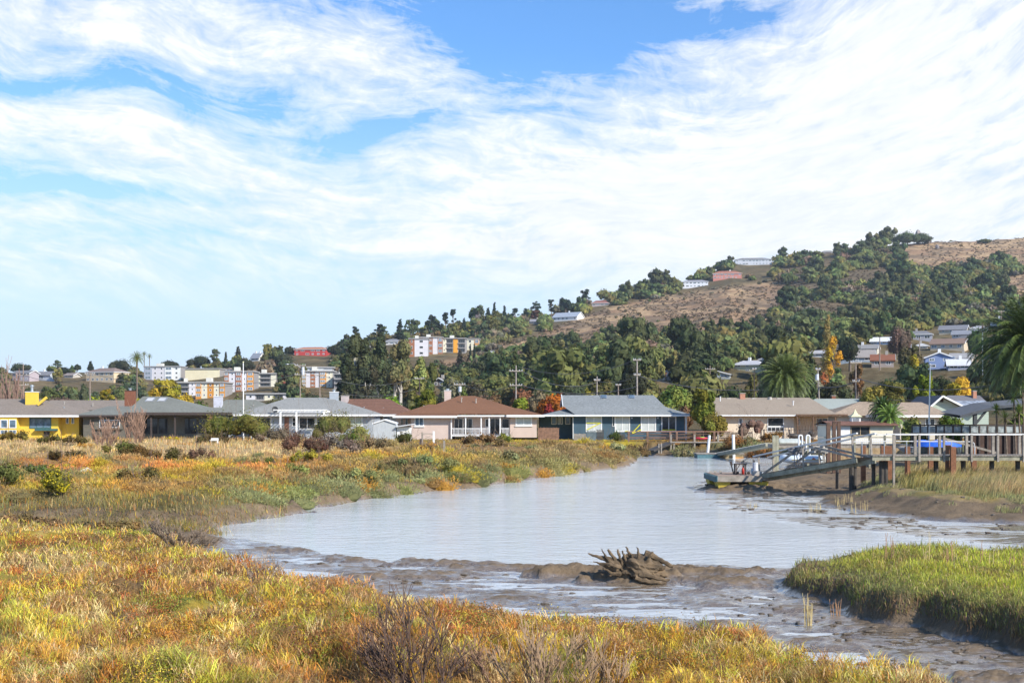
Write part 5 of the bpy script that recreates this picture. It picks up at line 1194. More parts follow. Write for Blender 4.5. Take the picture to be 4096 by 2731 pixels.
# px0, px1, base, top, turn, storeys, columns[(share, colour, window kind)], label
BLOCKS = [
 (1636, 1712, 1426, 1356, 0, 3, [(1, RB, 'w'), (2.4, GW, 'w')], 'left wing of the upper apartments, grey with a brown edge strip'),
 (1676, 1770, 1418, 1352, 0, 3, [(1.6, RB, 'b'), (2, GW, ''), (1.6, RB, 's'), (2, GW, ''), (1.7, RB, 'b')], 'brown and grey striped middle of the upper apartments'),
 (1770, 1862, 1412, 1356, -3, 3, [(1.2, CR, 'w'), (2.4, (.25, .24, .22), 'r'), (1.5, (.70, .32, .03), ''), (2.6, (.22, .21, .2), 'r')], 'upper apartments wing with a bright orange panel and balconies'),
 (1862, 1916, 1402, 1357, -3, 2, [(2, CR, 'w'), (1, (.5, .25, .08), 'b')], 'right wing of the upper apartments behind two small conifers'),
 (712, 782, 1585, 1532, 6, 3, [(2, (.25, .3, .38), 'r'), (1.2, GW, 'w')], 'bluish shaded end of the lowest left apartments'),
 (782, 900, 1592, 1532, -4, 3, [(1.1, OR, 'b'), (1.2, CR, 'w'), (1.3, OR, 'w'), (1.2, CR, 'w'), (1, OR, 'b')], 'orange and white striped apartments lowest at left'),
 (897, 1014, 1566, 1488, 0, 4, [(1, RB, 'b'), (1.5, GW, 'w'), (1.3, RB, 'b'), (1.2, GW, 'w'), (1.4, OR, 'b')], 'tall grey and brown striped apartments behind the flagpole'),
 (1014, 1104, 1547, 1496, -4, 3, [(1.2, CR, 'w'), (2.2, (.42, .42, .38), 'r'), (1, CR, '')], 'cream apartments right of the flagpole'),
 (1207, 1330, 1550, 1487, 0, 4, [(1, (.28, .2, .12), 'b'), (1, GW, ''), (1.2, RB, 's'), (1, GW, ''), (1.6, OR, 'b'), (1.5, CR, 'w')], 'apartments with cream right end behind the pole transformer'),
 (1230, 1328, 1500, 1471, 0, 1, [(1, (.5, .52, .53), 'w'), (1, (.45, .46, .46), 'b'), (1, (.5, .5, .5), 'w')], 'set-back upper storey of the apartments behind the pole transformer'),
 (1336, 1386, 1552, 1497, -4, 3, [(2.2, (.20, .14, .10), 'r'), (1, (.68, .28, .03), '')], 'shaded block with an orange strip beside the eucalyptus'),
 (574, 724, 1520, 1467, -6, 3, [(1.2, (.3, .33, .4), 'b'), (1, GW, 'w'), (1, GW, 'w'), (1.2, (.72, .72, .70), 'b'), (1.2, (.74, .74, .70), 'w')], 'white flat-roofed apartment house below the oaks'),
 (738, 880, 1516, 1476, -6, 2, [(1, (.70, .62, .42), ''), (1, (.70, .62, .42), ''), (1.2, (.72, .65, .45), '')], 'stepped cream terrace block right of the white apartment house'),
 (984, 1168, 1602, 1578, 0, 1, [(1, GW, 'w'), (1, (.3, .3, .3), 'r'), (1, CR, 'w'), (1, (.2, .2, .2), 'r'), (1, GW, 'w')], 'low white row with dark openings just over the roofs'),
]
KEEP = [(a, b, r, base) for a, b, base, e, r, *_ in HOUSES]+[(a, b, t, base) for a, b, base, t, *_ in BLOCKS]
MARKS = [(3760, 1440, 'blue two-storey house'), (3790, 1375, 'long beige house'), (3678, 1345, 'grey dark-roofed house'), (3812, 1318, 'uppermost beige house'), (3540, 1365, 'brilliant white roof'), (3430, 1425, 'wide grey-brown roof'), (3534, 1440, 'rust-roofed house'), (2990, 1468, 'pale yellow house'), (2870, 1503, 'grey gabled cottage'), (3250, 1412, 'white-gabled house'),
 (2680, 1502, 'terracotta house'), (1756, 1530, 'small brown cottage'), (3015, 1045, 'ridge-top white mansion'), (2910, 1100, 'salmon mansion'), (2780, 1133, 'white villa'), (2400, 1213, 'brownish skyline house'), (2260, 1265, 'white ridge house'), (3313, 1006, 'tiny skyline house'), (3660, 950, 'summit grove'), (3900, 1080, 'dry upper slope'), (3450, 1180, 'grey scrub slope'), (2650, 1300, 'lower tan slope'), (3312, 1330, 'yellow poplar'), (3142, 1480, 'central date palm'),
 (2230, 1440, 'pine wood'), (1960, 1380, 'upper apartment wing'), (1700, 1390, 'upper apartments'), (1500, 1440, 'eucalyptus stand'), (1240, 1405, 'crimson mansion'), (1018, 1428, 'steep blue-grey roof'), (1268, 1518, 'cream-ended apartments'), (955, 1528, 'tall striped apartments'), (840, 1562, 'lowest orange apartments'), (649, 1493, 'white apartment house'), (808, 1496, 'cream terrace block'), (397, 1499, 'large beige house'), (166, 1503, 'bluish left house'), (80, 1502, 'mauve left house'), (548, 1500, 'tall thin palm')]
def hill_buildings():
    rnd = random.Random(3)
    for (a, b, base, ev, rg, turn, kind, wc, rc, st, label) in HOUSES:
        x, y, z = on_hill((a+b)/2, base); m = y/F; w = (b-a)*m; h = (base-ev)*m; rise = (ev-rg)*m; th = R(turn)
        d = max(w*.5, 7); w = max(4, (w-abs(math.sin(th))*d)/math.cos(th)) if kind != 'flat' else w
        t = thing('hill_house', label, 'house', (x, y+1, z), th); g = -3
        hw, hd = w/2, d/2
        wb = MB().box(-hw, hw, 0, d, g, h)
        ov = .6; rm = MB()
        if kind == 'gy':
            wb.poly([(-hw, -.004, h), (hw, -.004, h), (0, -.004, h+rise-.1)]).poly([(-hw, d, h), (hw, d, h), (0, d, h+rise-.1)])
            k = rise/hw
            for s in (-1, 1):
                e0 = (s*(hw+ov), -ov, h-ov*k); e1 = (s*(hw+ov), d+ov, h-ov*k); t0 = (0, -ov, h+rise); t1 = (0, d+ov, h+rise)
                rm.poly([e0, e1, t1, t0]); rm.poly([tuple(np.array(p)-(0, 0, .3)) for p in (e0, e1, t1, t0)]); rm.poly([e0, t0, tuple(np.array(t0)-(0, 0, .3)), tuple(np.array(e0)-(0, 0, .3))])
            bb = MB()
            for s in (-1, 1): bb.beam((s*(hw+ov), -ov-.05, h-ov*k-.15), (0, -ov-.05, h+rise-.15), .08, .4)
            bb.build('bargeboard', M_WHITE, t)
        elif kind == 'gx':
            wb.poly([(hw+.004, 0, h), (hw+.004, d, h), (hw+.004, hd, h+rise-.1)]).poly([(-hw-.004, 0, h), (-hw-.004, d, h), (-hw-.004, hd, h+rise-.1)])
            k = rise/hd
            for s in (-1, 1):
                yy = hd+s*(hd+ov); e0 = (-hw-ov, yy, h-ov*k); e1 = (hw+ov, yy, h-ov*k); t0 = (-hw-ov, hd, h+rise); t1 = (hw+ov, hd, h+rise)
                rm.poly([e0, e1, t1, t0]); rm.poly([tuple(np.array(p)-(0, 0, .3)) for p in (e0, e1, t1, t0)])
                rm.poly([e0, e1, tuple(np.array(e1)-(0, 0, .3)), tuple(np.array(e0)-(0, 0, .3))])
            bb = MB()
            for s in (-1, 1): bb.beam((hw+ov+.05, hd+s*(hd+ov), h-ov*k-.15), (hw+ov+.05, hd, h+rise-.15), .08, .4)
            bb.build('bargeboard', M_WHITE, t)
        elif kind == 'hip':
            roof(rm, -hw-ov, hw+ov, -ov, d+ov, h, -hw+hd*.8 if hw > hd*.9 else -.3, hw-hd*.8 if hw > hd*.9 else .3, hd, h+rise)
            MB().box(-hw-ov, hw+ov, -ov, d+ov, h-.3, h-.01).build('fascia', M_WHITE, t)
        else: rm.box(-hw-.4, hw+.4, -.4, d+.4, h, h+.35)
        wb.build('wall', pm(wc), t); rm.build('roof', pm(rc, 'roof'), t)
        sh = h/st; nw = max(2, int(w/3.4))
        for s in range(st):
            for i in range(nw):
                if rnd.random() < .12: continue
                cx_ = -hw+(i+.5)*w/nw+rnd.uniform(-.2, .2); ww = rnd.choice((.7, .9, 1.3)); z0 = s*sh+sh*.34; z1 = s*sh+sh*.8
                window(t, cx_-ww, cx_+ww, z0, z1, 0, glass=rnd.choice((G_DARKGL, G_BLUEGL)), nx=2, fw=.16)
        if rnd.random() < .55 or 'chimney' in label:
            for c in ([-.5, .55] if 'chimneys' in label else [rnd.uniform(-.4, .5)]):
                MB().box(c*hw-.5, c*hw+.5, hd-.4, hd+.5, h, h+rise+1.2).build('chimney', M_WHITE if 'two' in label or 'white' in label else M_CONC, t)
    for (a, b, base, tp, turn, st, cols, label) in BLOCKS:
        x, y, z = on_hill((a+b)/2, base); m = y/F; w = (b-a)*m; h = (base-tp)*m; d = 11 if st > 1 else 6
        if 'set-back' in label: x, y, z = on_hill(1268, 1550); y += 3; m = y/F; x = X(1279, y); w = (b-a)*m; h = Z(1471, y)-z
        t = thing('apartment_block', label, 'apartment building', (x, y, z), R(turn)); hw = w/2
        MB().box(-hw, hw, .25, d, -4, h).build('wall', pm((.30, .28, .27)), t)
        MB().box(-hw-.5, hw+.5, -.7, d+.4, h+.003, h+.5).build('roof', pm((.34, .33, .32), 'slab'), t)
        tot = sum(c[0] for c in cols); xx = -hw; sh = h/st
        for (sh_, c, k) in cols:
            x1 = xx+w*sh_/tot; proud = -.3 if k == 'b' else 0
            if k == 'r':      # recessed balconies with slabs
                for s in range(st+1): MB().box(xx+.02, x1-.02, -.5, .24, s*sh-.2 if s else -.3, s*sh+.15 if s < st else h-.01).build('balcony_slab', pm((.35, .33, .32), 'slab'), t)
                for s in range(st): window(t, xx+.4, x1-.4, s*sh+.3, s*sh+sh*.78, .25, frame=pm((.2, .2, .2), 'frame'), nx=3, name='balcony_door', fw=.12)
            else:
                MB().box(xx+.01, x1-.01, proud, .245, -1.5, h-.01).build('panel', pm(c), t)
                cw = x1-xx
                for s in range(st):
                    if k == 'w': window(t, xx+cw*.36, xx+cw*.64, s*sh+sh*.38, s*sh+sh*.8, proud, nx=1, fw=.12, glass=G_DARKGL)
                    if k == 's':
                        for q in (.28, .62): window(t, xx+cw*q-.3, xx+cw*q+.4, s*sh+sh*.4, s*sh+sh*.75, proud, nx=1, fw=.1, glass=G_BLUEGL)
                    if k == 'b': window(t, xx+cw*.12, xx+cw*.88, s*sh+sh*.3, s*sh+sh*.88, proud, nx=2, nz=2, fw=.14, glass=G_BLUEGL)
            xx = x1
        if st >= 3: MB().box(-hw*.4, -hw*.05, 2, 5, h+.503, h+2.2).build('lift_housing', pm((.6, .58, .52)), t)
hill_buildings()
hillside_trees()
# ------------------------------------------------------------------ trees one can tell apart
UNIT = {'oak': 1.3, 'round': 1.95, 'spire': 2.25, 'conifer': 2.25, 'pine': 2.1, 'euc': 2.15, 'bush': 1.35}
def tree_at(name, label, px, D, top, width, kind, c, nleaf=1500, seed=None, cat='tree', group=None, base=None, **k):
    if base is not None: x, D, g = on_hill(px, base)
    else: x = X(px, D); g = hz1(x, D)
    rad = width/2*D/F; H = Z(top, D)-g; b0 = 0 if kind in ('spire', 'bush') else rad*.35 if kind not in ('pine',) else H*.05
    hs = max(.3, (H-b0)/(UNIT[kind]*rad))
    return make_tree(name, label, cat, (x, D, g), rad, kind, c, nleaf, seed or int(px*7+top), htrunk=b0, hscale=hs, group=group, **k)
def trees():
    T = tree_at
    # eucalyptus stand
    T('eucalyptus', 'largest dark eucalyptus at the left of the stand', 1430, 350, 1340, 170, 'euc', (.125, .135, .06), 5200, size=.55, bark=M_PALEBARK, core=.6)
    T('eucalyptus', 'eucalyptus with white forked trunk right of the stand', 1590, 330, 1372, 190, 'euc', (.14, .135, .055), 5200, size=.5, bark=M_PALEBARK, multi=2, core=.35)
    T('eucalyptus', 'dark eucalyptus in the middle of the stand', 1510, 370, 1336, 150, 'euc', (.085, .10, .045), 4200, size=.55, bark=M_PALEBARK, core=.6)
    T('eucalyptus', 'low dense eucalyptus at the left foot of the stand', 1385, 330, 1420, 120, 'euc', (.075, .085, .04), 2600, size=.5, bark=M_PALEBARK, core=.7)
    T('eucalyptus', 'shaded eucalyptus low in front of the stand', 1470, 300, 1460, 150, 'euc', (.07, .07, .04), 2600, size=.45, bark=M_PALEBARK, core=.6)
    T('willow_tree', 'light green tree between the stand and the small brown cottage', 1672, 300, 1425, 120, 'euc', (.22, .23, .07), 3000, size=.4, core=.5)
    T('leafy_tree', 'round green tree above the small brown cottage', 1720, 380, 1428, 70, 'round', (.13, .15, .04), 1600, size=.4)
    # pine wood in the middle
    for i, (px, top, w, D) in enumerate([(2010, 1400, 90, 430), (2060, 1395, 95, 400), (2120, 1372, 100, 420), (2180, 1368, 105, 410), (2240, 1376, 100, 430), (2295, 1368, 100, 400), (2350, 1384, 95, 415), (2405, 1392, 90, 400), (2450, 1420, 80, 390), (2080, 1450, 90, 360), (2160, 1440, 100, 350), (2250, 1440, 100, 350), (2340, 1440, 105, 345), (2420, 1452, 90, 350)]):
        T('pine_tree', ('dark green pine, %s from the left in the %s row of the pine wood' % (['first', 'second', 'third', 'fourth', 'fifth', 'sixth', 'seventh', 'eighth', 'ninth'][i if i < 9 else i-9], 'back' if i < 9 else 'front')), px, D, top, w, 'conifer', (.082+.014*(i % 3), .11+.014*(i % 2), .042), 2600, size=.42, group='pines in the back row' if i < 9 else 'pines in the front row', core=.75)
    # skyline trees over the eucalyptus and beyond
    for (px, top, w, base, kd, lb) in [(1424, 1300, 62, 1385, 'pine', 'open round pine, leftmost of the skyline pines'), (1516, 1290, 66, 1375, 'pine', 'spreading pine second from left on the skyline'), (1600, 1272, 64, 1372, 'conifer', 'broad pointed fir on the skyline left of the upper apartments'),
         (1726, 1252, 66, 1340, 'pine', 'round-topped pine on a bare trunk above the upper apartments'), (1782, 1245, 50, 1335, 'pine', 'shorter slanting pine beside the tallest skyline pine'), (1812, 1218, 44, 1330, 'pine', 'tallest skyline pine above the upper apartments'), (1856, 1270, 36, 1335, 'conifer', 'small layered fir right of the tallest skyline pine'),
         (1952, 1228, 52, 1305, 'conifer', 'ragged dark fir left of the pointed spire'), (1978, 1205, 24, 1305, 'spire', 'tall narrow cypress spire on the skyline'), (2018, 1220, 26, 1300, 'spire', 'shorter cypress spire on the skyline'), (2060, 1230, 60, 1296, 'pine', 'broad pine right of the cypress spires'),
         (2100, 1232, 40, 1290, 'pine', 'thin pine on the ridge right of the spires'), (2145, 1200, 60, 1285, 'pine', 'irregular pine above the reddish tree'), (2205, 1195, 44, 1270, 'pine', 'open pine above the white ridge house'), (2262, 1184, 62, 1262, 'round', 'dense dark pine left of the tall leaning one'), (2336, 1150, 74, 1235, 'pine', 'tall leaning pine, highest of the ridge trees'),
         (2452, 1172, 40, 1205, 'round', 'dark tree on the ridge beyond the small brownish house'), (2543, 1150, 22, 1190, 'spire', 'small pointed cypress on the ridge'), (2655, 1130, 30, 1170, 'round', 'reddish purple tree on the ridge left of the white villa')]:
        c = (.16, .06, .06) if 'reddish purple' in lb else (.035, .055, .035)
        T('ridge_tree', lb, px, 0, top, w, kd, c, 1500, base=base, size=.55, core=.5 if kd == 'pine' else .75)
    T('leafless_tree', 'pale leafless tree on the skyline left of the firs', 1910, 0, 1256, 40, 'euc', (.30, .27, .26), 160, base=1310, size=.5, core=0)
    T('leafy_tree', 'reddish brown tree on the ridge slope', 2140, 0, 1236, 50, 'round', (.15, .07, .05), 1000, base=1290, size=.5)
    # summit grove and rocks
    for (px, top, w, base, lb) in [(3630, 918, 110, 985, 'broad oak crowning the summit, left half'), (3690, 926, 90, 980, 'oak crowning the summit, right half'), (3940, 955, 60, 975, 'low dark bush on the far right skyline')]:
        T('summit_oak', lb, px, 0, top, w, 'bush', G_DARK, 2200, base=base, size=.8)
    # left ridge trees
    for (px, top, w, base, kd, lb) in [(75, 1447, 100, 1495, 'oak', 'broad dark oak on the skyline at far left'), (260, 1466, 60, 1500, 'oak', 'dark oak behind the second house from the left'), (308, 1453, 42, 1495, 'round', 'round dark tree left of the small fir'), (362, 1443, 44, 1492, 'conifer', 'small fir above the large beige house'),
         (490, 1428, 110, 1500, 'oak', 'large dark oak left of the tall thin palm'), (680, 1435, 100, 1485, 'oak', 'broad oak above the white apartment house'), (800, 1413, 110, 1475, 'oak', 'broad dark oak above the cream terrace block'), (865, 1440, 70, 1490, 'oak', 'olive oak right of the terrace block'),
         (903, 1405, 26, 1470, 'conifer', 'small narrow fir on the left skyline'), (952, 1383, 52, 1462, 'conifer', 'taller fir on the left skyline'), (985, 1425, 90, 1490, 'oak', 'dark oak below the tall left fir'), (1135, 1400, 120, 1480, 'oak', 'very dark oak left of the crimson mansion'), (1160, 1382, 56, 1420, 'oak', 'dark oak just behind the crimson mansion'),
         (1340, 1374, 70, 1430, 'oak', 'oak right of the crimson mansion'), (1375, 1357, 60, 1400, 'oak', 'dark oak on the skyline left of the first pine'), (1145, 1455, 40, 1500, 'round', 'small grey-green tree right of the bare field')]:
        T('ridge_oak', lb, px, 0, top, w, 'bush' if kd == 'oak' else kd, (.045, .055, .03) if 'olive' not in lb else G_OLV, 1500, base=base, size=.5)
    T('red_tree', 'rose red autumn tree left of the pole transformer', 1140, 0, 1488, 44, 'round', (.34, .10, .08), 1200, base=1560, size=.35)
    # between hill and houses
    L = [('leafy_tree', 'big yellow-green tree right of the tall thin palm', 665, 300, 1498, 150, 'round', (.32, .28, .03), 3600), ('leafy_tree', 'golden lower tree right of the big yellow-green one', 735, 285, 1545, 90, 'oak', G_GOLD, 1800),
         ('leafy_tree', 'golden green tree behind the low brown roof', 425, 260, 1530, 80, 'pine', (.30, .22, .03), 1600), ('hedge_bush', 'bright lime bush behind the low brown roof', 380, 240, 1578, 130, 'bush', (.30, .38, .03), 1800),
         ('hedge_bush', 'bright green bush behind the dark house chimney side', 800, 230, 1592, 110, 'bush', (.16, .24, .03), 1600), ('hedge_bush', 'yellow-green bush between brick chimney and big yellow tree', 555, 220, 1573, 60, 'bush', (.38, .34, .03), 800),
         ('hedge_bush', 'bright green feathery bush behind the brown tile roof', 1565, 190, 1562, 110, 'bush', (.20, .32, .03), 2200), ('leafy_tree', 'round yellow-green tree left of the pink house chimney', 1692, 180, 1553, 150, 'round', (.22, .22, .03), 4200),
         ('leafy_tree', 'green and yellow tree between the pink and blue houses', 2072, 170, 1563, 110, 'round', (.20, .24, .03), 3000), ('autumn_tree', 'rounded orange autumn tree left of the blue house gable', 2225, 200, 1545, 160, 'oak', G_ORG, 4200),
         ('autumn_tree', 'small dark red tree beside the blue house gable', 2190, 165, 1590, 60, 'round', (.20, .035, .025), 1400), ('cypress_tree', 'round blackish cypress behind the tall utility pole', 2525, 260, 1440, 150, 'round', (.035, .042, .022), 4200),
         ('cypress_tree', 'tall dense green juniper right of the blue house', 2812, 147, 1543, 118, 'round', (.16, .165, .025), 6500), ('garden_bush', 'rounded olive bush in front of the beige house left end', 2862, 143, 1643, 128, 'bush', (.20, .19, .035), 5200),
         ('oak_tree', 'green oak right of the terracotta house', 2700, 210, 1500, 150, 'oak', (.15, .19, .04), 3000), ('leafy_tree', 'reed-like yellow thicket behind the blue house right end', 2670, 175, 1600, 120, 'bush', (.26, .24, .05), 1800), ('leafy_tree', 'brown bare-leaved tree by the blue house right end', 2740, 168, 1598, 80, 'bush', (.22, .12, .07), 900),
         ('autumn_tree', 'rust coloured tree behind the first utility pole crossarm', 2090, 260, 1520, 130, 'oak', (.22, .12, .06), 2200), ('leafy_tree', 'brownish tree right of the rust coloured tree', 2160, 250, 1530, 110, 'oak', (.17, .12, .07), 1800), ('garden_bush', 'small rust bush behind the pink house', 1985, 240, 1530, 70, 'oak', (.22, .14, .07), 900),
         ('garden_bush', 'round fresh green bush behind the pink house chimney', 1855, 260, 1507, 46, 'oak', (.20, .24, .05), 900), ('grey_bush', 'pale sage bush above the small brown cottage', 1815, 340, 1475, 110, 'oak', G_SAGE, 1800),
         ('leafy_tree', 'yellow-green tree left of the second utility pole', 2350, 230, 1520, 80, 'oak', (.28, .25, .04), 1500), ('leafy_tree', 'thin olive tree above the blue house roof', 2430, 230, 1515, 90, 'euc', G_OLV, 1400), ('grey_bush', 'pale grey leafless thicket left of the second pole', 2280, 240, 1545, 90, 'oak', (.22, .19, .16), 900),
         ('umbrella_pine', 'bright green flat-topped pine above the cottage roof', 2805, 330, 1430, 90, 'oak', (.09, .15, .03), 1800), ('leafy_tree', 'green tree in front of the pale yellow house', 3005, 250, 1478, 70, 'round', (.16, .15, .05), 1400), ('oak_tree', 'dark green oaks left of the central palm', 2930, 230, 1512, 130, 'oak', (.07, .095, .035), 2200),
         ('leafy_tree', 'dark conifer right of the central palm', 3245, 260, 1400, 80, 'conifer', (.07, .095, .04), 2200), ('leafy_tree', 'dark tree rising behind the central palm', 3135, 330, 1365, 120, 'oak', (.05, .075, .03), 2200), ('oak_tree', 'dark shrubby oak right of the slanting pole', 3340, 230, 1492, 140, 'oak', (.07, .08, .035), 2400), ('autumn_tree', 'small orange-leaved tree above the slanting pole', 3295, 300, 1455, 50, 'oak', (.30, .13, .04), 700),
         ('leafy_tree', 'brown autumn tree in front of the grey-brown roof', 3430, 250, 1458, 80, 'euc', (.26, .15, .06), 1000), ('leafy_tree', 'large olive-green tree beyond the boathouse', 3545, 185, 1508, 190, 'round', (.19, .17, .04), 5200), ('leafy_tree', 'yellowish green tree right of the boathouse cupola', 3490, 175, 1540, 120, 'round', (.22, .19, .04), 3000), ('leafy_tree', 'lime green tree left of the golden tree', 3700, 190, 1487, 130, 'euc', (.28, .32, .03), 4200),
         ('autumn_tree', 'golden yellow tree left of the big palm', 3815, 195, 1498, 150, 'round', (.62, .44, .05), 4800), ('oak_tree', 'dark oaks below the blue two-storey house', 3760, 290, 1478, 160, 'oak', (.055, .08, .03), 2400), ('oak_tree', 'dark tree between the rust-roofed and blue houses', 3640, 330, 1358, 110, 'round', (.13, .12, .05), 2600), ('leafy_tree', 'yellow-leaved tree right of the rust-roofed house', 3650, 300, 1418, 70, 'euc', (.30, .25, .03), 1500),
         ('oak_tree', 'dark oak thicket below the rust-roofed house', 3560, 280, 1482, 170, 'oak', (.05, .07, .03), 2400), ('leafy_tree', 'brown half-bare tree above the white-roofed house', 3598, 480, 1258, 120, 'oak', (.16, .11, .075), 2000), ('oak_tree', 'dark round oak left of the white-roofed house', 3400, 450, 1298, 120, 'oak', (.05, .065, .03), 2400),
         ('oak_tree', 'green oak behind the cupola left side', 3380, 170, 1630, 60, 'bush', (.20, .22, .04), 1200), ('garden_bush', 'leafy green bush before the glass fence', 3795, 112, 1640, 110, 'bush', (.14, .20, .03), 3000), ('garden_bush', 'sprawling olive bush right of the boathouse', 3655, 114, 1650, 110, 'bush', (.19, .19, .05), 2600), ('garden_bush', 'dense green foliage at the right edge behind the shelter', 4080, 108, 1640, 120, 'bush', (.08, .12, .025), 2600),
         ('umbrella_pine', 'green flat-crowned tree behind the fan palm on the right', 3905, 520, 1266, 110, 'oak', (.07, .12, .035), 1400),
         ('oak_tree', 'dark hedge of trees right of the small brown cottage', 1900, 320, 1490, 130, 'oak', (.085, .085, .045), 2000), ('oak_tree', 'dark tree below the right apartment wing', 1840, 600, 1395, 60, 'conifer', (.075, .07, .045), 1200), ('oak_tree', 'dark shrubs along the foot of the pine wood', 2300, 290, 1510, 180, 'oak', (.06, .075, .035), 2000),
         ('leafy_tree', 'brown thicket behind the pink house roof', 1930, 220, 1555, 160, 'oak', (.17, .11, .075), 1600), ('leafy_tree', 'shaded thicket behind the feathery bush', 1500, 260, 1550, 160, 'oak', (.09, .075, .05), 1600), ('leafy_tree', 'dark low trees under the apartments behind the transformer', 1260, 280, 1545, 150, 'oak', (.06, .07, .04), 1800), ('leafy_tree', 'small green tree before the orange apartments', 950, 300, 1552, 50, 'oak', (.13, .16, .05), 700), ('leafy_tree', 'dark green shrubs above the pergola house ridge', 1130, 250, 1572, 190, 'bush', (.12, .14, .045), 1500),
         ('leafy_tree', 'brown scrub behind the yellow house', 250, 260, 1560, 170, 'oak', (.14, .09, .065), 1400), ('leafy_tree', 'green scrub left of the golden green tree', 200, 330, 1520, 130, 'oak', (.12, .14, .045), 1500), ('leafy_tree', 'dark round tree before the large beige house', 335, 480, 1498, 50, 'oak', (.09, .11, .05), 900), ('leafy_tree', 'dull green tree right of the large beige house', 480, 420, 1515, 60, 'oak', (.13, .15, .05), 1000), ('leafy_tree', 'dark blue-green tree behind the thin palm trunk', 545, 400, 1490, 60, 'round', (.06, .08, .05), 1200)]
    for nm, lb, px, D, top, w, kd, c, nl in L:
        T(nm, lb, px, D, top, w, kd, c, nl, size=(.16 if D < 150 else .2 if D < 200 else .3 if D < 300 else .42), cat='bush' if 'bush' in nm else 'tree')
    # little firs before the right apartment wing
    for px, lb in ((1881, 'narrow dark fir, left of the pair at the apartment wing'), (1897, 'narrow dark fir, right of the pair at the apartment wing')): T('fir_tree', lb, px, 640, 1372, 17, 'conifer', (.03, .05, .035), 700, size=.35)
    # yellow poplar
    t = T('poplar_tree', 'tall yellow poplar standing in front of the wooded hill', 3312, 420, 1250, 72, 'spire', (.36, .25, .09), 3000, size=.35, core=.5)
    T('poplar_tree', 'golden lower growth at the foot of the tall poplar', 3330, 410, 1350, 90, 'euc', (.62, .42, .03), 1800, size=.38, core=.3)
    # bare poplars at far left
    for i, (px, top, D) in enumerate([(8, 1475, 210), (28, 1440, 215), (60, 1450, 220), (88, 1500, 212), (-20, 1450, 218)]):
        rnd = random.Random(40+i); x = X(px, D); g = hz1(x, D); H = Z(top, D)-g
        t = thing('bare_poplar', ['reddish bare poplar at the very left edge', 'tallest bare poplar at far left', 'bare poplar left of the leftmost utility pole', 'lowest bare poplar by the leftmost utility pole', 'bare poplar cut by the left frame edge'][i], 'tree', (x, D, g))
        twiggy([((x+rnd.uniform(-.4, .4), D, g), (rnd.uniform(-.06, .06), 0, 1), rnd.uniform(.75, 1)) for _ in range(3)], rnd, H*.40, .1/H*2.4, spread=.22, lv=3, up=1.6, kids=4, bend=.06, minr=.03).build('trunk', M('red_twigs', (.24, .15, .115), .9, .2), t)
trees()

def frond(mb, base, az, el, L, droop, wid, n=9, rnd=random, seg=2, leaf=None, lw=.03):
    """arching rachis with two combs of leaflets hanging from it"""
    p = Vector(base); d = Vector((math.cos(az)*math.cos(el), math.sin(az)*math.cos(el), math.sin(el))); side = Vector((-math.sin(az), math.cos(az), 0))
    pts = [p.copy()]; st = L/n
    for i in range(n):
        d = (d+Vector((0, 0, -droop*(.35+i/n)))).normalized(); p = p+d*st; pts.append(p.copy())
    mb.tube(pts, [L*.012*(1-.8*i/n)+.006 for i in range(n+1)], 3, cap=False)
    for i in range(1, n+1):
        a = pts[i-1]; b = pts[i]; dd = (b-a).normalized(); up = side.cross(dd)
        w = wid*math.sin(math.pi*(.12+.84*i/(n+1)))**.6
        for k in range(seg):
            q = a.lerp(b, (k+.5)/seg)
            for s in (-1, 1):
                tip = q+side*s*w*rnd.uniform(.8, 1.1)+dd*w*.75+up*w*.18-Vector((0, 0, w*rnd.uniform(.1, .5)))
                ww = lw*rnd.uniform(.8, 1.2)
                mb.poly([q-dd*ww, q+dd*ww, tip])
def palm(name, label, px, D, crown_py, radius_px, nf, seed, trunk_r=.4, base=None, dead=True, col_=(.10, .125, .03)):
    rnd = random.Random(seed); 
    if base is not None: x, D, g = on_hill(px, base)
    else: x = X(px, D); g = hz1(x, D)
    zc = Z(crown_py, D); R_ = radius_px*D/F; t = thing(name, label, 'palm tree', (x, D, g))
    MB().tube([(x, D, g-.3), (x, D, (g+zc)/2), (x, D, zc)], [trunk_r*1.15, trunk_r, trunk_r*1.1], 10).build('trunk', M_BARK, t)
    for part, n, e0, e1 in (('fronds', nf, -20, 85),):
        mb = MB()
        for i in range(n):
            u = i/n; el = R(e0+(e1-e0)*(1-(1-u)**1.0)); az = i*2.39996+rnd.uniform(-.2, .2)
            frond(mb, (x+math.cos(az)*trunk_r*.5, D+math.sin(az)*trunk_r*.5, zc), az, el, R_*rnd.uniform(.95, 1.15)*(1.0 if el < 1 else .85), .10+.12*max(0, math.cos(el)), R_*.15, n=10, rnd=rnd, seg=4, lw=max(.02, R_*.0085))
        m, tt, b, o = newmat('palm_leaf_'+str(seed)); tc = tt.node('ShaderNodeTexCoord')
        nn = tt.noise(tc.outputs['Object'], 3.0, 4, .6); tt.put(b.inputs['Base Color'], tt.mix(tt.ramp(nn, .35, .65), tuple(v*.65 for v in col_)+(1,), tuple(v*1.9 for v in col_)+(1,))); b.inputs['Roughness'].default_value = .5; b.inputs['Specular IOR Level'].default_value = .4
        mb.build(part, m, t)
    if dead:
        mb = MB(); 
        for i in range(26): a = i*.7; mb.ell((x+math.cos(a)*trunk_r*.8, D+math.sin(a)*trunk_r*.8, zc-rnd.uniform(.0, R_*.25)), (.16, .16, .4), 6, 4)
        mb.build('boots', M('palm_boots', (.26, .16, .06), .9, .3, 5), t)
    return t
palm('date_palm', 'large feathery date palm rising behind the beige house', 3142, 176, 1518, 118, 190, 5, col_=(.085, .11, .026))
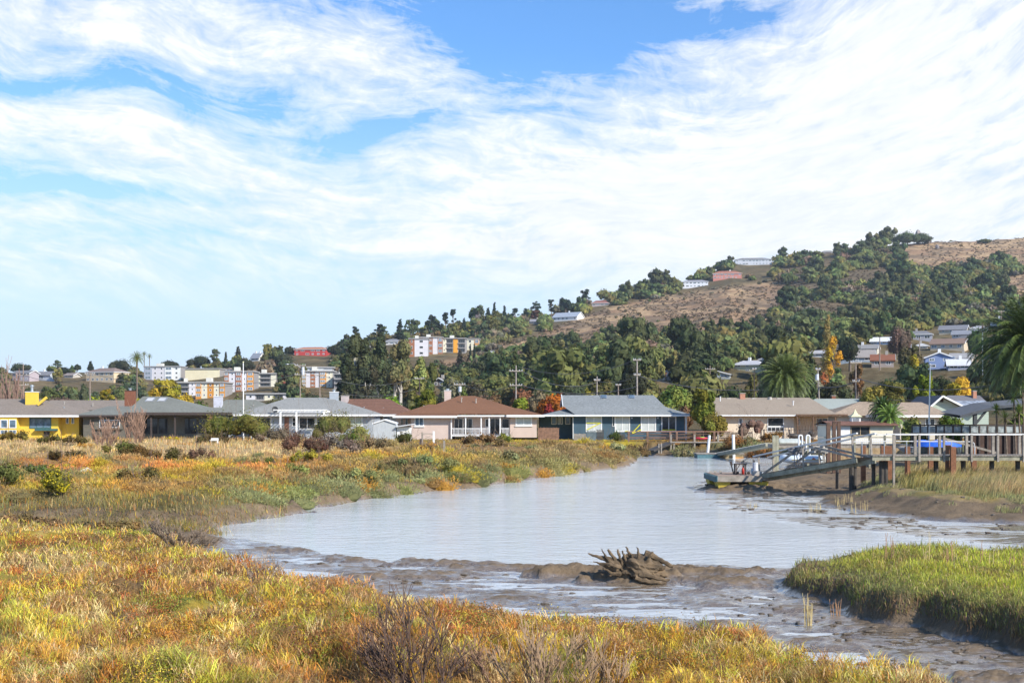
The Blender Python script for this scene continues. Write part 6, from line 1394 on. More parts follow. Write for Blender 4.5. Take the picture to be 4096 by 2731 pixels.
palm('date_palm', 'huge date palm overhanging the shelter at the right edge', 4140, 92, 1400, 250, 210, 9, trunk_r=.5, col_=(.06, .085, .018))
palm('fan_palm', 'tall thin palm with shaggy crown behind the dark house', 548, 330, 1432, 34, 46, 12, trunk_r=.22)
palm('fan_palm', 'small distant palm on the skyline, left of the pair', 577, 0, 1415, 15, 26, 13, trunk_r=.25, base=1490)
palm('fan_palm', 'small distant palm on the skyline, right of the pair', 598, 0, 1424, 14, 26, 14, trunk_r=.25, base=1490)
palm('fan_palm', 'slender palm against the wooded hill, left of the pair', 3137, 0, 1295, 16, 30, 15, trunk_r=.3, base=1390)
palm('fan_palm', 'stout palm against the wooded hill, right of the pair', 3168, 0, 1302, 20, 34, 16, trunk_r=.4, base=1390)
palm('fan_palm', 'shaggy pale palm on the right hillside above the houses', 3930, 0, 1290, 24, 40, 17, trunk_r=.35, base=1400)
palm('fan_palm', 'palm with a yellow crown at the base of the right cluster', 3905, 0, 1395, 18, 30, 18, trunk_r=.3, base=1450)
palm('palm_sapling', 'bushy green palm right of the cupola', 3530, 122, 1636, 62, 90, 19, trunk_r=.2, col_=(.045, .085, .015), dead=False)
palm('palm_sapling', 'spiky low palm behind the boathouse right end', 3560, 120, 1668, 70, 50, 20, trunk_r=.2, col_=(.12, .19, .03), dead=False)
def yucca(px, D, py, r, seed, label):
    rnd = random.Random(seed); x, z = X(px, D), Z(py, D); g = hz1(x, D); t = thing('yucca_plant', label, 'plant', (x, D, g)); R_ = r*D/F
    MB().tube([(x+.2, D, g-.2), (x+.1, D, (g+z)/2), (x, D, z)], [.09, .08, .07], 6).build('stem', M_BARK, t); mb = MB()
    for i in range(70):
        a = rnd.uniform(0, 6.28); e = rnd.uniform(-.6, 1.4); d = Vector((math.cos(a)*math.cos(e), math.sin(a)*math.cos(e), math.sin(e))); s = Vector((-math.sin(a), math.cos(a), 0))*.035
        p = Vector((x, D, z)); q = p+d*R_*.55; e_ = p+d*R_+Vector((0, 0, -R_*.15)); mb.poly([p-s*.6, p+s*.6, q+s, q-s]); mb.poly([q-s, q+s, e_])
    mb.build('leaves', M('yucca_leaf', (.22, .30, .05), .5, .35, 3), t)
for i, (px, py, r, lb) in enumerate([(4055, 1590, 50, 'spiky yucca rosette at the right edge, highest'), (4090, 1555, 45, 'spiky yucca rosette cut by the right frame edge'), (3985, 1640, 40, 'yucca rosette beside the shelter roof'), (4020, 1672, 45, 'pale low yucca rosette under the shelter'), (4075, 1650, 50, 'yellowish yucca rosette low at the right edge')]): yucca(px, 97, py, r, 60+i, lb)
# ------------------------------------------------------------------ docks, boardwalk, boats
M_GREYW = M('weathered_grey_wood', (.27, .235, .195), .85, .3, 4, .4, 14, stretch=(1, 1, 1), dirt=.35)
M_GWL = M('mossy_grey_wood', (.28, .265, .19), .85, .3, 2.5, .4, 12, dirt=.4)
M_RAIL = M('sunbleached_rail', (.60, .59, .57), .6, .08, 4)
M_DARKP = M('dark_wet_pile', (.05, .042, .035), .6, .4, 4, .4, 10)
M_RUSTP = M('rust_brown_pile', (.20, .085, .04), .85, .3, 5, .3)
M_YELF = M('yellow_float', (.55, .42, .06), .7, .15, 2, .2, dirt=.45)
M_TEAL = M('teal_fender', (.06, .14, .16), .6, .4, 6, dirt=.4)
def floating_dock():
    t = thing('floating_dock', 'weathered wooden float with yellow pontoons stranded on the mud', 'dock', (13.5, 74, .3))
    x0, x1, xe, y0, y1 = X(2870, 72), X(3047, 72), X(3084, 72), 72, 76.4; zd, zb = .94, .60
    dk = MB(); n = 22
    for i in range(n): a = y0+.03+(y1-y0-.06)*i/n; dk.box(x0+.02, x1-.02, a, a+(y1-y0)/n-.02, zd-.05, zd+random.uniform(-.008, .008))
    dk.build('deck', M('reddish_deck_planks', (.30, .22, .17), .85, .25, 5, dirt=.3), t)
    MB().box(x0, x1, y0-.07, y0, zb, zd-.01).box(x0, x1, y1, y1+.07, zb, zd-.01).box(x1-.05, x1, y0, y1, zb, zd-.06).build('side_board', M_GREYW, t)
    fb = MB(); fb.box(x0-.05, x0, y0-.07, y1, zb, zd-.02)
    for i in range(14): yy = y0+.1+i*.31; fb.box(x0-.13, x0-.05, yy, yy+.17, zb-.02, zd-.03)
    fb.build('fender', M_TEAL, t)
    MB().box(x1+.01, xe, y0+.05, y0+2.6, zb+.05, zd-.03).build('extension', M_GREYW, t)
    for a, b, q0, q1 in ((2870, 2925, y0+.1, y0+1.4), (2996, 3077, y0+.1, y0+1.5), (2866, 2915, y1-1.5, y1-.2), (2990, 3060, y1-1.5, y1-.2)):
        xa, xb = X(a, 72), X(b, 72); mb = MB(); o = .1
        lo = [(xa+o, q0+o, .22), (xb-o, q0+o, .22), (xb-o, q1-o, .22), (xa+o, q1-o, .22)]; hi = [(xa, q0, zb-.005), (xb, q0, zb-.005), (xb, q1, zb-.005), (xa, q1, zb-.005)]
        mb.poly(lo[::-1]); mb.poly(hi)
        for i in range(4): mb.poly([lo[i], lo[(i+1) % 4], hi[(i+1) % 4], hi[i]])
        mb.build('pontoon', M_YELF, t)
    # things standing on it
    D = 73.6; P = lambda px, py: (X(px, D), D, Z(py, D))
    tb = thing('work_table', 'small dark wooden table on the float', 'table', (X(2962, D), D, zd)); zt = Z(1853, D)
    MB().box(X(2937, D), X(2985, D), D-.35, D+.3, zt-.05, zt).build('table_top', M_DARKW, tb)
    for a in (2941, 2979):
        for yy in (D-.3, D+.22): MB().box(X(a, D)-.035, X(a, D)+.035, yy, yy+.07, zd, zt-.052).build('leg', M_DARKW, tb)
    br = MB()
    for a, b in ((2942, 2955), (2978, 2965)): br.beam((X(a, D), D-.27, zd+.25), (X(b, D), D-.27, zt-.06), .04)
    br.build('brace', M_DARKW, tb)
    hp = thing('hand_pump', 'dark hand winch with cranked handle on the small table', 'winch', (X(2972, D), D, zt))
    MB().box(X(2966, D), X(2975, D), D-.08, D+.08, zt, zt+.12).tube([(X(2970, D), D, zt+.1), (X(2976, D), D, zt+.18)], .05, 8).build('body', M_METAL if False else M('dark_metal', (.06, .06, .065), .5, .2), hp)
    MB().tube([(X(2974, D), D-.1, zt+.13), (X(2986, D), D-.1, zt+.30), (X(2993, D), D-.1, zt+.30)], .022, 6).build('handle', MAT['dark_metal'], hp)
    ex = thing('red_bottle', 'red gas bottle standing beneath the small table', 'bottle', (X(2973, D), D, zd)); MB().tube([(X(2973, D), D+.1, zd), (X(2973, D), D+.1, zd+.32), (X(2973, D), D+.1, zd+.38), (X(2973, D), D+.1, zd+.46)], [.08, .08, .04, .03], 10).build('body', M('red_paint', (.45, .03, .02), .5, .1), ex, True)
    ch = thing('folding_chair', 'folded dark chair leaning beside the table', 'chair', (X(2930, D), D, zd)); c = MB()
    for o in (0, .22): c.beam((X(2936, D), D+o, zd), (X(2923, D), D+o, Z(1845, D)), .035)
    c.build('frame', M_DARKW, ch); MB().beam((X(2929, D), D+.02, Z(1860, D)), (X(2924, D), D+.02, Z(1846, D)), .03, .1).beam((X(2929, D), D+.2, Z(1860, D)), (X(2924, D), D+.2, Z(1846, D)), .03, .1).box(X(2924, D)-.02, X(2930, D), D+.02, D+.2, Z(1858, D), Z(1850, D)).build('seat', M_DARKW, ch)
    bk = thing('white_bucket', 'white plastic drum with dark tools in it', 'drum', (X(3024, D), D, zd)); z1 = Z(1849, D)
    MB().tube([(X(3024, D), D, zd+.1), (X(3024, D), D, z1-.06), (X(3024, D), D, z1-.055), (X(3024, D), D, z1)], [.19, .21, .225, .225], 14).build('drum', M('white_plastic', (.72, .73, .75), .4, .05), bk)
    MB().tube([(X(3013, D), D-.05, z1-.1), (X(3012, D), D-.05, Z(1838, D))], .035, 6).tube([(X(3018, D), D, z1-.1), (X(3018, D), D, Z(1840, D))], .035, 6).build('tool_handle', MAT['dark_metal'], bk)
    b2 = thing('blue_crate', 'small blue container behind the white drum', 'container', (X(3012, D), D, zd)); MB().box(X(3011, D)-.06, X(3019, D), D-.02, D+.2, zd, zd+.36).build('body', M('pale_blue_plastic', (.25, .5, .68), .5, .1), b2)
    cb = thing('concrete_block', 'grey concrete block at the right end of the float', 'block', (X(3030, 72.3), 72.3, zd)); MB().box(X(3014, 72.4), X(3048, 72.4), 72.35, 72.8, zd, zd+.25).build('block', M_CONC, cb)
    for px, py, lb in ((2951, 1880, 'small dark fitting under the table'), (2996, 1876, 'round dark float ball beside the drum')): o = thing('float_ball' if px > 2990 else 'cleat', lb, 'float' if px > 2990 else 'cleat', (X(px, D), D, zd)); MB().ell((X(px, D), D+.1, zd+.09), (.1, .08, .09), 10, 6).build('body', M_DARKW, o, True)
    for px in (2842, 2860, 2882):
        pl = thing('dock_cleat', {2842: 'leftmost small cleat on the float edge', 2860: 'middle small cleat on the float edge', 2882: 'right small cleat on the float edge'}[px], 'cleat', (X(px, 74), 74, zd)); MB().box(X(px, 74.5)-.05, X(px, 74.5)+.05, 74.4, 74.5, zd, zd+.13).box(X(px, 74.5)-.1, X(px, 74.5)+.1, 74.41, 74.49, zd+.131, zd+.17).build('horn', M_GREYW, pl)
floating_dock()
def gangway():
    A = Vector((X(3084, 72), 72, .92)); B = Vector((X(3502, 64), 64, 2.22)); d = (B-A); perp = Vector((-.91, -.42, 0))*-1
    perp = Vector((-d.y, d.x, 0)).normalized(); perp = perp if perp.x < 0 else -perp; w = 1.15
    t = thing('gangway', 'sloping wooden gangway with trussed rails from float to boardwalk', 'gangway', tuple(A))
    n = Vector((0, 0, 1)); far0, far1 = A-perp*0, B
    # the near side is the one towards the left of the walkway's own direction as seen from the shore
    S = [(A, B), (A+perp*w, B+perp*w)]
    S[1] = (A+perp*w+Vector((.35, 1.2, .02)), B+perp*w+Vector((.3, 1.2, 0)))
    for k, (a, b) in enumerate(S):
        MB().beam(a-n*.13, b-n*.13, .08, .25).build('stringer', M_GWL, t)
        MB().beam(a+n*1.12+(b-a)*(-.035), b+n*1.28, .11, .075).build('handrail', M_RAIL, t)
        for f in (.035, .50, .97): p = a.lerp(b, f); MB().beam(p-n*.25, p+n*(1.12+.14*f)-(b-a).normalized()*.12, .09, .10).build('post', M_GREYW, t)
        MB().beam(a.lerp(b, .08)+n*.02, a.lerp(b, .47)+n*1.12, .06, .12).build('brace', M_GREYW, t)
        MB().beam(a.lerp(b, .55)+n*1.1, a.lerp(b, .98)+n*.05, .06, .12).build('brace', M_GREYW, t)
    pl = MB(); N = 40; e0, e1 = S[0][0], S[0][1]; g0, g1 = S[1][0], S[1][1]
    for i in range(N):
        a, b = e0.lerp(e1, i/N), e0.lerp(e1, (i+.88)/N); c, e = g0.lerp(g1, (i+.88)/N), g0.lerp(g1, i/N); h = n*.045
        pl.poly([a+h, b+h, c+h, e+h]); pl.poly([a-n*.0, b-n*.0, b+h, a+h]); pl.poly([a, e, c, b])
    pl.build('deck', M_GREYW, t)
    # bundled netting hung on the rails
    for k, (f, s_, lb) in enumerate(((.50, S[0], 'grey bundle of rope and net on the near gangway rail'), (.42, S[1], 'darker grey net bundle on the far gangway rail'))):
        p = s_[0].lerp(s_[1], f)+n*1.03; o = thing('net_bundle', lb, 'net', tuple(p)); rnd = random.Random(k); mb = MB()
        for i in range(26): q = p+Vector((rnd.uniform(-.36, .36), rnd.uniform(-.12, .12), rnd.uniform(-.2, .12))); r = rnd.uniform(.08, .17); mb.ell(tuple(q), (r*1.5, r, r*.7), 7, 5, .5, rnd)
        for i in range(3): q = p+Vector((rnd.uniform(-.1, .25), -.1, -.2)); mb.tube([q, q+Vector((rnd.uniform(-.1, .1), 0, -.5)), q+Vector((rnd.uniform(-.2, .2), 0, -rnd.uniform(.7, 1.1)))], [.03, .025, .01], 5)
        mb.build('netting', M('grey_netting', (.33, .31, .28), .95, .35, 9, .8, 30) if k == 0 else M('dark_netting', (.15, .15, .16), .95, .35, 9, .8, 30), o)
gangway()
def boardwalk():
    D = 64; z = Z(1820, D); t = thing('boardwalk', 'raised grey wooden boardwalk with railings crossing the mud at right', 'boardwalk', (X(3800, D), D, .5))
    x0, x1 = X(3490, D), X(4520, D)
    MB().box(x0, x1, D, D+.1, z-.27, z-.05).build('beam', M_GWL, t); MB().box(x0, x1, D+1.5, D+1.6, z-.30, z-.05).build('beam', M_GWL, t)
    dk = MB(); n = int((x1-x0)/.15)
    for i in range(n): a = x0+i*.15; dk.box(a, a+.135, D-.06, D+1.66, z-.05+.002, z+random.uniform(-.006, .006))
    dk.build('deck', M_GREYW, t)
    for a in (3573, 3675, 3774, 3884, 3989, 4092, 4195, 4300): MB().box(X(a, D)-.045, X(a, D)+.055, D-.12, D-.003, z-.33 if a > 3580 else .35, Z(1738, D)).build('post', M_GREYW, t)
    for a in (3579, 3662, 3760, 3868, 3974, 4080, 4185): MB().box(X(a, D+1.6)-.065, X(a, D+1.6)+.065, D+1.61, D+1.73, z-.2, Z(1742, D+1.6)).build('post', M_GREYW, t)
    MB().box(X(3545, D), x1, D-.14, D+.02, Z(1737.5, D)+.002, Z(1733.5, D)).build('handrail', M_RAIL, t); MB().box(X(3545, D), x1, D+1.58, D+1.75, Z(1740, D+1.6), Z(1736, D+1.6)).build('handrail', M_RAIL, t)
    for a in (3540, 3556, 3760, 3870, 3985, 4090): MB().tube([(X(a, D), D+.6, -.3), (X(a, D), D+.6, z-.31)], .13, 8).build('pile', M_DARKP, t)
    # platform end reaching left
    MB().beam((X(3502, D), D+.05, z-.2), (X(3400, 67), 67, z-.45), .1, .25).build('beam', M_GWL, t)
    pr = thing('pipe_rail', 'thin white pipe handrail running behind the boardwalk posts', 'railing', (X(3650, 68), 68, z-.4)); p = MB(); Dp = 68
    pts = [(X(3330, Dp), Dp, Z(1768, Dp)), (X(3540, Dp), Dp, Z(1764, Dp)), (X(3885, Dp), Dp, Z(1766, Dp)), (X(3896, Dp), Dp, Z(1772, Dp)), (X(3899, Dp), Dp, Z(1790, Dp)), (X(3899, Dp), Dp, Z(1822, Dp))]
    MB().tube(pts, .03, 6).build('rail', M_RAIL, pr)
    for a in (3448, 3537, 3627, 3718, 3806): MB().tube([(X(a, Dp), Dp, Z(1828, Dp)), (X(a, Dp), Dp, Z(1766, Dp))], .028, 6).build('stanchion', M_METAL, pr)
    gp = MB(); rt = thing('old_ramp_plank', 'long grey plank sloping down behind the right boardwalk rail', 'plank', (X(3850, 70), 70, 2.3)); MB().beam((X(3770, 70), 70, Z(1752, 70)), (X(3990, 70), 70, Z(1812, 70)), .2, .12).build('plank', M_GREYW, rt)
    for i, (a, yt, Dq, w) in enumerate([(3453, 1782, 70, .12), (3545, 1783, 69, .3), (3630, 1785, 69, .13), (3722, 1786, 69, .13), (3792, 1779, 66.5, .12), (3798, 1793, 66.8, .12), (3812, 1786, 63.7, .13), (3895, 1789, 69, .13)]):
        o = thing('rusty_post', ['rust brown post below the gangway top', 'wide rust brown plank post left of the boardwalk corner', 'rust brown post between first and second boardwalk posts', 'rust brown post left of the blue boat middle', 'tall rust brown post in the middle group', 'short rust brown post in the middle group', 'rust brown post in front of the boardwalk beam', 'rust brown post at the end of the pipe rail'][i], 'post', (X(a, Dq), Dq, .4))
        MB().box(X(a, Dq)-w, X(a, Dq)+w, Dq-.1, Dq+.1, .2, Z(yt, Dq)).build('post', M_RUSTP, o)
    for i, (a, yt, yb, Dq, w) in enumerate([(3348, 1870, 1900, 70, .09), (3405, 1862, 1912, 67, .13), (3418, 1862, 1912, 67.6, .1), (3493, 1845, 1910, 65.5, .1)]):
        o = thing('mud_pile', ['single dark pile under the gangway', 'left thick dark pile under the gangway top', 'right thick dark pile under the gangway top', 'dark pile nearest the boardwalk corner'][i], 'pile', (X(a, Dq), Dq, 0)); MB().tube([(X(a, Dq), Dq, -.2), (X(a, Dq)+.02, Dq, Z(yt, Dq)+.3)], [w*1.1, w], 8).build('pile', M_DARKP, o)
boardwalk()
def boats():
    # blue tarp-covered boat
    D = 80; x0, x1 = X(3668, D), X(3836, D); t = thing('covered_boat', 'boat under a bright blue tarpaulin behind the boardwalk', 'boat', ((x0+x1)/2, D, 1.6))
    zt, zb = Z(1761, D), Z(1786, D); n = 14; V = MB(); rows = []
    for i in range(n+1):
        f = i/n; x = x0+(x1-x0)*f; w = .95*math.sin(math.pi*min(1, max(.0, .12+f*.80)))**.5; top = zt+.05*math.sin(f*14)+(-.32*max(0, f-.65)/.35)
        rows.append([(x, D-w, zb+.02*math.sin(f*22)), (x, D-w*.95, zb+.3), (x, D-w*.35, top), (x, D+w*.35, top), (x, D+w*.95, zb+.3), (x, D+w, zb)])
    for a, b in zip(rows, rows[1:]):
        for k in range(5): V.poly([a[k], b[k], b[k+1], a[k+1]])
    V.poly(rows[0]); V.poly(rows[-1][::-1]); V.build('tarpaulin', M('blue_tarp', (.02, .12, .62), .45, .12, 2, .3), t)
    H = MB()
    for a, b in zip(rows, rows[1:]): H.poly([a[0], b[0], (b[0][0], D-.35, zb-.42), (a[0][0], D-.35, zb-.42)]); H.poly([(a[0][0], D-.35, zb-.42), (b[0][0], D-.35, zb-.42), (b[0][0], D+.35, zb-.42), (a[0][0], D+.35, zb-.42)])
    H.build('hull', M('dark_hull', (.10, .12, .13), .5, .2), t)
    bl = thing('boat_lift', 'dark timber cradle carrying the blue-covered boat', 'boat lift', ((x0+x1)/2, D, .8)); g = MB()
    for a in (3690, 3770, 3830): g.box(X(a, D)-.1, X(a, D)+.1, D-.9, D+.9, zb-.62, zb-.44); g.box(X(a, D)-.1, X(a, D)+.1, D-.9, D-.7, .2, zb-.622)
    g.box(x0, x1+.3, D-1.0, D-.9, zb-.66, zb-.46); g.build('frame', M_DARKP, bl)
    lb = thing('skiff', 'small grey skiff pointing left of the blue-covered boat', 'boat', (X(3625, 84), 84, 1.4)); Dk = 84; V = MB(); n = 10; rows = []
    for i in range(n+1):
        f = i/n; x = X(3590, Dk)+(X(3672, Dk)-X(3590, Dk))*f; w = .6*min(1, (f*1.6)**.6+.02); s_ = Z(1786+8*(1-f)*.5, Dk); rows.append([(x, Dk-w, s_), (x, Dk-w*.6, s_-.35*min(1, f*3)-.02), (x, Dk+w*.6, s_-.35*min(1, f*3)-.02), (x, Dk+w, s_)])
    for a, b in zip(rows, rows[1:]):
        for k in range(3): V.poly([a[k], b[k], b[k+1], a[k+1]])
        V.poly([a[0], b[0], b[3], a[3]])
    V.poly(rows[-1]); V.build('hull', M('grey_hull', (.28, .30, .32), .5, .15), lb)
    # white inflatable under the gangway
    D = 90; t = thing('inflatable_boat', 'grey-white inflatable boat with red mark seen through the gangway', 'boat', (X(3205, D), D, .8)); xa, xb = X(3133, D), X(3290, D); zc = Z(1836, D); r = .27
    L = []
    for k in range(13): a = math.pi/2+math.pi*k/12; L.append((xa+.75+.75*math.cos(a), D+.65*math.sin(a), zc+.12*(1-abs(math.sin(a)))))
    path = [(xb, D+.65, zc)]+L+[(xb, D-.65, zc)]
    MB().tube(path, r, 12).build('tube', M('pale_inflatable', (.56, .62, .68), .45, .05), t, True)
    MB().box(xa+.6, xb-.1, D-.5, D+.5, zc-.2, zc-.1).build('floor', M('grey_rubber', (.2, .2, .22), .8), t)
    MB().tube([(xa+.4, D-.65-r-.01, zc), (xb, D-.65-r-.01, zc)], .03, 6).build('rub_strip', M('yellow_strip', (.5, .42, .2), .6), t)
    MB().ell((X(3243, D), D-.65-r*.98, zc+.06), (.13, .02, .07), 10, 6).build('emblem', MAT['red_paint'], t)
    # red kayak on the neighbour's lower platform
    D = 137; t = thing('kayak', 'red and green kayak resting on the lower walkway', 'kayak', (X(2804, D), D, 1.6)); V = MB(); n = 14; rows = []
    xk0, xk1 = X(2778, D), X(2833, D); zk = Z(1760, D)
    for i in range(n+1):
        f = i/n; s_ = math.sin(math.pi*f)**.55; x = xk0+(xk1-xk0)*f; rows.append([(x, D+.33*s_*math.cos(2*math.pi*k/10), zk+.19+.17*s_*math.sin(2*math.pi*k/10)+.04*(2*f-1)**2) for k in range(10)])
    for a, b in zip(rows, rows[1:]):
        for k in range(10): V.poly([a[k], b[k], b[(k+1) % 10], a[(k+1) % 10]])
    V.build('hull', M('red_kayak_shell', (.48, .03, .05), .35, .15), t, True); MB().ell((X(2808, D), D-.12, zk+.31), (.3, .2, .06), 10, 5).build('cockpit', M('lime_plastic', (.4, .6, .08), .5), t)
    # neighbour's grey-hulled dinghy on posts
    D = 96; t = thing('grey_dinghy', 'long pale grey upturned dinghy on the neighbouring dock', 'boat', (X(3158, D), D, 2)); V = MB(); n = 16; rows = []
    for i in range(n+1):
        f = i/n; s_ = min(1, (math.sin(math.pi*min(f+.04, .96))*1.9)**.5); x = X(3101, D)+(X(3217, D)-X(3101, D))*f; rows.append([(x, D+.42*s_*math.cos(math.pi*k/8), Z(1771, D)+.34*s_*math.sin(math.pi*k/8)) for k in range(9)])
    for a, b in zip(rows, rows[1:]):
        for k in range(8): V.poly([a[k], b[k], b[k+1], a[k+1]])
    V.poly(rows[0]); V.poly(rows[-1][::-1]); V.build('hull', M('pale_grey_hull', (.42, .45, .42), .5, .12, 1.5, dirt=.2), t)
boats()
def neighbour_docks():
    D = 96; t = thing('private_dock', 'weathered dock with posts behind the gangway', 'dock', (X(3200, D), D, .8)); zt = Z(1776, D)
    MB().box(X(3090, D), X(3640, D), D-.5, D+1.8, zt-.28, zt-.04).build('beam', M_GREYW, t); dk = MB()
    for i in range(66): a = X(3090, D)+i*.16; dk.box(a, a+.145, D-.55, D+1.85, zt-.038, zt)
    dk.build('deck', M_GREYW, t)
    for a, w in ((3090, .13), (3103, .1), (3225, .08), (3300, .07), (3345, .07), (3410, .07), (3470, .07), (3530, .07)): MB().box(X(a, D)-w, X(a, D)+w, D-.64, D-.505, .1, Z(1740, D)).build('post', M_GWL, t)
    MB().box(X(3212, D), X(3560, D), D-.5, D-.42, Z(1750, D), Z(1747, D)).build('rail', M_GREYW, t)
    for i, a in enumerate((3202, 3232)):
        o = thing('white_hoop', ['white U-shaped hoop, left of the pair above the gangway', 'white U-shaped hoop, right of the pair above the gangway'][i], 'mooring hoop', (X(a, 93), 93, .5)); Dh = 93; w = .13
        pts = [(X(a, Dh)-w, Dh, Z(1822 if i == 0 else 1800, Dh))]+[(X(a, Dh)-w*math.cos(math.pi*k/8), Dh, Z(1747, Dh)+w*math.sin(math.pi*k/8)) for k in range(9)]+[(X(a, Dh)+w, Dh, Z(1822, Dh))]
        MB().tube(pts, .06, 8).build('hoop', M_WHITE, o)
    # tall brown mooring frame in front of the boathouse
    D = 88; t = thing('brown_post_frame', 'tall brown three-post timber frame before the boathouse', 'post frame', (X(3335, D), D, .6))
    for a, w in ((3313, .13), (3336, .12), (3355, .12)): MB().box(X(a, D)-w, X(a, D)+w, D-.1, D+.1, .2, Z(1690 if a < 3320 else 1687, D)).build('post', M('dark_brown_post', (.10, .055, .035), .8, .25, 4), t)
    MB().box(X(3331, D), X(3362, D), D-.12, D+.12, Z(1688, D)+.003, Z(1685, D)).build('crossbar', MAT['dark_brown_post'], t); MB().beam((X(3345, D), D-.15, Z(1790, D)), (X(3390, D), D-.15, Z(1826, D)), .12, .2).build('brace', M_RUSTP, t)
    # retaining wall and white picket railing
    D = 108; t = thing('retaining_wall', 'tan timber retaining wall below the boathouse', 'wall', (X(3450, D), D, .8)); MB().box(X(3300, D), X(3640, D), D, D+.3, .0, Z(1783, D)).build('wall', M('tan_plank_wall', (.34, .24, .13), .85, .3, 2.5, .3, dirt=.3), t); MB().box(X(3296, D), X(3644, D), D-.1, D+.4, Z(1783, D)+.002, Z(1778, D)).build('cap', M_GREYW, t)
    D = 110; t = thing('picket_railing', 'white picket railing below the boathouse', 'railing', (X(3430, D), D, 1.2)); mb = MB(); mb.box(X(3340, D), X(3560, D), D, D+.07, Z(1757, D), Z(1755, D)+.02); mb.box(X(3340, D), X(3560, D), D, D+.07, Z(1777, D), Z(1776, D)+.04)
    for i in range(30): a = X(3342, D)+i*.16; mb.box(a, a+.06, D-.03, D-.003, Z(1778, D), Z(1755, D))
    mb.build('pickets', M_WHITE, t)
    # teal float with white piles across the water
    D = 127; t = thing('teal_float', 'low teal-sided floating dock across the water', 'dock', (X(2880, D), D, .1)); x0, x1 = X(2790, D), X(2974, D)
    MB().box(x0, X(2880, D), D, D+2.4, -.15, .42).build('teal_side', M_TEAL, t); MB().box(X(2880, D)+.01, x1, D+.02, D+2.4, -.15, .42).build('tan_side', M('stained_plank', (.24, .19, .11), .85, .4, 2.5, dirt=.4), t)
    MB().box(x0-.1, x1+.1, D-.06, D+2.45, .423, .50).build('deck', M_GREYW, t); MB().box(X(2925, D), X(2974, D), D-.08, D-.003, -.1, .12).build('pontoon', M('orange_float', (.45, .22, .05), .8, .3), t)
    for i, (a, b, yt, yb, Dq, w, m_) in enumerate([(2829, 2840, 1740, 1812, 129.6, .14, M_WHITE), (2931, 2937, 1738, 1834, 126.8, .15, M_WHITE)]):
        o = thing('white_pile', ['leaning white pile behind the teal float', 'upright white pile in front of the teal float'][i], 'pile', (X(b if i == 0 else a, Dq), Dq, 0)); xt, xb_ = (X(2838, Dq), X(2831, Dq)) if i == 0 else (X(2933, Dq), X(2935, Dq)); MB().tube([(xb_, Dq, -.3), (xb_, Dq, .5), (xt, Dq, Z(yt, Dq))], [w, w, w], 10).build('pile', m_, o)
    A = Vector((X(2880, 128), 128, Z(1818, 128))); B = Vector((X(3086, 112), 112, Z(1779, 112))); t = thing('boat_ramp', 'grey corrugated gangplank sloping to the teal float', 'gangway', tuple(A)); MB().beam(A, B, 1.1, .3).build('ramp', M_GWL, t)
    tr = MB()
    for i in range(40): p = A.lerp(B, i/40)+Vector((0, 0, .16)); q = A.lerp(B, (i+.4)/40)+Vector((0, 0, .16)); tr.beam(p, q, 1.12, .04)
    tr.build('tread', M_RAIL, t)
    # wooden walkways before the blue and beige houses
    D = 140; t = thing('wooden_walkway', 'long brown railed walkway before the blue and beige houses', 'walkway', (X(2720, D), D, 1.4)); br = M('brown_rail_wood', (.17, .10, .07), .85, .3, 3, dirt=.2)
    MB().box(X(2506, D), X(2930, D), D-.08, D+.08, Z(1727, D), Z(1724, D)).build('handrail', M('reddish_handrail', (.33, .18, .12), .8, .15), t)
    for a in (2515, 2590, 2681, 2707, 2776, 2857, 2872, 2968): MB().box(X(a, D)-.11, X(a, D)+.11, D-.12, D+.12, 1.2, Z(1726 if a < 2900 else 1710, D)).build('post', br, t)
    MB().box(X(2506, D), X(2780, D), D+.2, D+1.6, Z(1752, D), Z(1748, D)).build('deck', br, t); MB().box(X(2506, D), X(2930, D), D+.1, D+.15, Z(1736, D), Z(1734, D)).build('rail', br, t)
    D2 = 136; t = thing('lower_walkway', 'lower plank walkway with ramp down to the water', 'walkway', (X(2790, D2), D2, 1)); MB().box(X(2678, D2), X(2910, D2), D2-.6, D2+.7, Z(1770, D2), Z(1766, D2)).build('deck', M_GREYW, t)
    MB().beam((X(2600, 133), 133, Z(1803, 133)), (X(2680, D2), D2, Z(1770, D2)), 1.0, .16).build('ramp', M_DARKP, t)
    for a in (2682, 2694, 2776, 2788, 2870): MB().box(X(a, D2)-.09, X(a, D2)+.09, D2-.5, D2-.3, .6, Z(1737 if a in (2682, 2776, 2870) else 1790, D2) if a != 2694 else Z(1771, D2)).build('post', M_GREYW, t)
    for a in (2634, 2644): MB().box(X(a, 134)-.06, X(a, 134)+.06, 133.6, 133.75, .3, Z(1772, 134)).build('post', M_GREYW, t)
    for i, (a, b, y0, y1, lb) in enumerate([(2785, 2862, 1727, 1757, 'black picket fence panel behind the kayak'), (2870, 2920, 1724, 1757, 'black picket fence panel right of the kayak'), (2925, 2968, 1728, 1758, 'black picket fence panel below the picture window left'), (2972, 3008, 1726, 1758, 'tall black fence panel at the end of the walkway'), (2590, 2770, 1733, 1757, 'long low black picket fence before the blue house doors')]):
        Df = 143+i*.3; o = thing('black_fence', lb, 'fence', (X(a, Df), Df, 1.4)); mb = MB(); n = max(6, int((X(b, Df)-X(a, Df))/.14)); zb_, zt_ = Z(y1, Df), Z(y0, Df)
        mb.box(X(a, Df), X(b, Df), Df, Df+.06, zt_-.2, zt_-.12); mb.box(X(a, Df), X(b, Df), Df, Df+.06, zb_+.12, zb_+.2)
        for k in range(n+1): xx = X(a, Df)+(X(b, Df)-X(a, Df))*k/n; mb.box(xx-.035, xx+.035, Df-.03, Df-.002, zb_, zt_)
        mb.build('pickets', M_DARKP, o)
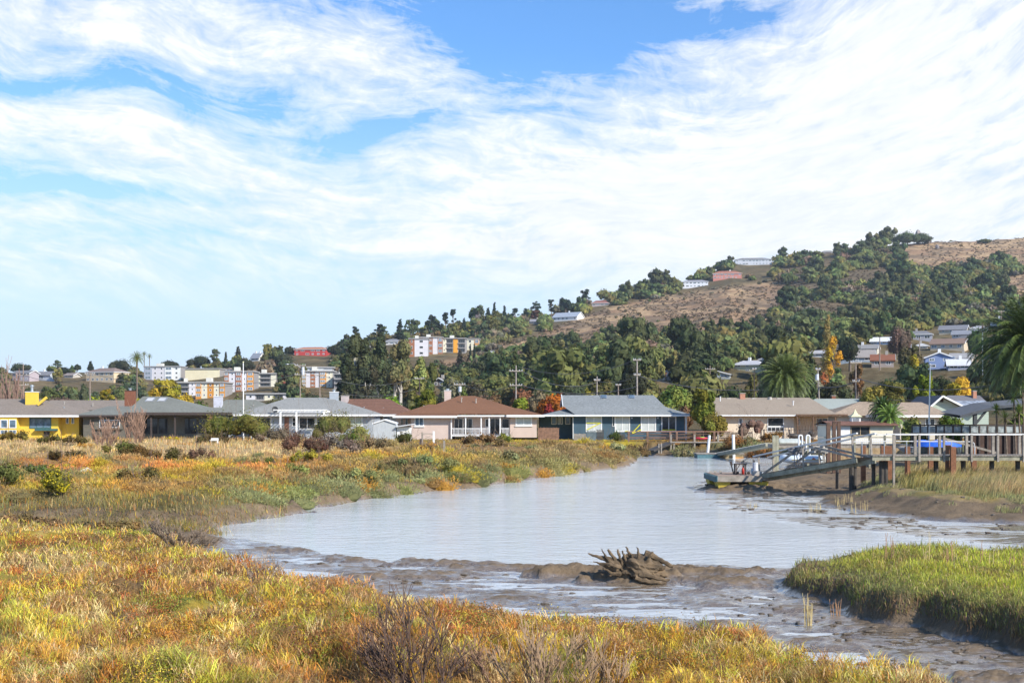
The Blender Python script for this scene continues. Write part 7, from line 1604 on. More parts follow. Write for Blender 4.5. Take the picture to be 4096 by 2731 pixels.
    # fences and wire frames before the beige house
    D = 141; o = thing('wire_fence', 'thin dark post-and-wire fence before the beige house', 'fence', (X(3150, D), D, 1.4)); mb = MB()
    for a in (3044, 3056, 3106, 3158, 3200, 3250, 3300): mb.box(X(a, D)-.06, X(a, D)+.06, D-.06, D+.06, 1.3, Z(1718, D))
    mb.build('posts', M_DARKW, o); MB().box(X(3044, D), X(3305, D), D-.09, D-.063, Z(1719, D), Z(1717, D)).box(X(3044, D), X(3305, D), D-.09, D-.063, Z(1734, D), Z(1733, D)).build('rail', M_DARKW, o)
    for i, (px, w_, h_, lb) in enumerate([(3175, .75, .55, 'dark covered boat-shaped barbecue before the picture window'), (3245, .4, .8, 'round dark barbecue on the beige house terrace')]):
        o = thing('barbecue', lb, 'barbecue', (X(px, 144), 144, HG)); MB().ell((X(px, 144), 144, HG+h_), (w_, .35, .3), 10, 6).build('lid', M_DARKP, o, True); mb = MB()
        for s in (-1, 1): mb.box(X(px, 144)+s*w_*.5-.04, X(px, 144)+s*w_*.5+.04, 143.9, 144, HG, HG+h_-.1)
        mb.build('legs', M_DARKP, o)
    # fence between pink and blue house, yard clutter
    D = 146; o = thing('brown_fence', 'brown vertical-board fence between the pink and blue houses', 'fence', (X(2192, D), D, 1.4)); mb = MB(); n = 20
    for k in range(n): a = X(2152, D)+(X(2236, D)-X(2152, D))*k/n; mb.box(a, a+.11, D-.03, D, 1.3, Z(1710+1.5*math.sin(k*2.1), D))
    mb.build('boards', M('red_brown_fence', (.22, .12, .075), .85, .35, 3), o); MB().box(X(2150, D), X(2238, D), D+.01, D+.08, Z(1714, D), Z(1711, D)).box(X(2150, D), X(2238, D), D+.01, D+.08, Z(1745, D), Z(1742, D)).build('rail', MAT['red_brown_fence'], o)
    for i, (a, b, yt, m_, lb) in enumerate([(2347, 2384, 1721, M('grey_blue_board', (.12, .15, .16), .8, .3), 'grey-blue panel fence before the leftmost sliding door'), (2386, 2416, 1717, M_DARKP, 'dark panel fence between the first two sliding doors'), (2296, 2345, 1733, M_GREYW, 'low grey wire fence by the blue house corner'), (2460, 2500, 1734, M_DARKP, 'dark bin and boards under the second sliding door')]):
        o = thing('yard_panel', lb, 'fence panel', (X(a, 146), 146, HG)); mb = MB(); n = 8
        for k in range(n): xx = X(a, 146)+(X(b, 146)-X(a, 146))*k/n; mb.box(xx, xx+(X(b, 146)-X(a, 146))/n-.03, 145.95, 146, 1.3, Z(yt+(k % 3), 146))
        mb.build('boards', m_, o); MB().box(X(a, 146), X(b, 146), 146.003, 146.06, 1.7, 1.8).build('rail', m_, o)
    # white shed
    D = 143; o = thing('garden_shed', 'white metal shed with low gabled roof by the pink house', 'shed', (X(1536, D), D, 1.3)); x0, x1, xa = X(1494, D), X(1584, D), X(1538, D); ze, za = Z(1690, D), Z(1677, D)
    MB().poly([(x0, D, 1.2), (x1, D, 1.2), (x1, D, ze), (xa, D, za-.05), (x0, D, ze)]).box(x0+.01, x1-.01, D+.01, D+2.5, 1.2, ze-.05).build('wall', M('pale_ribbed_metal', (.42, .44, .45), .5, .12, 3, stretch=(4, 1, .3)), o)
    mb = MB()
    for s, e in ((x0-.15, ze-.05), (x1+.15, ze-.05)): mb.poly([(xa, D-.15, za+.04), (s, D-.15, e), (s, D+2.6, e), (xa, D+2.6, za+.04)]); mb.poly([(xa, D-.15, za+.04), (s, D-.15, e), (s, D-.15, e-.14), (xa, D-.15, za-.1)])
    mb.build('roof', M_WHITE, o); o = thing('lean_to', 'white lean-to shed with sloping roof beside the pink house wall', 'shed', (X(1615, D), D, 1.3)); MB().box(X(1587, D), X(1640, D), D+.2, D+2.5, 1.2, Z(1708, D)).build('wall', M_WHITE, o); mb = MB(); mb.beam((X(1586, D), D+1, Z(1706, D)), (X(1654, D), D+1, Z(1696, D)), 3, .1); mb.build('roof', M('bright_metal_roof', (.62, .63, .64), .4), o)
    # gate frame, marsh posts, bench, log
    D = 128; o = thing('gate_frame', 'small wooden gate frame with cross brace before the pink house', 'gate', (X(1712, D), D, 1.3)); mb = MB(); mb.box(X(1689, D)-.09, X(1689, D)+.09, D-.08, D+.08, 1.1, Z(1728, D)); mb.build('post', M_GREYW, o); MB().box(X(1735, D)-.1, X(1735, D)+.1, D-.08, D+.08, 1.1, Z(1724, D)).build('post', M_WHITE, o); MB().beam((X(1692, D), D, Z(1734, D)), (X(1733, D), D, Z(1734, D)), .08).beam((X(1692, D), D, Z(1758, D)), (X(1733, D), D, Z(1736, D)), .03).beam((X(1692, D), D, Z(1737, D)), (X(1733, D), D, Z(1758, D)), .03).build('bar', M_GREYW, o)
    for px, yt, Dq, lb in ((1683, 1754, 101, 'dark marsh post, left and farther of the pair'), (1777, 1761, 91, 'dark marsh post, right and nearer of the pair')): o = thing('marsh_post', lb, 'post', (X(px, Dq), Dq, 1)); MB().box(X(px, Dq)-.07, X(px, Dq)+.07, Dq-.07, Dq+.07, .8, Z(yt, Dq)).build('post', M_GREYW if px > 1700 else M_DARKW, o)
    D = 118; o = thing('white_bench', 'small pale bench standing in the straw grass', 'bench', (X(854, D), D, 1.4)); MB().box(X(839, D), X(869, D), D, D+.5, Z(1762, D), Z(1759, D)).build('seat', M_WHITE, o); MB().box(X(839, D), X(869, D), D+.5, D+.56, Z(1759, D), Z(1752, D)).build('backrest', M_WHITE, o)
    for a in (841, 866): MB().box(X(a, D), X(a, D)+.07, D+.05, D+.45, 1.1, Z(1762, D)).build('leg', M_WHITE, o)
    o = thing('driftwood_log', 'bleached driftwood log lying in the left marsh', 'log', (X(335, 69), 69, 1.4)); g = hz1(X(335, 69), 69)+.28; MB().tube([(X(302, 68), 68, g), (X(325, 68.6), 68.6, g+.18), (X(350, 69.3), 69.3, g+.33), (X(366, 69.5), 69.5, g+.22)], [.05, .1, .09, .03], 7).build('log', M('bleached_wood', (.55, .5, .44), .85, .15), o)
    o = thing('flagpole', 'tall white flagpole before the pergola house', 'flagpole', (X(973, 147), 147, HG)); MB().tube([(X(974, 147), 147, HG), (X(973, 147), 147, Z(1450, 147))], [.09, .05], 8).build('pole', M_WHITE, o); MB().ell((X(973, 147), 147, Z(1448, 147)), (.1, .1, .1), 8, 5).build('finial', MAT['pale_yellow_paint'], o, True)
    o = thing('flagpole', 'slim grey flagpole right of the boathouse', 'flagpole', (X(3718, 100), 100, 1)); MB().tube([(X(3713, 100), 100, .8), (X(3721, 100), 100, Z(1460, 100))], [.08, .04], 8).build('pole', M_METAL, o); MB().ell((X(3721, 100), 100, Z(1458, 100)), (.07, .07, .07), 8, 5).build('finial', M_METAL, o, True)
neighbour_docks()

# ------------------------------------------------------------------ utility poles and wires
def pole(name, label, px, D, top, arms=(), dx=0, r=.13, mat=None, box=None):
    x = X(px, D); g = hz1(x, D); t = thing(name, label, 'utility pole', (x, D, g)); zt = Z(top, D); xt = X(px+dx, D)
    MB().tube([(x, D, g-.3), (xt, D, zt)], [r*1.15, r*.75], 8).build('pole', mat or M('pole_wood', (.26, .20, .16), .9, .25, 2, .3), t)
    for (py, w) in arms:
        f = (zt-Z(py, D))/max(.1, zt-g); xc = xt+(x-xt)*f; a = MB().box(xc-w/2, xc+w/2, D-.2, D-.08, Z(py, D)-.08, Z(py, D)+.08).build('crossarm', M('arm_wood', (.34, .29, .24), .85, .2), t); ins = MB()
        for k in (-.46, -.25, .25, .46): ins.tube([(xc+w*k, D-.14, Z(py, D)+.08), (xc+w*k, D-.14, Z(py, D)+.26)], .06, 6)
        ins.build('insulator', M('ceramic', (.5, .52, .55), .3), a)
    if box: px_, py_, h_ = box; xb_ = X(px_, D); MB().tube([(xb_, D-.3, Z(py_, D)-h_/2), (xb_, D-.3, Z(py_, D)+h_/2)], .27, 10).build('transformer', M('transformer_grey', (.55, .57, .60), .5), t)
    return (xt, D, zt)
P1 = pole('utility_pole', 'dark utility pole among the bare poplars at far left', 93, 232, 1455, ((1500, 2.6), (1540, 2)))
P2 = pole('utility_pole', 'brown utility pole behind the low brown roof', 360, 225, 1490, ((1496, 1.8),))
P3 = pole('utility_pole', 'utility pole with large grey transformer and street lamp', 1201, 230, 1458, ((1462, 2), (1498, 2)), box=(1213, 1484, 1.5))
P4 = pole('utility_pole', 'plain brown utility pole right of the transformer pole', 1279, 235, 1490, ((1500, 2),))
P5 = pole('utility_pole', 'short black pole before the light green tree', 1678, 240, 1510, ((1514, 1.8),), mat=M_DARKW)
P6 = pole('utility_pole', 'utility pole with two crossarms behind the vine-like tree', 2064, 200, 1461, ((1484, 2.1), (1541, 2.0)), mat=M('pale_pole_wood', (.30, .26, .23), .9, .2, 2))
P7 = pole('utility_pole', 'low pole with transformer and wide crossarm behind the pink house', 1839, 215, 1532, ((1538, 1.9),), box=(1840, 1556, .9))
P8 = pole('utility_pole', 'slim pole left of the tallest pole above the blue house', 2388, 205, 1505, ((1521, 1),), mat=MAT['pale_pole_wood'])
P9 = pole('utility_pole', 'tallest pale utility pole above the blue house roof', 2548, 190, 1436, ((1440, 1.2), (1500, 1)), mat=MAT['pale_pole_wood'], r=.15)
P10 = pole('utility_pole', 'short pole between the tall poles above the blue house', 2473, 215, 1535, ((1540, .9),))
P11 = pole('utility_pole', 'slanting pale pole with white transformer right of the central palm', 3282, 185, 1472, ((1478, .7),), dx=-11, mat=MAT['pale_pole_wood'], box=(3266, 1508, .9))
P12 = pole('utility_pole', 'brown utility pole rising behind the pale green-grey roof', 3423, 180, 1447, ((1450, 1.6), (1525, 1.0)))
P13 = pole('utility_pole', 'thin pole left of the central palm', 3017, 240, 1470, ((1476, .8),), mat=M_DARKW, r=.1)
P14 = pole('utility_pole', 'small dark pole before the grey gabled cottage', 2840, 300, 1462, ((1476, 2.4),))
P15 = pole('utility_pole', 'hillside pole beside the white-roofed house', 3519, 440, 1348, (), r=.22)
P16 = pole('utility_pole', 'hillside pole below the dark hip roof', 3678, 400, 1352, (), r=.2)
P17 = pole('utility_pole', 'hillside pole behind the shaggy pale palm', 4005, 420, 1242, ((1246, 2.4),), r=.22)
P18 = pole('utility_pole', 'light pole left of the big date palm fronds', 3930, 330, 1320, (), r=.14, mat=M_METAL)
def wire(label, a, b, sag, r=.035, n=16):
    a, b = Vector(a), Vector(b); pts = []
    for i in range(n+1): f = i/n; p = a.lerp(b, f); p.z -= sag*4*f*(1-f); pts.append(p)
    t = tag(MB().tube(pts, r, 4, cap=False).build('power_line', M('black_cable', (.10, .10, .11), .6)), label, 'cable')
    return t
def off(P, dx=0, dz=0): return (P[0]+dx, P[1]-.14, P[2]+dz)
wire('cable from the far left pole to the pole behind the low brown roof', off(P1, 0, -2), off(P2, 0, -1), 1.0)
wire('long cable from the low brown roof pole to the transformer pole', off(P2, .8, -.3), off(P3, -.8, -1.8), 2.4)
wire('upper cable between transformer pole and its right neighbour', off(P3, .8, -1.8), off(P4, 0, -.5), .4)
wire('lower cable from the plain brown pole to the black pole', off(P4, .8, -.6), off(P5, -.8, -.1), 1.6)
wire('second lower cable from the plain brown pole to the black pole', off(P4, .8, -3.0), off(P5, -.8, -2.2), 1.4)
wire('cable from the black pole towards the transformer pole behind the pink house', off(P5, .7, -.1), off(P7, -.8, -.3), .8)
wire('cable from the pink house pole to the double-arm pole', off(P7, .8, -.3), off(P6, -.9, -3.3), .8)
wire('upper cable from the double-arm pole to the slim pole', off(P6, .9, -.9), off(P8, 0, -1), 1.4)
wire('thick lower cable from the double-arm pole to the tallest pole', off(P6, .9, -3.2), off(P9, 0, -4.2), 1.2, .06)
wire('middle cable from the slim pole to the tallest pole', off(P8, 0, -.8), off(P9, 0, -2.6), .5)
wire('upper cable from the tallest pole passing behind the juniper to the slanting pole', off(P9, .3, -2.6), off(P11, -.3, -2.2), 1.6, .05)
wire('middle cable from the tallest pole to the slanting pole', off(P9, .3, -6.5), off(P11, -.3, -6.5), 1.0, .04)
wire('lowest cable from the tallest pole to the slanting pole', off(P9, .3, -7.4), off(P11, -.3, -7.6), .8, .04)
wire('bundled cable between the slanting pole and the brown pole', off(P11, .2, -2.8), off(P12, 0, -2.8), .4, .07)
wire('bundled cable from the brown pole to the right edge', off(P12, .2, -2.4), (X(3990, 165), 165, Z(1535, 165)), 1.2, .06)
wire('thin lower cable from the brown pole to the right edge', off(P12, .2, -5.2), (X(4000, 165), 165, Z(1580, 165)), .5, .035)
wire('cable from the tallest pole left crossarm to the far left sky side', off(P9, -.4, -.2), off(P6, .4, -.2), 1.6)
# power line street lamp
o = thing('street_lamp', 'curved street lamp arm on the transformer pole', 'street lamp', off(P3)); MB().tube([off(P3, 0, -.5), off(P3, -1.2, .2), off(P3, -2.2, .1)], .05, 6).build('arm', M_METAL, o); MB().ell(off(P3, -2.4, .05), (.35, .18, .12), 8, 5).build('lamp_head', M_METAL, o, True)

# ------------------------------------------------------------------ stump, twigs, shrubs, flowers
def stump():
    D = 33.2; x0 = X(2530, D); g = hz1(x0, D); t = thing('driftwood_stump', 'upturned weathered tree stump with clawing roots on the mud', 'stump', (x0, D, g)); rnd = random.Random(4)
    m = M('stump_wood', (.11, .075, .042), .9, .6, 3.5, .9, 9, stretch=(1, 1, 1), dirt=.35)
    # the root plate: a lumpy, ridged mass
    P = [];
    me = MB(); nu, nv = 44, 22; V = []
    for j in range(nv+1):
        for i in range(nu):
            th = math.pi*j/nv; a = 2*math.pi*i/nu; dx, dy, dz = math.sin(th)*math.cos(a), math.sin(th)*math.sin(a), math.cos(th)
            rd = 1+.30*mnoise.noise(Vector((dx*1.7+3, dy*1.9, dz*2.4)))+.12*mnoise.noise(Vector((dx*3, dy*4.5, dz*9)))+.05*math.sin((dx*.8-dz*2.2)*9+dy*3+3*mnoise.noise(Vector((dx*3, dy*3, dz*3))))
            V.append((x0+.22+dx*.66*rd, D+dy*.45*rd, g+.14+dz*.38*rd*(1-.22*dx)))
    F_ = [(j*nu+i, j*nu+(i+1) % nu, (j+1)*nu+(i+1) % nu, (j+1)*nu+i) for j in range(nv) for i in range(nu)]
    me.v = V; me.f = F_; me.build('root_plate', m, t)
    def root(p0, p1, p2, r0, r1):
        mb = MB(); n = 9; pts = []; rr = []
        for i in range(n+1):
            f = i/n; p = Vector(p0)*(1-f)**2+Vector(p1)*2*f*(1-f)+Vector(p2)*f*f; pts.append(p+Vector((rnd.uniform(-.018, .018), 0, rnd.uniform(-.018, .018)))); rr.append((r0*(1-f)+r1*f)*rnd.uniform(.82, 1.2))
        mb.tube(pts, rr, 7); mb.build('root', m, t)
    q = lambda px, py, dd=0: (X(px, D+dd), D+dd, Z(py, D))
    for a, b, c, r0, r1 in [((2490, 2262, -.1), (2430, 2235, -.3), (2352, 2207, -.3), .09, .02), ((2500, 2258, 0), (2440, 2225, 0), (2375, 2222, -.1), .085, .018), ((2490, 2275, -.15), (2460, 2240, -.2), (2430, 2192, -.2), .075, .03), ((2500, 2270, -.1), (2478, 2230, -.2), (2472, 2196, -.15), .07, .022),
                            ((2520, 2270, -.2), (2500, 2230, -.2), (2488, 2200, -.2), .06, .02), ((2530, 2260, -.1), (2520, 2220, -.1), (2505, 2186, -.1), .08, .02), ((2540, 2265, -.2), (2538, 2215, -.2), (2512, 2205, -.2), .06, .015), ((2450, 2250, -.3), (2425, 2225, -.35), (2405, 2190, -.3), .055, .012), ((2545, 2255, -.3), (2560, 2215, -.3), (2548, 2180, -.3), .06, .014), ((2575, 2250, -.3), (2600, 2225, -.35), (2610, 2200, -.3), .06, .02), ((2480, 2260, -.4), (2440, 2245, -.45), (2370, 2238, -.45), .06, .012),
                            ((2470, 2275, -.2), (2430, 2265, -.3), (2392, 2240, -.35), .08, .02), ((2480, 2290, -.2), (2450, 2290, -.35), (2410, 2262, -.4), .07, .02), ((2560, 2285, -.4), (2600, 2300, -.5), (2680, 2310, -.45), .09, .03), ((2580, 2215, 0), (2640, 2235, 0), (2690, 2265, 0), .10, .04), ((2540, 2300, -.5), (2600, 2318, -.55), (2660, 2322, -.5), .07, .03)]:
        root(q(*a), q(*b), q(*c), r0, r1)
stump()
BS = bare_shrub
BS('bare_bush', 1735, 2700, 0, 15.4, [((-.35, 0, 1), 1), ((-.8, .1, .8), .95), ((-.9, -.1, .35), .8), ((-.15, .1, 1), .9), ((-1, .1, .5), .9), ((-.55, -.2, .9), .8)], 'dark leafless bush spreading left in the foreground marsh', M('dark_twig', (.09, .055, .04), .9, .25, 5), .74, .021, 21, spread=.55, lv=3, up=.3, kids=5, minr=.0048)
BS('bare_bush', 1960, 2731, 0, 16.2, [((-.7, 0, 1), .8), ((-.4, .1, 1), .7), ((-.9, 0, .6), .7)], 'brown tangle of twigs right of the dark leafless bush', M('brown_twig', (.22, .13, .085), .9, .25, 5), .5, .014, 33, spread=.6, lv=3, up=.3, kids=4, minr=.0045)
BS('bare_bush', 2180, 2731, 0, 14.9, [((-.7, 0, 1), 1), ((-.3, .1, 1), .95), ((.1, 0, 1), 1), ((.35, 0, 1), .9), ((-.5, -.1, .9), 1), ((.5, .1, .9), .8), ((-.1, -.1, 1), .9), ((-.9, 0, .8), .9)], 'pale dry branching bush at the bottom centre', M('dry_twig', (.27, .18, .11), .9, .25, 5), .55, .012, 22, spread=.42, lv=3, up=.6, kids=4, minr=.0045)
BS('bare_bush', 2390, 2731, 0, 15.1, [((-.4, 0, 1), .9), ((.1, .1, 1), .9), ((.5, 0, 1), .8), ((.2, 0, 1), .7)], 'thin pale dry bush right of the bottom centre one', MAT['dry_twig'], .5, .011, 25, spread=.42, lv=3, up=.6, kids=4, minr=.0045)
BS('bare_bush', 720, 2150, 0, 31.2, [((-.5, 0, .5), 1), ((.5, 0, .5), 1), ((0, 0, 1), .6), ((.9, 0, .4), 1), ((-.9, 0, .4), 1)], 'grey-brown twiggy bush on the edge of the near bank', M('grey_brown_twig', (.17, .125, .09), .9, .25, 5), .5, .012, 23, spread=.6, lv=4, up=.3, kids=4, minr=.006)
BS('bare_bush', 1020, 2300, 0, 24.5, [((-.5, 0, .8), .6), ((.2, 0, 1), .6), ((.8, 0, .6), .8)], 'small pale twig bush on the slope of the near bank', M_PTWIG, .55, .009, 24, spread=.5, lv=4, up=.3, kids=3, minr=.004)
for i, (px, D, s, lb) in enumerate([(405, 112, 1.0, 'tall bare twiggy shrub, left of the pair before the dark house'), (440, 116, .8, 'smaller bare twiggy shrub between the pair before the dark house'), (530, 113, 1.25, 'tall bare twiggy shrub, right of the pair before the dark house'), (555, 118, .9, 'reddish bare shrub just right of the tall pair')]):
    BS('tall_bare_shrub', px, 0, 0, D, [((-.3, 0, 1), s), ((.1, 0, 1), s), ((.35, 0, 1), s), ((-.5, 0, 1), s*.8), ((0, .1, 1), s*1.1), ((.5, 0, .9), s*.7)], lb, M('red_brown_twig', (.26, .16, .11), .9, .25, 5), 1.5, .014, 70+i, spread=.3, lv=3, up=.8, kids=4, minr=.014)
def marsh_shrub(name, label, px, D, w, h, c, n, seed, size=.06, mix=None):
    """many fine twigs of leaves in an uneven low dome"""
    x = X(px, D); g = hz1(x, D); t = thing(name, label, 'shrub', (x, D, g)); rnd = random.Random(seed); W_ = w*.62*D/F; H = h*1.25*D/F
    L = []
    for i in range(max(5, int(W_*5))): u = rnd.uniform(-.85, .85); rr = rnd.uniform(.25, .42)*H; L.append((x+u*W_, D+rnd.uniform(-.5, .5)*W_*.5, g+H*(.45+.25*rnd.random())*(1-abs(u)**2.5*.6), max(rr, .16*W_), max(rr, .16*W_), rr))
    V, Q, T_, C = crown_arrays(L, n, size, c, shell=(.45, 1.25), core=.6, seed=seed, cvar=.35)
    if mix is not None: k = rng.random(len(C)//4) < .35; k = np.concatenate([np.repeat(k, 4), np.zeros(len(C)-len(k)*4, bool)]); C[k] = np.array(mix)*rng.uniform(.7, 1.2, (k.sum(), 1))
    meshobj('leaves', npmesh('leaves', V-np.array([x, D, g]), Q, T_, colr=C, mat=M_LEAF), t)
    rp = [((x+u*W_*.3, D, g-.05), (u, rnd.uniform(-.3, .3), 1.1), 1) for u in (-.8, -.4, 0, .4, .8)]
    twiggy(rp, rnd, H*.8, .02, spread=.5, lv=2, kids=3, minr=.006).build('stems', M_TWIG, t)
    return t
DKB = (.12, .085, .03)
for i, a in enumerate([('round dark brown shrub in the straw, left group', 285, 88, 130, 46, DKB, 1700), ('low dark shrub left of the left group', 225, 84, 60, 30, (.14, .09, .03), 700), ('long dark green-brown shrub, largest in the straw', 470, 90, 130, 62, (.13, .12, .03), 2200), ('brown right half of the largest shrub in the straw', 570, 89, 130, 50, (.16, .09, .03), 1900),
     ('dark shrub right of the largest one', 710, 90, 80, 52, (.14, .11, .03), 1300), ('grey-brown spiky shrub at the straw edge', 800, 91, 90, 42, (.17, .12, .07), 1000), ('low dark olive shrub before the yellow house', 250, 126, 190, 38, (.13, .11, .03), 1600), ('brown-green shrub below the yellow house window', 60, 128, 110, 42, (.17, .12, .03), 1200),
     ('large green shrub left of the pergola house sliding door', 945, 128, 230, 108, (.14, .15, .03), 5200), ('dark base of scrub under the large green shrub', 860, 126, 120, 50, (.12, .09, .035), 1400), ('grey-brown thicket right of the large green shrub', 1110, 120, 170, 60, (.24, .17, .11), 2200), ('dark brown thicket in mid marsh', 1210, 100, 170, 72, (.16, .10, .06), 2400), ('purple-grey thicket in mid marsh', 1340, 102, 150, 66, (.20, .15, .12), 2000),
     ('rounded dark green shrub right of mid marsh', 1400, 110, 110, 62, (.13, .17, .03), 2000), ('tiered green shrub by the pergola right post', 1350, 122, 150, 118, (.17, .18, .05), 2000), ('airy green shrub behind the rounded dark one', 1440, 116, 60, 80, (.20, .20, .06), 800), ('brown thicket right of the rounded dark shrub', 1500, 106, 110, 54, (.22, .15, .08), 1500), ('brown shrub between the two marsh posts', 1700, 96, 90, 40, (.22, .14, .04), 900),
     ('dark green shrub below the shed', 1620, 128, 60, 44, (.14, .14, .04), 900), ('low brown bush in front of the pink house porch', 1930, 108, 150, 44, (.17, .12, .05), 1600), ('green bush under the pink house right window', 2015, 132, 50, 36, (.16, .17, .03), 800), ('dark bush under the second sliding door', 2452, 138, 40, 34, (.10, .12, .03), 700), ('brown bush below the walkway left end', 2535, 132, 100, 44, (.17, .11, .05), 1500),
     ('dark green bush at left in the orange marsh', 90, 66, 90, 40, (.12, .13, .03), 1200), ('yellow-flowered weed clump by the slough', 225, 54, 80, 110, (.16, .18, .03), 1500), ('dark weed clump at far left by the slough', 20, 57, 80, 90, (.10, .11, .03), 1500), ('dark green clump above the slough', 150, 62, 60, 40, (.10, .12, .03), 800), ('brown clump over the slough middle', 560, 60, 130, 60, (.20, .15, .05), 1500),
     ('green-brown mound shrub in the left marsh', 1060, 82, 120, 40, (.20, .19, .04), 1500), ('yellow-green mound in the middle marsh', 1250, 80, 170, 40, (.34, .30, .04), 1800), ('olive clump near the grey-green shore', 1150, 66, 130, 50, (.22, .21, .06), 1500), ('sage clump on the shore tip', 2440, 118, 120, 36, (.27, .27, .12), 1200), ('sage clump on the shore above the bare mud', 1400, 68, 200, 50, (.24, .25, .09), 2000),
     ('sage clump on the shore, further right', 1700, 76, 220, 44, (.26, .26, .10), 2000), ('grey shrub on the shore right of the mud bar', 1960, 88, 200, 40, (.28, .27, .12), 1800), ('rusty shrub on the far bank right of the leaning pile', 2960, 131, 120, 50, (.26, .15, .05), 1800), ('rusty low shrub on the far bank by the dock posts', 3050, 128, 90, 44, (.30, .15, .05), 1400), ('grey-green shrub on the far bank under the walkway', 2760, 132, 160, 34, (.22, .22, .10), 1500),
     ('orange-brown shrub under the wire fence', 3110, 138, 110, 34, (.28, .16, .04), 1200), ('low brown brush in the slough at the left edge', 40, 47, 300, 46, (.20, .13, .06), 2600), ('dark brush in the slough, second from the left', 240, 46, 240, 42, (.14, .11, .05), 2200), ('rusty brush in the slough above the near bank', 430, 45, 240, 40, (.24, .15, .06), 2200), ('grey-brown brush where the slough meets the creek', 610, 42, 220, 40, (.20, .15, .09), 2000), ('bare brown bush before the picture window', 3010, 142, 90, 80, (.25, .16, .12), 260)]):
    lb, px, D, w, h, c, n = a; marsh_shrub('marsh_shrub', lb, px, D, w, h, c, int(n*1.1), 300+i, size=.035+D*.00045, mix=(.62, .55, .03) if 'yellow-flowered' in lb else None)
# yellow flowers by the dark house
for px, w, lb in ((458, 50, 'bright yellow flowering patch left of the dark house porch'), (690, 50, 'bright yellow flowering patch before the dark house porch')):
    marsh_shrub('flower_patch', lb, px, 141, w, 16, (.62, .47, .02), 900, px, size=.07)
# tall straws on the green bank and the mud
def straws(name, label, px, D, n, h, spread, c, seed, lean=.12):
    x = X(px, D); g = hz1(x, D); rnd = random.Random(seed); t = thing(name, label, 'grass', (x, D, g)); mb = MB()
    for i in range(n):
        bx, by = x+rnd.uniform(-spread, spread), D+rnd.uniform(-spread, spread)*.6; hh = h*rnd.uniform(.55, 1.05); lx, ly = rnd.uniform(-lean, lean)*hh, rnd.uniform(-lean, lean)*hh; zz = hz1(bx, by)-.03
        mb.tube([(bx, by, zz), (bx+lx*.4, by+ly*.4, zz+hh*.55), (bx+lx, by+ly, zz+hh)], [.010, .008, .005], 3, cap=False)
        for k in range(2): f = rnd.uniform(.3, .9); mb.tube([(bx+lx*f, by+ly*f, zz+hh*f), (bx+lx*f+rnd.uniform(-.05, .05), by, zz+hh*(f+.12))], [.004, .002], 3, cap=False)
    mb.build('stalks', M(c[0], c[1], .8, .2), t)
SC = ('straw_stalk', (.42, .33, .15)); BC = ('brown_stalk', (.30, .17, .09))
for i, (px, D, n, h, sp, c, lb) in enumerate([(3560, 31, 5, .72, .12, BC, 'tall red-brown stalks at the left back edge of the green bank'), (3700, 30.5, 5, .75, .12, SC, 'tall straw stalks rising from the back of the green bank'), (3780, 30.5, 6, .62, .25, BC, 'group of thin brown stalks on the green bank'), (3850, 30, 5, .6, .2, SC, 'thin stalks in the middle of the green bank horizon'), (3920, 30, 3, .7, .06, BC, 'paired stalks on the green bank horizon'), (3965, 30, 3, .55, .06, SC, 'short paired stalks right on the green bank horizon'), (4070, 29.5, 6, .5, .25, BC, 'stalks at the right edge of the green bank'),
     (3230, 26.5, 12, .72, .10, SC, 'tuft of tall straw standing on the mud before the green bank'), (3345, 27.3, 10, .4, .14, BC, 'short stiff stalks at the corner of the green bank'), (3010, 60, 10, .35, .3, SC, 'sparse straw tuft on the mud by the wet flats'), (3260, 58, 14, .45, .3, SC, 'green-grey grass tuft on the mud bank'), (3380, 60, 16, .5, .4, SC, 'second grass tuft on the mud bank'), (3440, 57, 16, .5, .4, SC, 'third grass tuft on the mud bank'), (2575, 108, 8, .5, .4, SC, 'few reeds standing in the water off the shore tip'), (1315, 24.6, 3, .35, .03, BC, 'single thin stalk on the near shore')]): straws('stalk_tuft', lb, px, D, n, h, sp, c, 500+i)
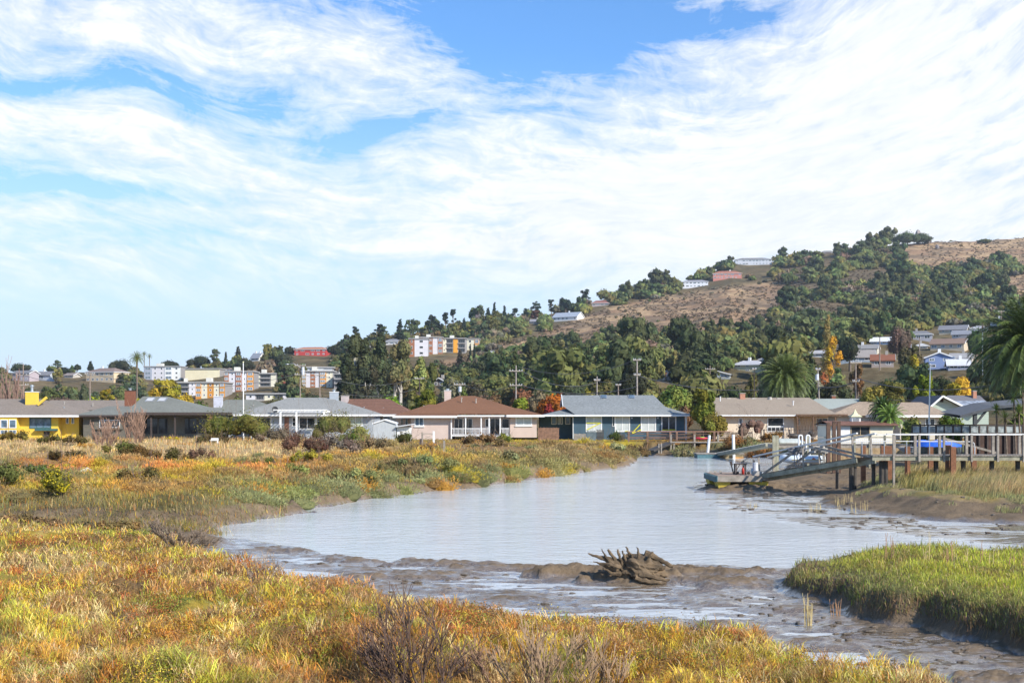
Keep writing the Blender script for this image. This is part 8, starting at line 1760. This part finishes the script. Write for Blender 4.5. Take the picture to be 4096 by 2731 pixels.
# rocks of the summit
rr = random.Random(8)
for i, (px, py, r, lb) in enumerate([(3668, 935, 3.2, 'grey rock pillar rising through the summit oaks'), (3708, 968, 4.5, 'grey rock outcrop right of the summit oaks'), (3746, 992, 2.2, 'small rock on the dry slope right of the summit')]):
    x, y, z = on_hill(px, 975 if i < 2 else 995); x = X(px, y); zt = Z(py-8, y); mb = MB(); mb.ell((x, y-3, (z+zt)/2), (r, r, max(2, (zt-z)/2+1)), 9, 7, .5, rr); tag(mb.build('rock_outcrop', M('rock', (.24, .21, .19), .9, .3, .4, .8, 1)), lb, 'rock')
# car on the hillside road
for i, (px, py, c, lb) in enumerate([(1974, 1414, (.75, .76, .78), 'white parked car on the hillside road'), (1929, 1427, (.35, .05, .04), 'red parked car on the hillside road'), (1960, 1429, (.55, .55, .56), 'grey parked car below the white one')]):
    x, y, z = on_hill(px, py); z += .15; t = thing('parked_car', lb, 'car', (x, y, z)); b = MB(); pr = [(-2.2, .35), (2.2, .35), (2.2, .85), (1.3, .95), (.8, 1.45), (-1.1, 1.45), (-1.8, .95), (-2.2, .9)]
    b.poly([(x+u, y, z+v) for u, v in pr]); b.poly([(x+u, y+1.7, z+v) for u, v in pr][::-1])
    for k in range(8): u, v = pr[k]; u2, v2 = pr[(k+1) % 8]; b.poly([(x+u, y, z+v), (x+u, y+1.7, z+v), (x+u2, y+1.7, z+v2), (x+u2, y, z+v2)])
    b.build('body', M('car_paint_%d' % i, c, .3, .02), t); MB().poly([(x-1.5, y-.01, z+.95), (x+1.15, y-.01, z+.95), (x+.7, y-.01, z+1.38), (x-1.0, y-.01, z+1.38)]).build('window', G_DARKGL, t)
    for u in (-1.35, 1.35): MB().tube([(x+u, y-.05, z+.33), (x+u, y+.15, z+.33)], .33, 12).build('wheel', M_DARKP, t)
# ------------------------------------------------------------------ a little sea air between here and the hill
def haze():
    mb = MB().box(-3400, 3400, -25, 2000, -1.6, 260); m = bpy.data.materials.new('haze'); m.use_nodes = True; t = NT(m.node_tree); t.n.clear()
    v = t.node('ShaderNodeVolumePrincipled'); v.inputs['Color'].default_value = (.78, .87, 1, 1); v.inputs['Density'].default_value = .00008; v.inputs['Anisotropy'].default_value = .2
    o = t.node('ShaderNodeOutputMaterial'); t.l.new(v.outputs[0], o.inputs['Volume'])
    h = mb.build('haze', m); h['kind'] = 'stuff'; h['label'] = 'thin pale blue haze filling the air'
haze()
